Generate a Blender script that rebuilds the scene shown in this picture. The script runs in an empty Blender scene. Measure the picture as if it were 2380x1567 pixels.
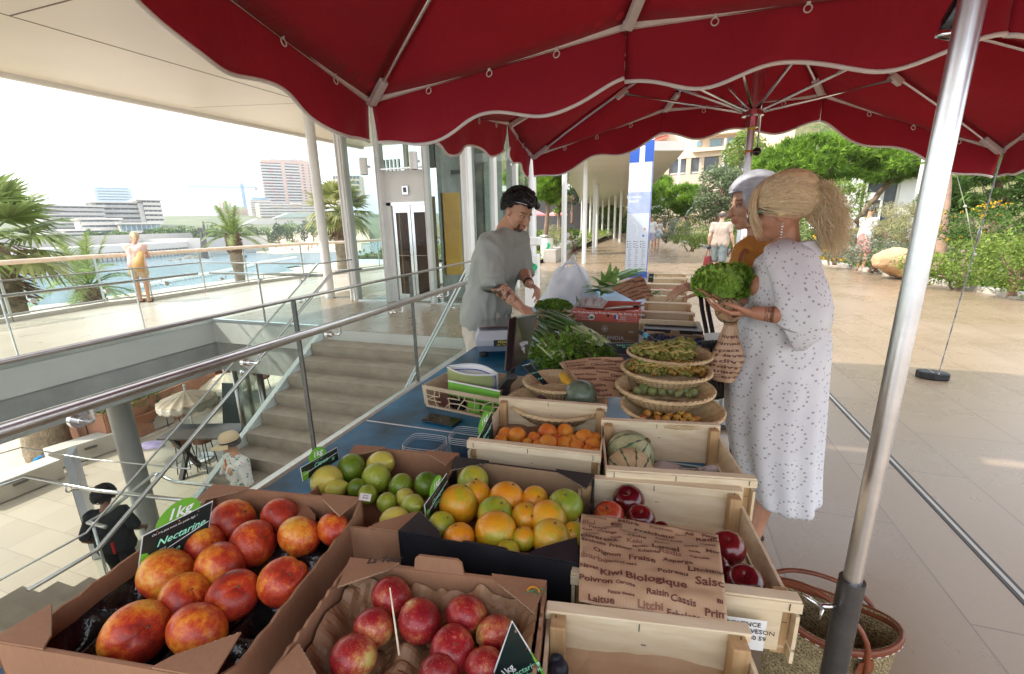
import bpy,bmesh,math,random
from mathutils import Vector,Matrix,noise,Euler
from mathutils.bvhtree import BVHTree
R=math.radians
rnd=random.Random(7)
SC=bpy.context.scene
COL=SC.collection
V=Vector
CW,CHt,CF,CH=2380.,1567.,1030.,1.55
ROLL=R(1.1);PITCH=R(14.4162);YAW=R(18.3696)
def wray(px,py):
 u=(px-CW/2)/CF;v=-(py-CHt/2)/CF
 c,s=math.cos(ROLL),math.sin(ROLL)
 a=u*c+v*s;b=-u*s+v*c
 cp,sp=math.cos(PITCH),math.sin(PITCH)
 f=cp+b*sp;z=-sp+b*cp
 c,s=math.cos(YAW),math.sin(YAW)
 return V((a*c-f*s,a*s+f*c,z))
CAMP=V((0,0,CH))
def PZ(px,py,z=0.):
 d=wray(px,py);return CAMP+d*((z-CH)/d.z)
def PY(px,py,y):
 d=wray(px,py);return CAMP+d*(y/d.y)
def PX(px,py,x):
 d=wray(px,py);return CAMP+d*(x/d.x)
def PD(px,py,dist):
 d=wray(px,py).normalized();return CAMP+d*dist
def FWD():
 return wray(CW/2,CHt/2).normalized()
_F=FWD()
def depth(p):return(V(p)-CAMP).dot(_F)
def psize(p,px):
 return px*depth(p)/CF
cam=bpy.data.objects.new('camera',bpy.data.cameras.new('camera'));COL.objects.link(cam)
cam.data.sensor_fit='HORIZONTAL';cam.data.sensor_width=36.
cam.data.lens=36.*CF/CW
cam.data.clip_start=.02;cam.data.clip_end=6000
cam.location=CAMP
fwd=_F;rgt0=V((math.cos(YAW),math.sin(YAW),0));up0=rgt0.cross(fwd)
rgt=(wray(CW/2+100,CHt/2)-wray(CW/2-100,CHt/2)).normalized();up=rgt.cross(fwd)
cam.matrix_world=Matrix(((rgt.x,up.x,-fwd.x,0),(rgt.y,up.y,-fwd.y,0),(rgt.z,up.z,-fwd.z,CH),(0,0,0,1)))
SC.camera=cam
MW={}
def tag(o,label=None,cat=None,group=None,kind=None):
 if label:o['label']=label
 if cat:o['category']=cat
 if group:o['group']=group
 if kind:o['kind']=kind
 return o
def thing(name,label,cat,loc=(0,0,0),rz=0.,group=None,kind=None):
 o=bpy.data.objects.new(name,None);COL.objects.link(o)
 o.location=loc;o.rotation_euler=(0,0,rz);o.empty_display_size=.1
 MW[o.name]=Matrix.Translation(loc)@Matrix.Rotation(rz,4,'Z')
 return tag(o,label,cat,group,kind)
class MB:
 def __init__(s):s.v=[];s.f=[];s.mi=[];s.cur=0;s.uv=None
 def add(s,vs,fs):
  n=len(s.v);s.v+=[V(x)for x in vs];s.f+=[tuple(i+n for i in f)for f in fs];s.mi+=[s.cur]*len(fs)
  return s
 def box(s,c,d,rz=0.,M=None):
  x,y,z=d[0]/2,d[1]/2,d[2]/2
  vs=[V((a*x,b*y,e*z))for e in(-1,1)for b in(-1,1)for a in(-1,1)]
  if M is None:M=Matrix.Translation(c)@Matrix.Rotation(rz,4,'Z')
  else:M=Matrix.Translation(c)@M
  return s.add([M@q for q in vs],[(0,2,3,1),(4,5,7,6),(0,1,5,4),(2,6,7,3),(0,4,6,2),(1,3,7,5)])
 def bb(s,x0,x1,y0,y1,z0,z1):
  return s.box(((x0+x1)/2,(y0+y1)/2,(z0+z1)/2),(abs(x1-x0),abs(y1-y0),abs(z1-z0)))
 def beam(s,a,b,w,h,upv=(0,0,1)):
  a,b=V(a),V(b);d=(b-a);L=d.length;d.normalize();u=V(upv)
  if abs(d.dot(u))>.99:u=V((0,1,0))
  r=d.cross(u).normalized();u=r.cross(d)
  r*=w/2;u*=h/2
  vs=[a-r-u,a+r-u,a+r+u,a-r+u,b-r-u,b+r-u,b+r+u,b-r+u]
  return s.add(vs,[(0,1,2,3),(7,6,5,4),(0,4,5,1),(1,5,6,2),(2,6,7,3),(3,7,4,0)])
 def tube(s,pts,r,n=10,cap=True,flat=1.):
  pts=[V(p)for p in pts];rs=r if isinstance(r,(list,tuple))else[r]*len(pts)
  rings=[];ref=None
  for i,p in enumerate(pts):
   d=(pts[min(i+1,len(pts)-1)]-pts[max(i-1,0)])
   if d.length<1e-9:d=V((0,0,1))
   d.normalize()
   if ref is None:
    ref=V((0,0,1))if abs(d.z)<.9 else V((1,0,0))
   a=d.cross(ref)
   if a.length<1e-4:a=d.cross(V((.3,.9,.1)))
   a.normalize();b=a.cross(d).normalized();ref=b
   rings.append([p+(a*math.cos(t*2*math.pi/n)*rs[i]+b*math.sin(t*2*math.pi/n)*rs[i]*flat)for t in range(n)])
  vs=[q for rg in rings for q in rg];fs=[]
  for i in range(len(pts)-1):
   for t in range(n):
    fs.append((i*n+t,i*n+(t+1)%n,(i+1)*n+(t+1)%n,(i+1)*n+t))
  if cap:fs.append(tuple(range(n))[::-1]);fs.append(tuple((len(pts)-1)*n+t for t in range(n)))
  return s.add(vs,fs)
 def cyl(s,a,b,r,r2=None,n=16):return s.tube([a,b],[r,r if r2 is None else r2],n)
 def lathe(s,prof,c=(0,0,0),n=24,M=None,sx=1.,sy=1.):
  vs=[];fs=[];c=V(c)
  for(r,z)in prof:
   for t in range(n):
    a=2*math.pi*t/n;q=V((r*math.cos(a)*sx,r*math.sin(a)*sy,z))
    vs.append(c+(M@q if M else q))
  for i in range(len(prof)-1):
   for t in range(n):
    fs.append((i*n+t,i*n+(t+1)%n,(i+1)*n+(t+1)%n,(i+1)*n+t))
  return s.add(vs,fs)
 def ball(s,c,r,n=12,m=8,M=None):
  rr=r if isinstance(r,(list,tuple,Vector))else(r,r,r);c=V(c)
  vs=[V((0,0,-rr[2]))]
  for i in range(1,m):
   p=-math.pi/2+math.pi*i/m
   for t in range(n):
    a=2*math.pi*t/n;vs.append(V((rr[0]*math.cos(p)*math.cos(a),rr[1]*math.cos(p)*math.sin(a),rr[2]*math.sin(p))))
  vs.append(V((0,0,rr[2])));fs=[]
  for t in range(n):fs.append((0,1+(t+1)%n,1+t))
  for i in range(m-2):
   for t in range(n):
    a=1+i*n;fs.append((a+t,a+(t+1)%n,a+n+(t+1)%n,a+n+t))
  a=1+(m-2)*n
  for t in range(n):fs.append((a+t,a+(t+1)%n,len(vs)-1))
  return s.add([c+(M@q if M else q)for q in vs],fs)
 def prism(s,poly,z0,z1):
  n=len(poly);vs=[(p[0],p[1],z0)for p in poly]+[(p[0],p[1],z1)for p in poly]
  return s.add(vs,[tuple(range(n))[::-1],tuple(range(n,2*n))]+[(i,(i+1)%n,n+(i+1)%n,n+i)for i in range(n)])
 def slab(s,pts,nrm,t):
  n=len(pts);d=V(nrm)*t;vs=[V(p)for p in pts]+[V(p)+d for p in pts]
  return s.add(vs,[tuple(range(n))[::-1],tuple(range(n,2*n))]+[(i,(i+1)%n,n+(i+1)%n,n+i)for i in range(n)])
 def grid(s,fn,nu,nv):
  vs=[fn(i/nu,j/nv)for j in range(nv+1)for i in range(nu+1)]
  return s.add(vs,[(j*(nu+1)+i,j*(nu+1)+i+1,(j+1)*(nu+1)+i+1,(j+1)*(nu+1)+i)for j in range(nv)for i in range(nu)])
 def shell(s,fn,nu,nv,t):
  P=[[V(fn(i/nu,j/nv))for i in range(nu+1)]for j in range(nv+1)]
  def nr(i,j):
   a=P[j][min(i+1,nu)]-P[j][max(i-1,0)];b=P[min(j+1,nv)][i]-P[max(j-1,0)][i]
   q=a.cross(b);return q.normalized()if q.length>1e-12 else V((0,0,1))
  A=[P[j][i]for j in range(nv+1)for i in range(nu+1)];B=[P[j][i]-nr(i,j)*t for j in range(nv+1)for i in range(nu+1)]
  m=len(A);w=nu+1;fs=[]
  for j in range(nv):
   for i in range(nu):
    a,b,c,d=j*w+i,j*w+i+1,(j+1)*w+i+1,(j+1)*w+i
    fs+=[(a,b,c,d),(m+d,m+c,m+b,m+a)]
  for i in range(nu):fs+=[(i+1,i,m+i,m+i+1),(nv*w+i,nv*w+i+1,m+nv*w+i+1,m+nv*w+i)]
  for j in range(nv):fs+=[(j*w,(j+1)*w,m+(j+1)*w,m+j*w),((j+1)*w+nu,j*w+nu,m+j*w+nu,m+(j+1)*w+nu)]
  return s.add(A+B,fs)
def obj(name,mb,mat,parent=None,smooth=False,bevel=0.,angle=None):
 """link ONE mesh object; vertices are given in world space"""
 me=bpy.data.meshes.new(name)
 if isinstance(mb,MB):
  if parent is not None:inv=MW[parent.name].inverted();vs=[inv@q for q in mb.v]
  else:vs=mb.v
  me.from_pydata(vs,[],mb.f)
  mats=mat if isinstance(mat,(list,tuple))else[mat]
  for m in mats:me.materials.append(m)
  if len(mats)>1:me.polygons.foreach_set('material_index',mb.mi)
 else:
  me=mb
  if parent is not None:me.transform(MW[parent.name].inverted())
  me.materials.clear()
  for m in(mat if isinstance(mat,(list,tuple))else[mat]):me.materials.append(m)
 o=bpy.data.objects.new(name,me);COL.objects.link(o)
 if parent is not None:o.parent=parent;MW[o.name]=MW[parent.name].copy()
 else:MW[o.name]=Matrix.Identity(4)
 if smooth:
  me.polygons.foreach_set('use_smooth',[True]*len(me.polygons))
  if angle:me.set_sharp_from_angle(angle=R(angle))
 if bevel:
  b=o.modifiers.new('bevel','BEVEL');b.width=bevel;b.segments=2;b.limit_method='ANGLE';b.harden_normals=False
 me.update()
 return o
def top(name,mb,mat,label,cat,group=None,origin=None,**k):
 """a thing that is one mesh; its origin is put at its own base"""
 if isinstance(mb,MB)and origin is None and mb.v:
  xs=[q.x for q in mb.v];ys=[q.y for q in mb.v]
  origin=V(((min(xs)+max(xs))/2,(min(ys)+max(ys))/2,min(q.z for q in mb.v)))
 if isinstance(mb,MB):
  mb.v=[q-V(origin)for q in mb.v]
 o=obj(name,mb,mat,None,**k)
 if origin is not None:o.location=origin;MW[o.name]=Matrix.Translation(origin)
 return tag(o,label,cat,group)
def struct(name,mb,mat,**k):
 o=obj(name,mb,mat,None,**k);o['kind']='structure';return o
def kids(o):return[c for c in bpy.data.objects if c.parent==o]
def copy_tree(o,parent=None):
 c=o.copy();COL.objects.link(c);c.parent=parent
 for ch in KIDS(o):copy_tree(ch,c)
 return c
def KIDS(o):return list(o.children)
MAT={}
def ng(name):
 m=bpy.data.materials.new(name);m.use_nodes=True;MAT[name]=m
 nt=m.node_tree;return m,nt,nt.nodes['Principled BSDF']
def N(nt,t,**k):
 n=nt.nodes.new(t)
 for a,b in k.items():
  if a=='inp':
   for i,v in b.items():n.inputs[i].default_value=v
  else:setattr(n,a,b)
 return n
def C4(c):return(c[0],c[1],c[2],1.)
def ramp(nt,stops,fac):
 r=N(nt,'ShaderNodeValToRGB');e=r.color_ramp.elements
 while len(e)<len(stops):e.new(.5)
 for i,(p,c)in enumerate(stops):e[i].position=p;e[i].color=C4(c)
 nt.links.new(fac,r.inputs[0]);return r.outputs[0]
def coord(nt,kind='Object',scale=(1,1,1),rot=(0,0,0),off=True):
 tc=N(nt,'ShaderNodeTexCoord');mp=N(nt,'ShaderNodeMapping')
 mp.inputs['Scale'].default_value=scale;mp.inputs['Rotation'].default_value=rot
 nt.links.new(tc.outputs[kind],mp.inputs[0]);return mp.outputs[0]
def noise_n(nt,vec,scale,detail=4,rough=.5):
 n=N(nt,'ShaderNodeTexNoise');n.inputs['Scale'].default_value=scale;n.inputs['Detail'].default_value=detail
 n.inputs['Roughness'].default_value=rough;nt.links.new(vec,n.inputs['Vector']);return n.outputs[0]
def mixc(nt,fac,a,b,mode='MIX'):
 m=N(nt,'ShaderNodeMix',data_type='RGBA',blend_type=mode)
 for i,q in((0,fac),(6,a),(7,b)):
  if isinstance(q,(int,float)):m.inputs[i].default_value=q
  elif isinstance(q,(tuple,list)):m.inputs[i].default_value=C4(q)
  else:nt.links.new(q,m.inputs[i])
 return m.outputs[2]
def bump(nt,p,h,strength=.3,dist=.01):
 b=N(nt,'ShaderNodeBump');b.inputs['Strength'].default_value=strength;b.inputs['Distance'].default_value=dist
 nt.links.new(h,b.inputs['Height']);nt.links.new(b.outputs[0],p.inputs['Normal'])
def mat(name,col,rough=.6,metal=0.,var=.15,scale=6.,bmp=0.,bscale=40.,bdist=.004,spec=.5,kind='Object',trans=0.,sheen=0.,rnd_obj=0.,coat=0.):
 if name in MAT:return MAT[name]
 m,nt,p=ng(name)
 p.inputs['Roughness'].default_value=rough;p.inputs['Metallic'].default_value=metal
 p.inputs['Specular IOR Level'].default_value=spec
 vec=coord(nt,kind)
 n=noise_n(nt,vec,scale,5,.6)
 dk=tuple(c*(1-var)for c in col);lt=tuple(min(1,c*(1+var))for c in col)
 c=ramp(nt,[(.3,dk),(.7,lt)],n)
 if rnd_obj:
  oi=N(nt,'ShaderNodeObjectInfo');hs=N(nt,'ShaderNodeHueSaturation')
  mr=N(nt,'ShaderNodeMapRange');mr.inputs[3].default_value=1-rnd_obj;mr.inputs[4].default_value=1+rnd_obj
  nt.links.new(oi.outputs['Random'],mr.inputs[0]);nt.links.new(mr.outputs[0],hs.inputs['Value']);nt.links.new(c,hs.inputs['Color']);c=hs.outputs[0]
 nt.links.new(c,p.inputs['Base Color'])
 if bmp:
  bump(nt,p,noise_n(nt,vec,bscale,4,.6),bmp,bdist)
 if sheen:p.inputs['Sheen Weight'].default_value=sheen
 if coat:p.inputs['Coat Weight'].default_value=coat;p.inputs['Coat Roughness'].default_value=.15
 if trans:
  tr=N(nt,'ShaderNodeBsdfTranslucent');nt.links.new(c,tr.inputs[0])
  mx=N(nt,'ShaderNodeMixShader');mx.inputs[0].default_value=trans
  nt.links.new(p.outputs[0],mx.inputs[1]);nt.links.new(tr.outputs[0],mx.inputs[2])
  nt.links.new(mx.outputs[0],nt.nodes['Material Output'].inputs[0])
 return m
def glass(name,tint=(.9,.95,.94),refl=.12,rough=.0):
 """thin clear pane: mostly transparent with a Fresnel reflection"""
 m,nt,p=ng(name)
 tr=N(nt,'ShaderNodeBsdfTransparent');tr.inputs[0].default_value=C4(tint)
 gl=N(nt,'ShaderNodeBsdfGlossy');gl.inputs['Roughness'].default_value=rough
 lw=N(nt,'ShaderNodeLayerWeight');lw.inputs[0].default_value=refl
 ge=N(nt,'ShaderNodeNewGeometry');iv=N(nt,'ShaderNodeMath',operation='SUBTRACT');iv.inputs[0].default_value=1.;nt.links.new(ge.outputs['Backfacing'],iv.inputs[1])
 ml=N(nt,'ShaderNodeMath',operation='MULTIPLY');nt.links.new(lw.outputs['Fresnel'],ml.inputs[0]);nt.links.new(iv.outputs[0],ml.inputs[1])
 mx=N(nt,'ShaderNodeMixShader');nt.links.new(ml.outputs[0],mx.inputs[0])
 nt.links.new(tr.outputs[0],mx.inputs[1]);nt.links.new(gl.outputs[0],mx.inputs[2])
 nt.links.new(mx.outputs[0],nt.nodes['Material Output'].inputs[0])
 return m
FONT_CACHE={}
def text_mesh(s,size=1.,align='CENTER',bold=0.,shear=0.,res=2,sub=0.):
 """flat text in the xy plane as (verts, faces)"""
 key=(s,align,bold,shear,res)
 if key not in FONT_CACHE:
  cu=bpy.data.curves.new('writing','FONT');cu.body=s;cu.size=1.;cu.align_x=align;cu.align_y='CENTER'
  cu.resolution_u=res;cu.offset=bold;cu.shear=shear
  o=bpy.data.objects.new('writing',cu);COL.objects.link(o)
  dg=bpy.context.evaluated_depsgraph_get();dg.update()
  me=bpy.data.meshes.new_from_object(o.evaluated_get(dg))
  FONT_CACHE[key]=([v.co.copy()for v in me.vertices],[tuple(p.vertices)for p in me.polygons])
  bpy.data.objects.remove(o);bpy.data.curves.remove(cu);bpy.data.meshes.remove(me)
 vs,fs=FONT_CACHE[key]
 return[q*size for q in vs],fs
def add_text(mb,s,origin,xdir,ydir,size,lift=.0006,**k):
 vs,fs=text_mesh(s,size,**k);x=V(xdir).normalized();y=V(ydir).normalized();n=x.cross(y)
 mb.add([V(origin)+x*q.x+y*q.y+n*lift for q in vs],fs)
 return mb
def fnoise(p,s=1.):return noise.noise(V(p)*s)
world=bpy.data.worlds.new("World");SC.world=world;world.use_nodes=True
wn=world.node_tree;bg=wn.nodes['Background']
sky=wn.nodes.new('ShaderNodeTexSky');sky.sky_type='NISHITA';sky.sun_disc=False
SUN_EL=R(45);SUN_DIR=V((-.80,-.42,0)).normalized()*math.cos(SUN_EL)+V((0,0,math.sin(SUN_EL)))
sky.sun_elevation=SUN_EL
sky.sun_rotation=math.atan2(SUN_DIR.x,SUN_DIR.y)
sky.air_density=1.3;sky.dust_density=2.0;sky.ozone_density=1.2;sky.altitude=20
mxw=wn.nodes.new('ShaderNodeMix');mxw.data_type='RGBA';mxw.inputs[0].default_value=.65
wn.links.new(sky.outputs[0],mxw.inputs[6]);mxw.inputs[7].default_value=(8.4,8.6,8.9,1)
wn.links.new(mxw.outputs[2],bg.inputs[0]);bg.inputs[1].default_value=.15
sl=bpy.data.lights.new('sun','SUN');sl.energy=2.6;sl.angle=R(1.2);sl.color=(1,.95,.87)
so=bpy.data.objects.new('sun',sl);COL.objects.link(so);so.rotation_euler=SUN_DIR.to_track_quat('Z','Y').to_euler();so.location=(0,0,30)
SC.view_settings.view_transform='Standard';SC.view_settings.look='None';SC.view_settings.exposure=1.2;SC.view_settings.gamma=1.
SC.cycles.max_bounces=7;SC.cycles.transparent_max_bounces=24;SC.cycles.diffuse_bounces=3;SC.cycles.glossy_bounces=3
SC.cycles.caustics_reflective=False;SC.cycles.caustics_refractive=False;SC.cycles.use_denoising=True
try:SC.cycles.denoiser='OPENIMAGEDENOISE'
except Exception:pass
SC.cycles.sample_clamp_indirect=6.
def paving(name,c1,c2,sx,sy,rough=.35,joint=.012,rz=0.,jcol=.6):
 m,nt,p=ng(name)
 vec=coord(nt,'Object',rot=(0,0,rz))
 br=N(nt,'ShaderNodeTexBrick');nt.links.new(vec,br.inputs['Vector'])
 br.inputs['Scale'].default_value=1.;br.inputs['Brick Width'].default_value=sx;br.inputs['Row Height'].default_value=sy
 br.inputs['Mortar Size'].default_value=joint/2;br.inputs['Mortar Smooth'].default_value=.1
 br.inputs['Color1'].default_value=C4(c1);br.inputs['Color2'].default_value=C4(c2)
 br.inputs['Mortar'].default_value=C4(tuple(c*jcol for c in c1));br.inputs['Bias'].default_value=0.
 n=noise_n(nt,vec,1.1,7,.65);n2=noise_n(nt,vec,30,4,.7)
 c=mixc(nt,1.,br.outputs[0],ramp(nt,[(.3,(.92,.915,.905)),(.72,(1.04,1.04,1.04))],n),'MULTIPLY')
 c=mixc(nt,.35,c,ramp(nt,[(.3,(.88,.87,.85)),(.7,(1.06,1.06,1.06))],n2),'MULTIPLY')
 nt.links.new(c,p.inputs['Base Color'])
 r=ramp(nt,[(.3,(rough*.8,)*3),(.75,(rough*1.5,)*3)],n);nt.links.new(r,p.inputs['Roughness'])
 bump(nt,p,n2,.12,.002)
 return m
M_PAVE=paving('cream_limestone_paving',(.305,.222,.150),(.272,.195,.128),1.25,.62,.26,.009,R(90))
M_PAVE2=paving('lower_stone_paving',(.42,.35,.26),(.37,.305,.225),.95,.6,.5,.01)
M_DECK=paving('white_terrace_paving',(.53,.455,.37),(.49,.42,.34),1.5,.75,.28,.006,R(90))
M_STEP=mat('grey_stone_steps',(.31,.25,.19),.6,var=.18,scale=5,bmp=.2,bscale=60)
M_STEP2=mat('tan_stone_steps',(.40,.33,.25),.6,var=.12,scale=4,bmp=.2,bscale=60)
M_SOFFIT=mat('cream_soffit_panel',(.80,.75,.66),.35,var=.05,scale=.6)
M_WHITE=mat('white_painted_metal',(.74,.73,.69),.35,var=.04,scale=3)
M_ALU=mat('brushed_aluminium',(.72,.73,.74),.28,1.,var=.08,scale=30)
M_STEEL=mat('stainless_steel',(.5,.48,.46),.3,1.,var=.12,scale=18)
M_CHROME=mat('polished_steel',(.7,.7,.7),.16,1.,var=.05,scale=8)
M_DARKST=mat('dark_anodised_steel',(.13,.13,.13),.38,.8,var=.2,scale=25)
M_CONC=mat('grey_beam_concrete',(.34,.325,.30),.75,var=.2,scale=2.2,bmp=.25,bscale=25)
M_CONCP=mat('pale_concrete',(.52,.48,.42),.75,var=.14,scale=2.5,bmp=.2,bscale=30)
M_PAINTC=mat('pale_painted_beam',(.55,.53,.49),.5,var=.08,scale=1.5)
M_COLUMN=mat('grey_painted_column',(.36,.355,.34),.5,var=.08,scale=1.5)
M_GLASS=glass('balustrade_glass',(.92,.955,.945),.17)
M_GLASSB=glass('building_glass',(.88,.92,.91),.22)
M_SAND=mat('beach_gravel',(.60,.50,.38),.9,var=.22,scale=9,bmp=.8,bscale=22,bdist=.03)
M_SAND2=mat('far_beach_sand',(.62,.50,.36),.9,var=.1,scale=.3)
M_CORTEN=mat('rusty_steel_planter',(.42,.20,.12),.6,var=.25,scale=3)
M_TERRA=mat('terracotta_pot',(.42,.18,.10),.7,var=.15,scale=4)
M_WOODCR=None
def wood(name,c1,c2,scale=1.,stretch=(1,14,14),rough=.6):
 m,nt,p=ng(name)
 vec=coord(nt,'Object',scale=stretch)
 oi=N(nt,'ShaderNodeObjectInfo');ad=N(nt,'ShaderNodeVectorMath',operation='ADD');nt.links.new(vec,ad.inputs[0])
 sc=N(nt,'ShaderNodeMath',operation='MULTIPLY');sc.inputs[1].default_value=37.;nt.links.new(oi.outputs['Random'],sc.inputs[0]);nt.links.new(sc.outputs[0],ad.inputs[1])
 n=noise_n(nt,ad.outputs[0],6*scale,8,.65)
 w=N(nt,'ShaderNodeTexWave',wave_type='RINGS');w.inputs['Scale'].default_value=.9*scale;w.inputs['Distortion'].default_value=7;w.inputs['Detail'].default_value=4
 nt.links.new(ad.outputs[0],w.inputs['Vector'])
 c=ramp(nt,[(.25,c2),(.6,c1)],n);c=mixc(nt,.35,c,ramp(nt,[(0,c2),(1,c1)],w.outputs[0]))
 big=noise_n(nt,coord(nt,'Object'),3.5,3,.5);c=mixc(nt,ramp(nt,[(.55,(0,)*3),(.75,(.55,)*3)],big),c,tuple(q*.82 for q in c2))
 nt.links.new(c,p.inputs['Base Color']);p.inputs['Roughness'].default_value=rough
 bump(nt,p,n,.25,.002)
 return m
M_POPLAR=wood('poplar_crate_wood',(.82,.70,.50),(.68,.53,.33))
M_PINE=wood('pine_corner_post',(.56,.37,.19),(.40,.23,.10),1.4,(16,16,1))
M_PLY=wood('plywood_tray',(.66,.52,.36),(.55,.41,.26),.8)
M_OLDWOOD=wood('handrail_timber',(.80,.66,.52),(.66,.52,.38),.5,(3,3,3),.35)
def cardboard(name,c,dark=.8):
 m,nt,p=ng(name);vec=coord(nt,'Object')
 n=noise_n(nt,vec,7,6,.6);n2=noise_n(nt,coord(nt,'Object',scale=(1,1,.2)),160,2,.5)
 cc=ramp(nt,[(.25,tuple(q*dark for q in c)),(.7,c)],n)
 cc=mixc(nt,.25,cc,ramp(nt,[(.35,(.75,)*3),(.65,(1.1,)*3)],n2),'MULTIPLY')
 nt.links.new(cc,p.inputs['Base Color']);p.inputs['Roughness'].default_value=.75;bump(nt,p,n2,.12,.001);return m
M_CARD=cardboard('brown_cardboard',(.37,.19,.105))
M_CARD2=cardboard('kraft_cardboard',(.36,.235,.135))
M_CARDE=cardboard('cardboard_cut_edge',(.46,.33,.2),.5)
M_CARDK=mat('black_printed_cardboard',(.018,.018,.022),.42,var=.3,scale=20)
M_CARDR=mat('red_printed_cardboard',(.62,.12,.08),.5,var=.08,scale=5)
M_BLACKPL=mat('glossy_black_tray',(.012,.012,.013),.12,var=.2,scale=10,bmp=.5,bscale=22,bdist=.01)
M_BLACK=mat('matt_black',(.02,.02,.022),.5,var=.2)
M_BLACKG=mat('black_gloss_plastic',(.015,.015,.017),.14,var=.2)
M_SLATE=mat('chalkboard_black',(.012,.022,.02),.3,var=.3)
M_GREENCARD=mat('bright_green_card',(.16,.45,.04),.4,var=.04)
M_CHALK=mat('chalk_mint',(.35,.85,.6),.8,var=.05)
M_WHITEP=mat('white_print',(.85,.86,.85),.5,var=.02)
M_LAMI=mat('white_card_edge',(.75,.78,.78),.3,var=.03)
M_INK=mat('brown_ink',(.13,.045,.03),.6,var=.1)
M_INKL=mat('faded_brown_ink',(.24,.11,.07),.6,var=.1)
M_INKK=mat('black_ink',(.03,.03,.03),.6,var=.1)
M_KRAFT=None
def kraft():
 m,nt,p=ng('kraft_paper_bag');vec=coord(nt,'UV')
 n=noise_n(nt,coord(nt,'Object'),9,5,.6)
 w=N(nt,'ShaderNodeTexWave',wave_type='BANDS',bands_direction='X');w.inputs['Scale'].default_value=60;nt.links.new(coord(nt,'Object'),w.inputs[0])
 c=ramp(nt,[(.3,(.40,.25,.15)),(.7,(.50,.33,.20))],n);c=mixc(nt,.18,c,ramp(nt,[(0,(.8,)*3),(1,(1.1,)*3)],w.outputs[0]),'MULTIPLY')
 nt.links.new(c,p.inputs['Base Color']);p.inputs['Roughness'].default_value=.42;bump(nt,p,n,.3,.01);return m
M_KRAFT=kraft()
M_PAPER=mat('white_paper',(.72,.66,.66),.6,var=.04,bmp=.2,bscale=12,bdist=.01)
def fabric(name,col,trans=.3,rough=.85,var=.06,weave=700,folds=0.):
 m=mat(name,col,rough,var=var,scale=3,trans=trans,sheen=.1,spec=.2)
 nt=m.node_tree;p=nt.nodes['Principled BSDF']
 if folds:
  bump(nt,p,noise_n(nt,coord(nt,'Object',scale=(1,1,.5)),folds,4,.6),.7,.03)
 return m
M_RED=fabric('red_canvas',(.44,.026,.048),.22,folds=5)
M_TRIM=mat('white_webbing_trim',(.86,.85,.84),.6,var=.05,bmp=.3,bscale=300,bdist=.001)
M_VINYL=mat('white_vinyl_sleeve',(.75,.75,.76),.3,var=.05)
def foliage(name,dark,light,trans=.35,scale=3.):
 m,nt,p=ng(name)
 n=noise_n(nt,coord(nt,'Object'),scale,4,.6);oi=N(nt,'ShaderNodeTexWhiteNoise');geo=N(nt,'ShaderNodeNewGeometry')
 c=ramp(nt,[(.3,dark),(.5,tuple((a+b)/2 for a,b in zip(dark,light))),(.72,light)],n)
 hs=N(nt,'ShaderNodeHueSaturation');mr=N(nt,'ShaderNodeMapRange');mr.inputs[3].default_value=.65;mr.inputs[4].default_value=1.35
 nt.links.new(geo.outputs['Random Per Island'],mr.inputs[0]);nt.links.new(mr.outputs[0],hs.inputs['Value']);nt.links.new(c,hs.inputs['Color']);c=hs.outputs[0]
 nt.links.new(c,p.inputs['Base Color']);p.inputs['Roughness'].default_value=.55;p.inputs['Specular IOR Level'].default_value=.3
 tr=N(nt,'ShaderNodeBsdfTranslucent');nt.links.new(c,tr.inputs[0]);mx=N(nt,'ShaderNodeMixShader');mx.inputs[0].default_value=trans
 nt.links.new(p.outputs[0],mx.inputs[1]);nt.links.new(tr.outputs[0],mx.inputs[2]);nt.links.new(mx.outputs[0],nt.nodes['Material Output'].inputs[0])
 return m
M_PINEF=foliage('pine_foliage',(.10,.20,.02),(.26,.42,.04),scale=1.2)
M_OLIVE=foliage('olive_foliage',(.10,.14,.06),(.26,.32,.17),scale=1.5)
M_BUSH=foliage('bush_foliage',(.05,.11,.02),(.16,.26,.05),scale=1.5)
M_BUSHL=foliage('light_bush_foliage',(.13,.2,.03),(.30,.40,.08),scale=1.5)
M_SILVER=foliage('silver_bush_foliage',(.16,.19,.13),(.42,.44,.34),scale=2)
M_DRY=foliage('dry_shrub_foliage',(.22,.22,.10),(.52,.48,.28),scale=2)
M_FARTREE=foliage('far_tree_foliage',(.09,.15,.04),(.22,.32,.10),scale=.12)
M_FARDARK=foliage('far_dark_foliage',(.05,.08,.035),(.11,.16,.07),scale=.12)
M_PALM=foliage('palm_frond',(.13,.19,.05),(.34,.42,.15),scale=1.)
M_PALM2=foliage('dry_palm_frond',(.20,.24,.07),(.46,.44,.18),scale=1.)
M_BARK=mat('brown_bark',(.24,.16,.11),.9,var=.4,scale=9,bmp=.8,bscale=20,bdist=.03)
M_PALMBARK=mat('palm_trunk_bark',(.34,.26,.18),.9,var=.35,scale=5,bmp=1.,bscale=14,bdist=.05)
M_YEL=foliage('yellow_petals',(.7,.38,.01),(.85,.55,.02));M_WHT=foliage('white_petals',(.7,.7,.68),(.85,.85,.83));M_PINKF=foliage('pink_petals',(.7,.35,.45),(.8,.5,.6))
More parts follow.
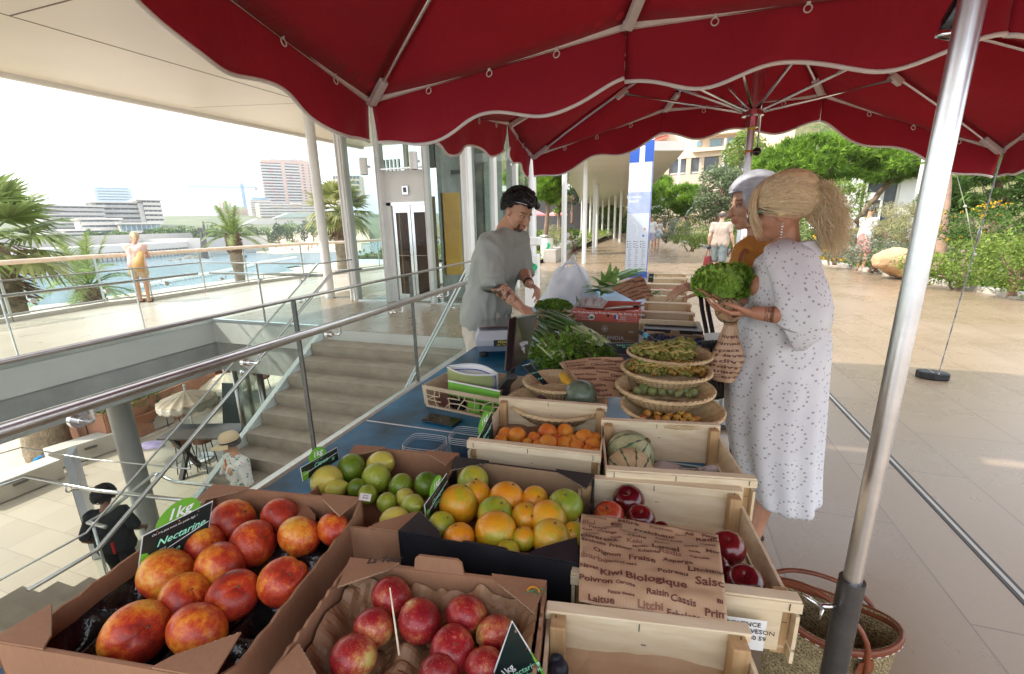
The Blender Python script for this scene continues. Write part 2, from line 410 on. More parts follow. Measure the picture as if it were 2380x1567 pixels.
def skin(name,col,tat=None):
 m,nt,p=ng(name);vec=coord(nt,'Object')
 n=noise_n(nt,vec,12,5,.6);n2=noise_n(nt,vec,90,3,.6)
 c=ramp(nt,[(.3,tuple(q*f for q,f in zip(col,(.86,.8,.78)))),(.7,tuple(min(1,q*1.1)for q in col))],n)
 c=mixc(nt,.3,c,ramp(nt,[(.35,(.86,.8,.78)),(.65,(1.08,)*3)],n2),'MULTIPLY')
 at=N(nt,'ShaderNodeAttribute',attribute_name='paint');c=mixc(nt,1.,c,at.outputs[0],'MULTIPLY')
 nt.links.new(c,p.inputs['Base Color']);p.inputs['Roughness'].default_value=.42
 p.inputs['Subsurface Weight'].default_value=.0
 bump(nt,p,n2,.12,.002);return m
M_SKIN_V=skin('tanned_skin',(.56,.31,.195))
M_SKIN_B=skin('deep_tanned_skin',(.52,.26,.16))
M_SKIN_O=skin('olive_skin',(.56,.33,.22))
M_SKIN_L=skin('fair_skin',(.58,.36,.25))
M_SKIN_D=skin('brown_skin',(.26,.13,.085))
def hairmat(name,c1,c2,rough=.38):
 m,nt,p=ng(name);geo=N(nt,'ShaderNodeNewGeometry')
 c=ramp(nt,[(0,c1),(1,c2)],geo.outputs['Random Per Island']);nt.links.new(c,p.inputs['Base Color']);p.inputs['Roughness'].default_value=rough;return m
M_HAIRK=hairmat('black_hair',(.008,.007,.007),(.03,.026,.025));M_HAIRB=hairmat('blonde_hair',(.62,.42,.20),(.95,.80,.55),.5)
M_HAIRG=hairmat('grey_hair',(.28,.30,.34),(.66,.69,.74),.4);M_HAIRR=hairmat('short_brown_hair',(.06,.045,.04),(.12,.1,.09))
OX0,OX1,OY1=-7.3,-2.3,5.5
LZ=-4.0
sea_px=[(20,747),(237,711),(347,698),(571,662),(700,645),(813,634)]
EDGE=[PZ(*q)for q in sea_px]
EDGE=[V((-11.2,-14,0)),V((-11.4,0,0))]+EDGE
e2=EDGE[-1];EDGE+=[V((e2.x+.8,18,0)),V((-9.0,40,0)),V((-16,90,0))]
def flat(name,pts,z,m):
 mb=MB();n=len(pts);mb.add([(p[0],p[1],z)for p in pts],[tuple(range(n))]);return struct(name,mb,m)
struct('promenade',MB().add([(OX1,-14,0),(60,-14,0),(60,OY1,0),(OX1,OY1,0),(OX0,OY1,0),(60,120,0),(OX0,120,0)],[(0,1,2,3),(4,3,2,5,6)]),M_PAVE)
mb=MB();vs=[]
for p in EDGE:vs+=[(p.x,p.y,0),(OX0,p.y,0)]
mb.add(vs,[(2*i,2*i+1,2*i+3,2*i+2)for i in range(len(EDGE)-1)]);struct('sea_terrace',mb,M_DECK)
mb=MB();mb.bb(1.500,1.516,-2,14,.0005,.003);mb.bb(1.534,1.550,-2,14,.0005,.003)
mb2=MB();mb2.bb(1.5165,1.5335,-2,14,.0005,.004)
d=top('drain_channel',mb,M_BLACK,'narrow double slot drain running across the promenade paving','drain')
MW[d.name]=Matrix.Translation(d.location);obj('centre_bar',mb2,M_CONCP,d)
def beamset():
 mb=MB();mb.bb(OX0-.30,OX0,-14,OY1+.3,-.37,-.004);mb.bb(OX0,OX1,OY1,OY1+.3,-.37,-.004);struct('painted_edge_beam',mb,M_PAINTC)
 mb=MB();mb.bb(OX0-.34,OX0-.05,-14,OY1+.2,-.9,-.372);mb.bb(OX0-.04,OX1,OY1+.05,OY1+.3,-.9,-.372);struct('concrete_beam',mb,M_CONC)
 mb=MB();mb.bb(OX0-.7,OX0-.36,-14,OY1+.2,-.95,-.372);struct('rear_concrete_beam',mb,M_CONC)
 mb=MB();vs=[]
 for p in EDGE:vs+=[(p.x,p.y,-.38),(OX0-.2,p.y,-.38)]
 mb.add(vs,[(2*i,2*i+2,2*i+3,2*i+1)for i in range(len(EDGE)-1)])
 vs=[]
 for p in EDGE:vs+=[(p.x,p.y,-.38),(p.x,p.y,.06)]
 mb.add(vs,[(2*i,2*i+1,2*i+3,2*i+2)for i in range(len(EDGE)-1)]);struct('terrace_underside',mb,M_PAINTC)
 mb=MB();mb.bb(OX1,OX1+.3,-14,OY1+.3,-4,-.006);struct('stair_side_wall',mb,M_CONCP)
 mb=MB();mb.bb(OX0,OX1,OY1+.31,OY1+30,-.9,-.01);struct('slab_edge',mb,M_CONC)
beamset()
mb=MB()
for i in range(len(EDGE)-1):
 a,b=EDGE[i],EDGE[i+1];mb.beam(a+V((.07,0,.04)),b+V((.07,0,.04)),.16,.08)
struct('terrace_kerb',mb,M_CONCP)
flat('lower_plaza',[(-13.2,-12),(12,-12),(12,30),(-13.2,30)],LZ,M_PAVE2)
def beachf(u,v):
 x=-13.2-(u**1.6)*60;y=-25+v*90
 z=LZ-.02-1.6*u*u+.05*fnoise((x,y,0),.5)*min(1,u*8)
 return(x,y,z)
struct('beach',MB().grid(beachf,60,60),M_SAND,smooth=True)
m,nt,p=ng('sea_water');vec=coord(nt,'Object',scale=(.35,1,1),rot=(0,0,R(30)))
p.inputs['Base Color'].default_value=(.2,.3,.35,1);p.inputs['Roughness'].default_value=.12;p.inputs['Specular IOR Level'].default_value=.5
n1=noise_n(nt,vec,1.4,6,.65);c=ramp(nt,[(.35,(.07,.13,.165)),(.68,(.20,.27,.31))],n1);nt.links.new(c,p.inputs['Base Color'])
bump(nt,p,n1,.6,.35);M_SEA=m
flat('sea',[(-3000,-2500),(-20,-2500),(-20,30),(-60,60),(-60,200),(0,2500),(-3000,2500)],-5.0,M_SEA)
SLP=.64;NS=13;RUN=.262;RIS=2.2/NS
SX0,SX1=-4.95,-2.32
mb=MB()
for i in range(NS):
 y1=OY1+.0-i*RUN;z=-i*RIS-RIS
 mb.bb(SX0,SX1-.02,y1-RUN-.03,y1,z-.12,z)
 mb.bb(SX0+.01,SX1-.03,y1-.02,y1,z-.2,z+RIS-.121)if i>0 else None
up_st=top('staircase',mb,M_STEP,'grey stone staircase leading from the promenade down to a landing','stairs',origin=(SX0,OY1,-2.2))
yb=OY1-NS*RUN
mb=MB();mb.beam((SX0-.05,OY1+.1,-.16),(SX0-.05,yb,-2.36),.08,.34);obj('stringer',mb,M_WHITE,up_st)
mb=MB();mb.beam((SX1-.03,OY1+.1,-.16),(SX1-.03,yb,-2.36),.03,.34);obj('stringer',mb,M_WHITE,up_st)
YF=yb-.35;mb=MB();mb.bb(-7.1,SX0-.1,-1.2,YF,-2.4,-2.2);mb.bb(SX0-.1,SX1,-1.2,yb,-2.4,-2.2);struct('stair_landing',mb,M_STEP2)
mb=MB();RI2=1.8/9
for i in range(9):
 y0=YF+i*.3;z=-2.2-i*RI2-RI2 if i<9 else 0
 mb.bb(-7.1,SX0-.1,y0,y0+.32,z-RI2-.02,z)
lo_st=top('staircase',mb,M_STEP2,'tan stone steps descending from the landing to the lower plaza','stairs',origin=(-6,yb,LZ))
def bracket(mb,p,dirx,s=1.):
 p=V(p);d=V(dirx)
 disc=p+d*.095*s+V((0,0,-.085*s))
 mb.cyl(disc,disc+d*.022*s,.033*s,n=16);mb.cyl(disc-d*.03*s,disc,.02*s,n=14)
 mb.tube([disc-d*.02*s,disc-d*.075*s,p+V((0,0,-.07*s))-d*0.0,p],.0075*s,8)
def glass_rail(label,a,b,gz0,gz1,cap_r,hr_side,hr_dz,joints,name='glass_balustrade',hr_r=.021,brk=None,post_m=None,capm=None,group=None,panes=True,thick=.018):
 a,b=V(a),V(b);d=b-a;L=d.length;dn=d.normalized();side=V((dn.y,-dn.x,0)).normalized()*hr_side
 t=thing(name,label,'railing',a,0,group)
 def at(s,z):return a+d*s+V((0,0,z))
 js=[0]+list(joints)+[1]
 for i in range(len(js)-1):
  g=.006/L;s0,s1=js[i]+g,js[i+1]-g;n=side.normalized()
  mb=MB();mb.slab([at(s0,gz0),at(s1,gz0),at(s1,gz1),at(s0,gz1)],n,.0001 if False else thick*.5)
  obj('glass_panel',mb,M_GLASS,t)
 for j in joints:
  mb=MB();mb.beam(at(j,gz0)+side*.01,at(j,gz1)+side*.01,.012,.03,upv=side);obj('joint_strip',mb,post_m or M_DARKST,t)
 mb=MB();mb.tube([at(0,gz1+.006),at(1,gz1+.006)],cap_r,10);obj('cap_rail',mb,capm or M_STEEL,t,smooth=True)
 if hr_dz is not None:
  hp=side*.115
  mb=MB();mb.tube([at(0,hr_dz)+hp,at(1,hr_dz)+hp],hr_r,14);obj('handrail',mb,M_STEEL,t,smooth=True)
  for s in(brk or[]):
   mb=MB();bracket(mb,at(s,hr_dz)+hp,-side.normalized());obj('bracket',mb,M_CHROME,t,smooth=True,angle=40)
 mb=MB();mb.beam(at(0,gz0-.0)+side*0,at(1,gz0-.0),.05,.05);obj('base_shoe',mb,M_ALU,t)
 return t
def sy(y,a,b):return(y-a)/(b-a)
ya,ybb=-1.5,5.45
jpx=[(703,870),(965,820)]
jy=[PX(px,py,-2.2).y for px,py in jpx]
bys=[PX(px,py,-2.09).y for px,py in((212,955),(602,830),(790,765),(935,712),(1040,672))]
glass_rail('glass balustrade with thick steel handrail right behind the market stall',(-2.2,ya,0),(-2.2,ybb,0),.03,1.1,.011,1,.9,[sy(q,ya,ybb)for q in(.3,)+tuple(jy)],brk=[sy(q,ya,ybb)for q in bys],hr_r=.027)
glass_rail('glass balustrade along the sea side of the stair opening',(OX0,-2,0),(OX0,OY1,0),.02,1.0,.010,-1,.82,[sy(q,-2,OY1)for q in(1.2,3.02,4.45)],brk=[sy(q,-2,OY1)for q in(.5,1.9,3.3,4.1,4.9)],post_m=M_ALU)
glass_rail('short glass balustrade at the head of the stair opening',(OX0,OY1+.02,0),(SX0,OY1+.02,0),.02,1.0,.010,-1,.82,[.5],brk=[.15,.5,.85],post_m=M_ALU)
def stair_rail(x,label,side):
 t=thing('glass_balustrade',label,'railing',(x,OY1,-1))
 top0,bot=V((x,OY1+.05,0)),V((x,yb+.05,-2.2))
 def gp(s,z):return top0.lerp(bot,s)+V((0,0,z))
 for s0,s1 in((0.0,.33),(.335,.66),(.665,1.)):
  mb=MB();mb.slab([gp(s0,-.05),gp(s1,-.05),gp(s1,1.0),gp(s0,1.0)],(side,0,0),.01);obj('glass_panel',mb,M_GLASS,t)
 mb=MB();mb.tube([V((x,OY1+.9,1.)),V((x,OY1+.1,1.)),gp(1,1.0),gp(1,1.0)+V((0,-.8,0))],.011,8);obj('cap_rail',mb,M_STEEL,t,smooth=True)
 hx=V((side*.1,0,0))
 mb=MB();mb.tube([V((x,OY1+1.0,.84))+hx,V((x,OY1+.25,.84))+hx,gp(1,.84)+hx,gp(1,.84)+hx+V((0,-.5,0))],.022,12);obj('handrail',mb,M_STEEL,t,smooth=True)
 for s in(.12,.45,.8):
  mb=MB();bracket(mb,gp(s,.84)+hx,(-side,0,0),.9);obj('bracket',mb,M_CHROME,t,smooth=True,angle=40)
 return t
stair_rail(SX0-.02,'sloping glass balustrade with steel handrail on the left of the grey stairs',1)
stair_rail(SX1-.16,'sloping glass balustrade with steel handrail on the right of the grey stairs',-1)
t=thing('landing_railing','thin steel railing with glass around the stair landing below','railing',(-7,yb,-2.2))
pts=[PZ(0,1128,-1.2),PZ(60,1108,-1.2),PZ(225,1140,-1.2),PZ(470,1168,-1.2)]
mb=MB();mb.tube(pts,.022,10);obj('handrail',mb,M_STEEL,t,smooth=True)
mb=MB();mb.tube([p+V((-.3,.15,.25))for p in pts],.008,8);obj('cap_rail',mb,M_STEEL,t,smooth=True)
for px,py in((150,1128),(430,1165)):
 mb=MB();q=PZ(px,py,-1.2);bracket(mb,q,(-.3,.95,0),1.2);obj('bracket',mb,M_CHROME,t,smooth=True)
pp=[PZ(330,1165,-1.2),PZ(400,1225,-1.2)]
t2=thing('stair_railing','steel handrail of the lower steps beside the man in black','railing',(-5,2,-2.2))
mb=MB();mb.tube([PD(420,1095,5.8),PD(600,1010,6.),PD(620,990,6.1)],.012,8)
mb=MB();mb.tube([PZ(245,1225,-1.3),PZ(205,1215,-1.3),PZ(250,1190,-1.3),PZ(360,1100,-1.3),PZ(405,1120,-1.3),PZ(700,1150,-1.3)],.02,10);obj('handrail',mb,M_STEEL,t2,smooth=True)
mb=MB();q=PZ(215,1218,-1.3);mb.tube([q,V((q.x,q.y,-2.3))],.014,8);obj('post',mb,M_STEEL,t2,smooth=True)
t=thing('sea_railing','long glass railing with pale timber top rail along the sea edge','railing',EDGE[2])
E2=EDGE[1:9]
for i in range(len(E2)-1):
 a,b=E2[i]+V((.12,0,0)),E2[i+1]+V((.12,0,0));L=(b-a).length;n=max(1,round(L/1.3))
 nm=V(((b-a).y,-(b-a).x,0)).normalized()
 mb=MB();mb.slab([a+V((0,0,.12)),b+V((0,0,.12)),b+V((0,0,.98)),a+V((0,0,.98))],nm,.008);obj('glass_panel',mb,M_GLASS,t)
 for k in range(n):
  q=a.lerp(b,k/n);mb=MB();mb.beam(q+V((0,0,.08)),q+V((0,0,1.02)),.014,.04,upv=(b-a));obj('post',mb,M_ALU,t)
mb=MB();mb.tube([p+V((.14,0,1.04))for p in E2],.034,12,flat=1.3);obj('top_rail',mb,M_OLDWOOD,t,smooth=True)
mb=MB();mb.tube([p+V((.14,0,.13))for p in E2],.018,8);obj('lower_rail',mb,M_STEEL,t,smooth=True)
A0,A1=PZ(0,170,3.85),PZ(790,332,3.85)
dd=(A1-A0).normalized();AS=A0-dd*14;AE=A1+dd*.9
poly=[(AS.x,AS.y),(-2.6,AS.y),(-2.6,7.4),(-3.1,12.4),(AE.x,AE.y)]
mb=MB();mb.prism(poly,3.85,4.25)
roof=top('roof_canopy',mb,M_SOFFIT,'wide cream roof overhang sheltering the sea terrace','roof',origin=(-6,4,3.85))
mb=MB();J0,J1=PZ(22,37,3.85),PZ(720,240,3.85)
mb.beam(J0-(J1-J0)*2+V((0,0,-.001)),J1+V((0,0,-.001)),.018,.004)
J2=PZ(200,-10,3.85);mb.beam(J0+V((0,0,-.001)),J2+(J2-J0)*2+V((0,0,-.001)),.018,.004)
J3,J4=PZ(450,250,3.85),PZ(690,240,3.85);mb.beam(J3-V((0,0,.001)),J4-V((0,0,.001)),.006,.003)
obj('panel_joint',mb,mat('joint_shadow_gap',(.18,.16,.13),.8),roof)
mb=MB();mb.beam(AS+V((.05,-.05,.1)),AE+V((.05,-.05,.1)),.1,.34);obj('fascia',mb,M_WHITE,roof)
def column(px,py,r,h,label,m=None,n=20,z=0.,group=None):
 p=PZ(px,py,z);mb=MB();mb.cyl(p,p+V((0,0,h)),r,n=n)
 c=top('column',mb,m or M_WHITE,label,'column',group,origin=p,smooth=True,angle=50)
 mb=MB();mb.cyl(p+V((0,0,.001)),p+V((0,0,.02)),r*1.25,n=n);obj('collar',mb,M_ALU,c);return c
column(768,692,.10,3.84,'slim white column on the terrace just left of the glass lift')
column(1238,690,.075,3.6,'slim white column standing behind the vendor')
c=PZ(350,1232,LZ);mb=MB();mb.cyl(c,V((c.x,c.y,-.4)),.17,n=32)
top('column',mb,M_COLUMN,'thick round grey column holding up the terrace, beside the lower steps','column',origin=c,smooth=True,angle=50)
LY=7.9
xs=[PY(825,700,LY).x,PY(905,700,LY).x,PY(1006,699,LY).x,PY(1093,699,LY).x]
L=thing('glass_lift_building','glass lift pavilion with white mullions and steel doors','building',(xs[0],LY,0))
RT=3.85
for k,x in enumerate(xs):
 mb=MB();w=(.17,.09,.07,.16)[k];mb.bb(x-w/2,x+w/2,LY-.03,LY+.16,0,RT)
 mb.bb(x-w*.32,x-w*.2,LY-.055,LY-.03,0,RT);mb.bb(x+w*.2,x+w*.32,LY-.055,LY-.03,0,RT)
 obj('mullion',mb,M_WHITE,L,bevel=.008)
GX=M_GLASSB
for(a,b,z0,z1)in((xs[0],xs[1],0.03,RT),(xs[2],xs[3],.03,RT),(xs[1],xs[2],2.62,RT)):
 mb=MB();mb.bb(a+.05,b-.04,LY+.02,LY+.03,z0,z1);obj('glass_pane',mb,GX,L)
 mb=MB();mb.bb(a+.05,b-.04,LY-.01,LY+.05,z0-.03,z0);obj('sill',mb,M_ALU,L)
dx0,dx1=xs[1]+.045,xs[2]-.035;DH=1.93
wall_y=LY+.12
mb=MB();mb.bb(dx0,dx1,wall_y,wall_y+.1,DH+.06,2.58);mb.bb(dx0,dx0+.1,wall_y,wall_y+.1,0,DH+.06);obj('door_surround',mb,M_WHITE,L)
mb=MB();mb.bb((dx0+dx1)/2-.07,(dx0+dx1)/2+.07,wall_y-.04,wall_y,2.12,2.3);disp=obj('floor_display',mb,M_ALU,L,bevel=.01)
mb=MB();mb.bb((dx0+dx1)/2-.035,(dx0+dx1)/2+.035,wall_y-.043,wall_y-.04,2.17,2.26);obj('screen',mb,M_BLACKG,disp)
M_BRONZE=mat('bronze_tinted_panel',(.42,.27,.14),.25,var=.3,scale=1.5)
for k in range(2):
 a=dx0+.11+(dx1-dx0-.12)*k/2;b=dx0+.11+(dx1-dx0-.12)*(k+1)/2
 mb=MB();y=wall_y+.03
 for(p,q,r_,s_)in((a+.006,a+.07,.01,DH),(b-.07,b-.006,.01,DH),(a+.07,b-.07,DH-.14,DH),(a+.07,b-.07,.01,.16)):
  mb.bb(p,q,y,y+.04,r_,s_)
 dr=obj('lift_door',mb,M_CHROME,L,bevel=.004)
 mb=MB();mb.bb(a+.07,b-.07,y+.015,y+.02,.16,DH-.14);obj('door_glass',mb,glass('tinted_door_glass',(.55,.47,.4),.3)if k==0 else MAT['tinted_door_glass'],dr)
 mb=MB();mb.tube([(a+.08,y-.03,.95),(b-.08,y-.03,.95)],.008,8);obj('push_bar',mb,M_CHROME,dr)
mb=MB();mb.bb(dx0,dx1,wall_y-.0,wall_y+.1,DH,DH+.06);obj('door_head',mb,M_ALU,L)
M_OCHRE=mat('ochre_cabin_panel',(.66,.36,.04),.35,var=.2,scale=1.2)
mb=MB();mb.bb(xs[2]+.1,xs[3]-.34,LY+.40,LY+.48,.55,2.15);obj('cabin_panel',mb,M_OCHRE,L)
mb=MB();mb.bb(xs[1]+.1,xs[2]-.1,LY+.5,LY+.55,.0,2.1);obj('cabin_panel',mb,M_BRONZE,L)
mb=MB();mb.bb(xs[0]+.45,xs[1]-.12,LY+.8,LY+.86,.0,2.0);obj('cabin_panel',mb,M_OCHRE,L)
for k in range(5):
 mb=MB();x=xs[0]+.45+k*.09;mb.bb(x,x+.035,LY+.8,LY+.86,0,2.9);obj('guide_rail',mb,M_ALU,L)
for(x,z0,z1,w)in((xs[3]-.18,1.0,RT,.16),(xs[2]-.45,2.7,RT,.2),(xs[3]-.4,0,RT,.05)):
 mb=MB();mb.bb(x,x+w,LY+.9,LY+1.0,z0,z1);mb.bb(x-.3,x+w+.1,LY+.85,LY+.95,2.55,2.62)if w==.05 else None;obj('shaft_frame',mb,M_DARKST,L)
mb=MB();mb.bb(xs[0]-.05,xs[3]+.05,LY+2.6,LY+2.65,0,.05);obj('rear_sill',mb,M_WHITE,L)
for x in(xs[0],xs[2],xs[3]):
 mb=MB();mb.bb(x-.05,x+.05,LY+2.5,LY+2.6,0,RT);obj('mullion',mb,M_WHITE,L)
mb=MB();mb.bb(xs[0],xs[3],LY+2.55,LY+2.56,.05,RT);obj('glass_pane',mb,GX,L)
mb=MB();mb.bb(xs[0]-.01,xs[0]+.0,LY+.2,LY+2.5,.05,RT);obj('glass_pane',mb,GX,L)
for(x,z)in((xs[1]-.16,2.62),(xs[2]-.09,2.66)):
 mb=MB();mb.cyl((x,LY-.22,z-.12),(x,LY-.22,z+.18),.075,n=20);mb.bb(x-.02,x+.02,LY-.2,LY-.03,z+.02,z+.06);lm=obj('spot_lamp',mb,M_WHITE,L,smooth=True,angle=40)
 mb=MB();mb.cyl((x,LY-.22,z-.125),(x,LY-.22,z-.1),.06,n=20);obj('reflector',mb,M_BLACK,lm)
gx=xs[3]+.12
for k,y in enumerate((9.0,10.4,11.9)):
 mb=MB();x=gx+(y-8)*.02;mb.bb(x-.05,x+.05,y-.09,y+.09,0,RT);obj('mullion',mb,M_WHITE,L)
mb=MB();mb.bb(gx-.01,gx+.01,LY+.2,11.9,.05,RT);obj('glass_pane',mb,GX,L)
mb=MB();mb.bb(gx-.9,gx-.8,8.3,11.9,.0,RT);obj('inner_wall',mb,mat('grey_inner_wall',(.35,.36,.33),.6),L)
ZR=3.7
rp=[(1240,372),(1276,394),(1307,416),(1334,437),(1348,462),(1343,478),(1328,488),(1300,493),(1290,498),(1360,498),(1400,492),(1440,486),(1470,476),(1492,458),(1515,433),(1545,402),(1572,372),(1590,350),(1515,350),(1459,355),(1418,358),(1300,364)]
P=[PZ(x,y,ZR)for x,y in rp]
mb=MB();mb.prism([(q.x,q.y)for q in P][::-1],ZR,ZR+.28)
cr=top('roof_canopy',mb,mat('cream_canopy_panels',(.66,.64,.58),.3,var=.06,scale=.7),'swooping white canopy roof carried on thin poles further along the promenade','roof',origin=(P[3].x,P[3].y,ZR))
polepx=[(1310,640,.075),(1357,613,.08),(1379,589,.08),(1386,575,.075),(1399,550,.09),(1413,552,.09),(1427,557,.09),(1440,563,.09),(1371,555,.09),(1351,552,.08),(1340,546,.08)]
ords=['first and nearest','second','third','fourth','left one of four beside the sign','second left of four beside the sign','third left of four beside the sign','right one of four beside the sign','middle far','farther left','farthest left']
for(px,py,r),w in zip(polepx,ords):
 column(px,py,r,ZR-.0,'%s slim white pole under the swooping canopy'%w,group='white poles of the colonnade',n=14)
b0,b1=PZ(1449,648),PZ(1502,652)
b0=V((b0.x,13.,0));b1=V((b1.x,12.95,0));w=b1-b0;HS=3.7
M_SIGNW=mat('brushed_sign_panel',(.58,.62,.68),.32,.3,var=.06,scale=1.2);M_SIGNB=mat('blue_sign_enamel',(.02,.09,.42),.3,var=.05)
t=thing('information_pillar','tall white and blue information pillar with a big number one','sign',b0)
mb=MB();mb.slab([b0,b1,b1+V((0,0,HS)),b0+V((0,0,HS))],(0,1,0),.14);obj('panel',mb,M_SIGNW,t,bevel=.01)
def onsign(u0,u1,z0,z1,m,nm,lift=.004):
 mb=MB();mb.add([b0+w*u0+V((0,-lift,z0)),b0+w*u1+V((0,-lift,z0)),b0+w*u1+V((0,-lift,z1)),b0+w*u0+V((0,-lift,z1))],[(0,1,2,3)]);return obj(nm,mb,m,t)
onsign(0,1,3.05,HS,M_SIGNB,'blue_band');onsign(0,1,.0,.16,M_SIGNB,'blue_band');onsign(.01,.99,1.75,2.3,mat('pale_blue_band',(.36,.42,.60),.35),'pale_blue_band')
onsign(.02,.98,2.3,2.55,M_WHITEP,'white_band',.003)
onsign(0.96,.99,0,HS,M_SIGNB,'edge_stripe',.006)
mb=MB();add_text(mb,'1',b0+w*.52+V((0,-.006,3.02)),w,(0,0,1),1.1,bold=.01);mb2=MB();add_text(mb2,'RO',b0+w*.84+V((0,-.006,3.62)),w,(0,0,1),.16)
mb.add(mb2.v,mb2.f);obj('lettering',mb,M_WHITEP,t)
mb=MB();add_text(mb,'Larvotto\nBeach',b0+w*.26+V((0,-.006,2.12)),w,(0,0,1),.11);obj('lettering',mb,M_WHITEP,t)
rr=random.Random(3)
mb=MB()
for c_ in range(3):
 for k in range(14):
  z=.98-k*.052;u=.12+c_*.29;l=rr.uniform(.08,.16)
  mb.add([b0+w*u+V((0,-.005,z)),b0+w*(u+l)+V((0,-.005,z)),b0+w*(u+l)+V((0,-.005,z+.018)),b0+w*u+V((0,-.005,z+.018))],[(0,1,2,3)])
obj('legend',mb,mat('grey_print',(.3,.3,.34),.5),t)
mb=MB()
for k in range(9):
 u=.1+.29*(k%3);z=.98-.05*(k//3)*1.5;mb.add([b0+w*(u-.05)+V((0,-.005,z)),b0+w*(u-.01)+V((0,-.005,z)),b0+w*(u-.01)+V((0,-.005,z+.03)),b0+w*(u-.05)+V((0,-.005,z+.03))],[(0,1,2,3)])
obj('pictogram',mb,M_INKK,t)
mb=MB()
arc=[b0+w*(.2+.05*math.cos(a)+.3*(1-math.sin(a))if False else .25+.22*math.sin(a))+V((0,-.006,1.25+.25*math.cos(a)))for a in[i*.25 for i in range(9)]]
mb.tube(arc,.006,5)
obj('map_line',mb,M_WHITEP,t)
mb=MB();q=b0+w*.75+V((0,-.006,1.3));mb.add([q,q+V((.05,0,0)),q+V((.05,0,.05)),q+V((0,0,.05))],[(0,1,2,3)]);q=b0+w*.7+V((0,-.006,1.12));obj('map_marker',mb,mat('map_red',(.6,.2,.15),.5),t)
mb=MB();mb.add([q,q+V((.05,0,0)),q+V((.05,0,.05)),q+V((0,0,.05))],[(0,1,2,3)]);obj('map_marker',mb,M_SIGNB,t)
def litter_bin(px,py,h,label,flag=True):
 p=PZ(px,py);t=thing('litter_bin',label,'bin',p)
 mb=MB();mb.cyl(p+V((0,0,0)),p+V((0,0,.15)),.05);mb.cyl(p+V((0,0,.14)),p+V((0,0,h-.12)),.26,.26,28);obj('body',mb,M_WHITE,t,smooth=True,angle=40)
 mb=MB();mb.lathe([(.02,h-.12),(.02,h-.03),(.30,h-.03),(.28,h),(0,h+.02)],p,24);obj('lid',mb,M_ALU,t,smooth=True,angle=40)
 if flag:
  mb=MB();mb.shell(lambda u,v:p+V((.05+.12*u+.05*math.sin(v*6),-.275-.02*math.sin(u*9),.75-.36*v)),6,6,.003)
  obj('green_bag',mb,mat('green_plastic_bag',(.02,.5,.2),.4,trans=.2),t,smooth=True)
 return t
litter_bin(1271,607,1.05,'white cylindrical litter bin with green bag beside the flower bed')
p=PZ(1238,716);t=thing('waste_post','white waste bag dispenser with green bag behind the vendor','dispenser',p)
mb=MB();mb.bb(p.x-.13,p.x+.13,p.y-.08,p.y+.08,.02,1.0);obj('body',mb,M_WHITE,t,bevel=.02)
mb=MB();mb.bb(p.x-.16,p.x+.16,p.y-.1,p.y+.1,1.15,1.3);obj('hood',mb,M_WHITE,t,bevel=.02)
mb=MB();mb.shell(lambda u,v:p+V((-.06+.16*u+.03*math.sin(v*6),-.1-.02*math.sin(u*9),.88-.16*v-.06*u)),6,6,.003);obj('green_bag',mb,MAT['green_plastic_bag'],t,smooth=True)
pb=[PZ(1280,612),PZ(1300,600),PZ(1338,572),PZ(1352,556)]
mb=MB()
for i in range(3):mb.beam(pb[i]+V((-.1,.2,.25)),pb[i+1]+V((-.1,.2,.25)),.5,.5)
top('planter_wall',mb,M_CONCP,'low pale stone wall edging the flower bed beside the white poles','wall',bevel=.01)
def rv(r=rnd):
 while True:
  q=V((r.uniform(-1,1),r.uniform(-1,1),r.uniform(-1,1)))
  if .05<q.length<=1:return q
def leaves(mb,c,rad,n,size,r=rnd,up=0.,shell=.55,asp=.5,tri=False):
 """n small leaf faces spread through an ellipsoid, denser near its surface"""
 c=V(c);vs=mb.v;fs=mb.f;mi=mb.mi
 for _ in range(n):
  q=rv(r);l=q.length;q=q/l*(l**shell)
  p=c+V((q.x*rad[0],q.y*rad[1],q.z*rad[2]))
  d=rv(r);d.z+=up;d.normalize();d=(d+q*.6).normalized()
  s=size*r.uniform(.6,1.3);a=d.cross(rv(r)).normalized()*s*asp
  k=len(vs);vs+=[p-d*s*.5,p+a*.5,p+d*s*.5,p-a*.5];fs.append((k,k+1,k+2,k+3));mi.append(mb.cur)
def clumpy(mb,c,rad,nclump,nleaf,size,r=rnd,cs=.34,**k):
 c=V(c)
 for i in range(nclump):
  q=rv(r);q=q/q.length*(q.length**.4);f=r.uniform(.6,1.25)*cs
  cc=c+V((q.x*rad[0]*.85,q.y*rad[1]*.85,q.z*rad[2]*.85))
  leaves(mb,cc,(rad[0]*f,rad[1]*f,rad[2]*f*.85),nleaf,size,r,**k)
def needles(mb,c,rad,nt,size,r=rnd):
 """pine tufts: small stars of thin needles"""
 vs,fs,mi=mb.v,mb.f,mb.mi;c=V(c)
 for _ in range(nt):
  q=rv(r);l=q.length;q=q/l*(l**.5);p=c+V((q.x*rad[0],q.y*rad[1],q.z*rad[2]))
  ax=(q+V((0,0,.7))).normalized()
  for j in range(7):
   d=(ax*.7+rv(r)).normalized();s=size*r.uniform(.7,1.2);a=d.cross(rv(r)).normalized()*s*.09
   k=len(vs);vs+=[p-a,p+a,p+d*s];fs.append((k,k+1,k+2));mi.append(0)
def limb(mb,a,b,r0,r1,r=rnd,wob=.08,n=6):
 a,b=V(a),V(b);L=(b-a).length;pts=[]
 for i in range(n+1):
  t=i/n;pts.append(a.lerp(b,t)+(rv(r)*wob*L*math.sin(math.pi*t)))
 mb.tube(pts,[r0+(r1-r0)*i/n for i in range(n+1)],8);return pts
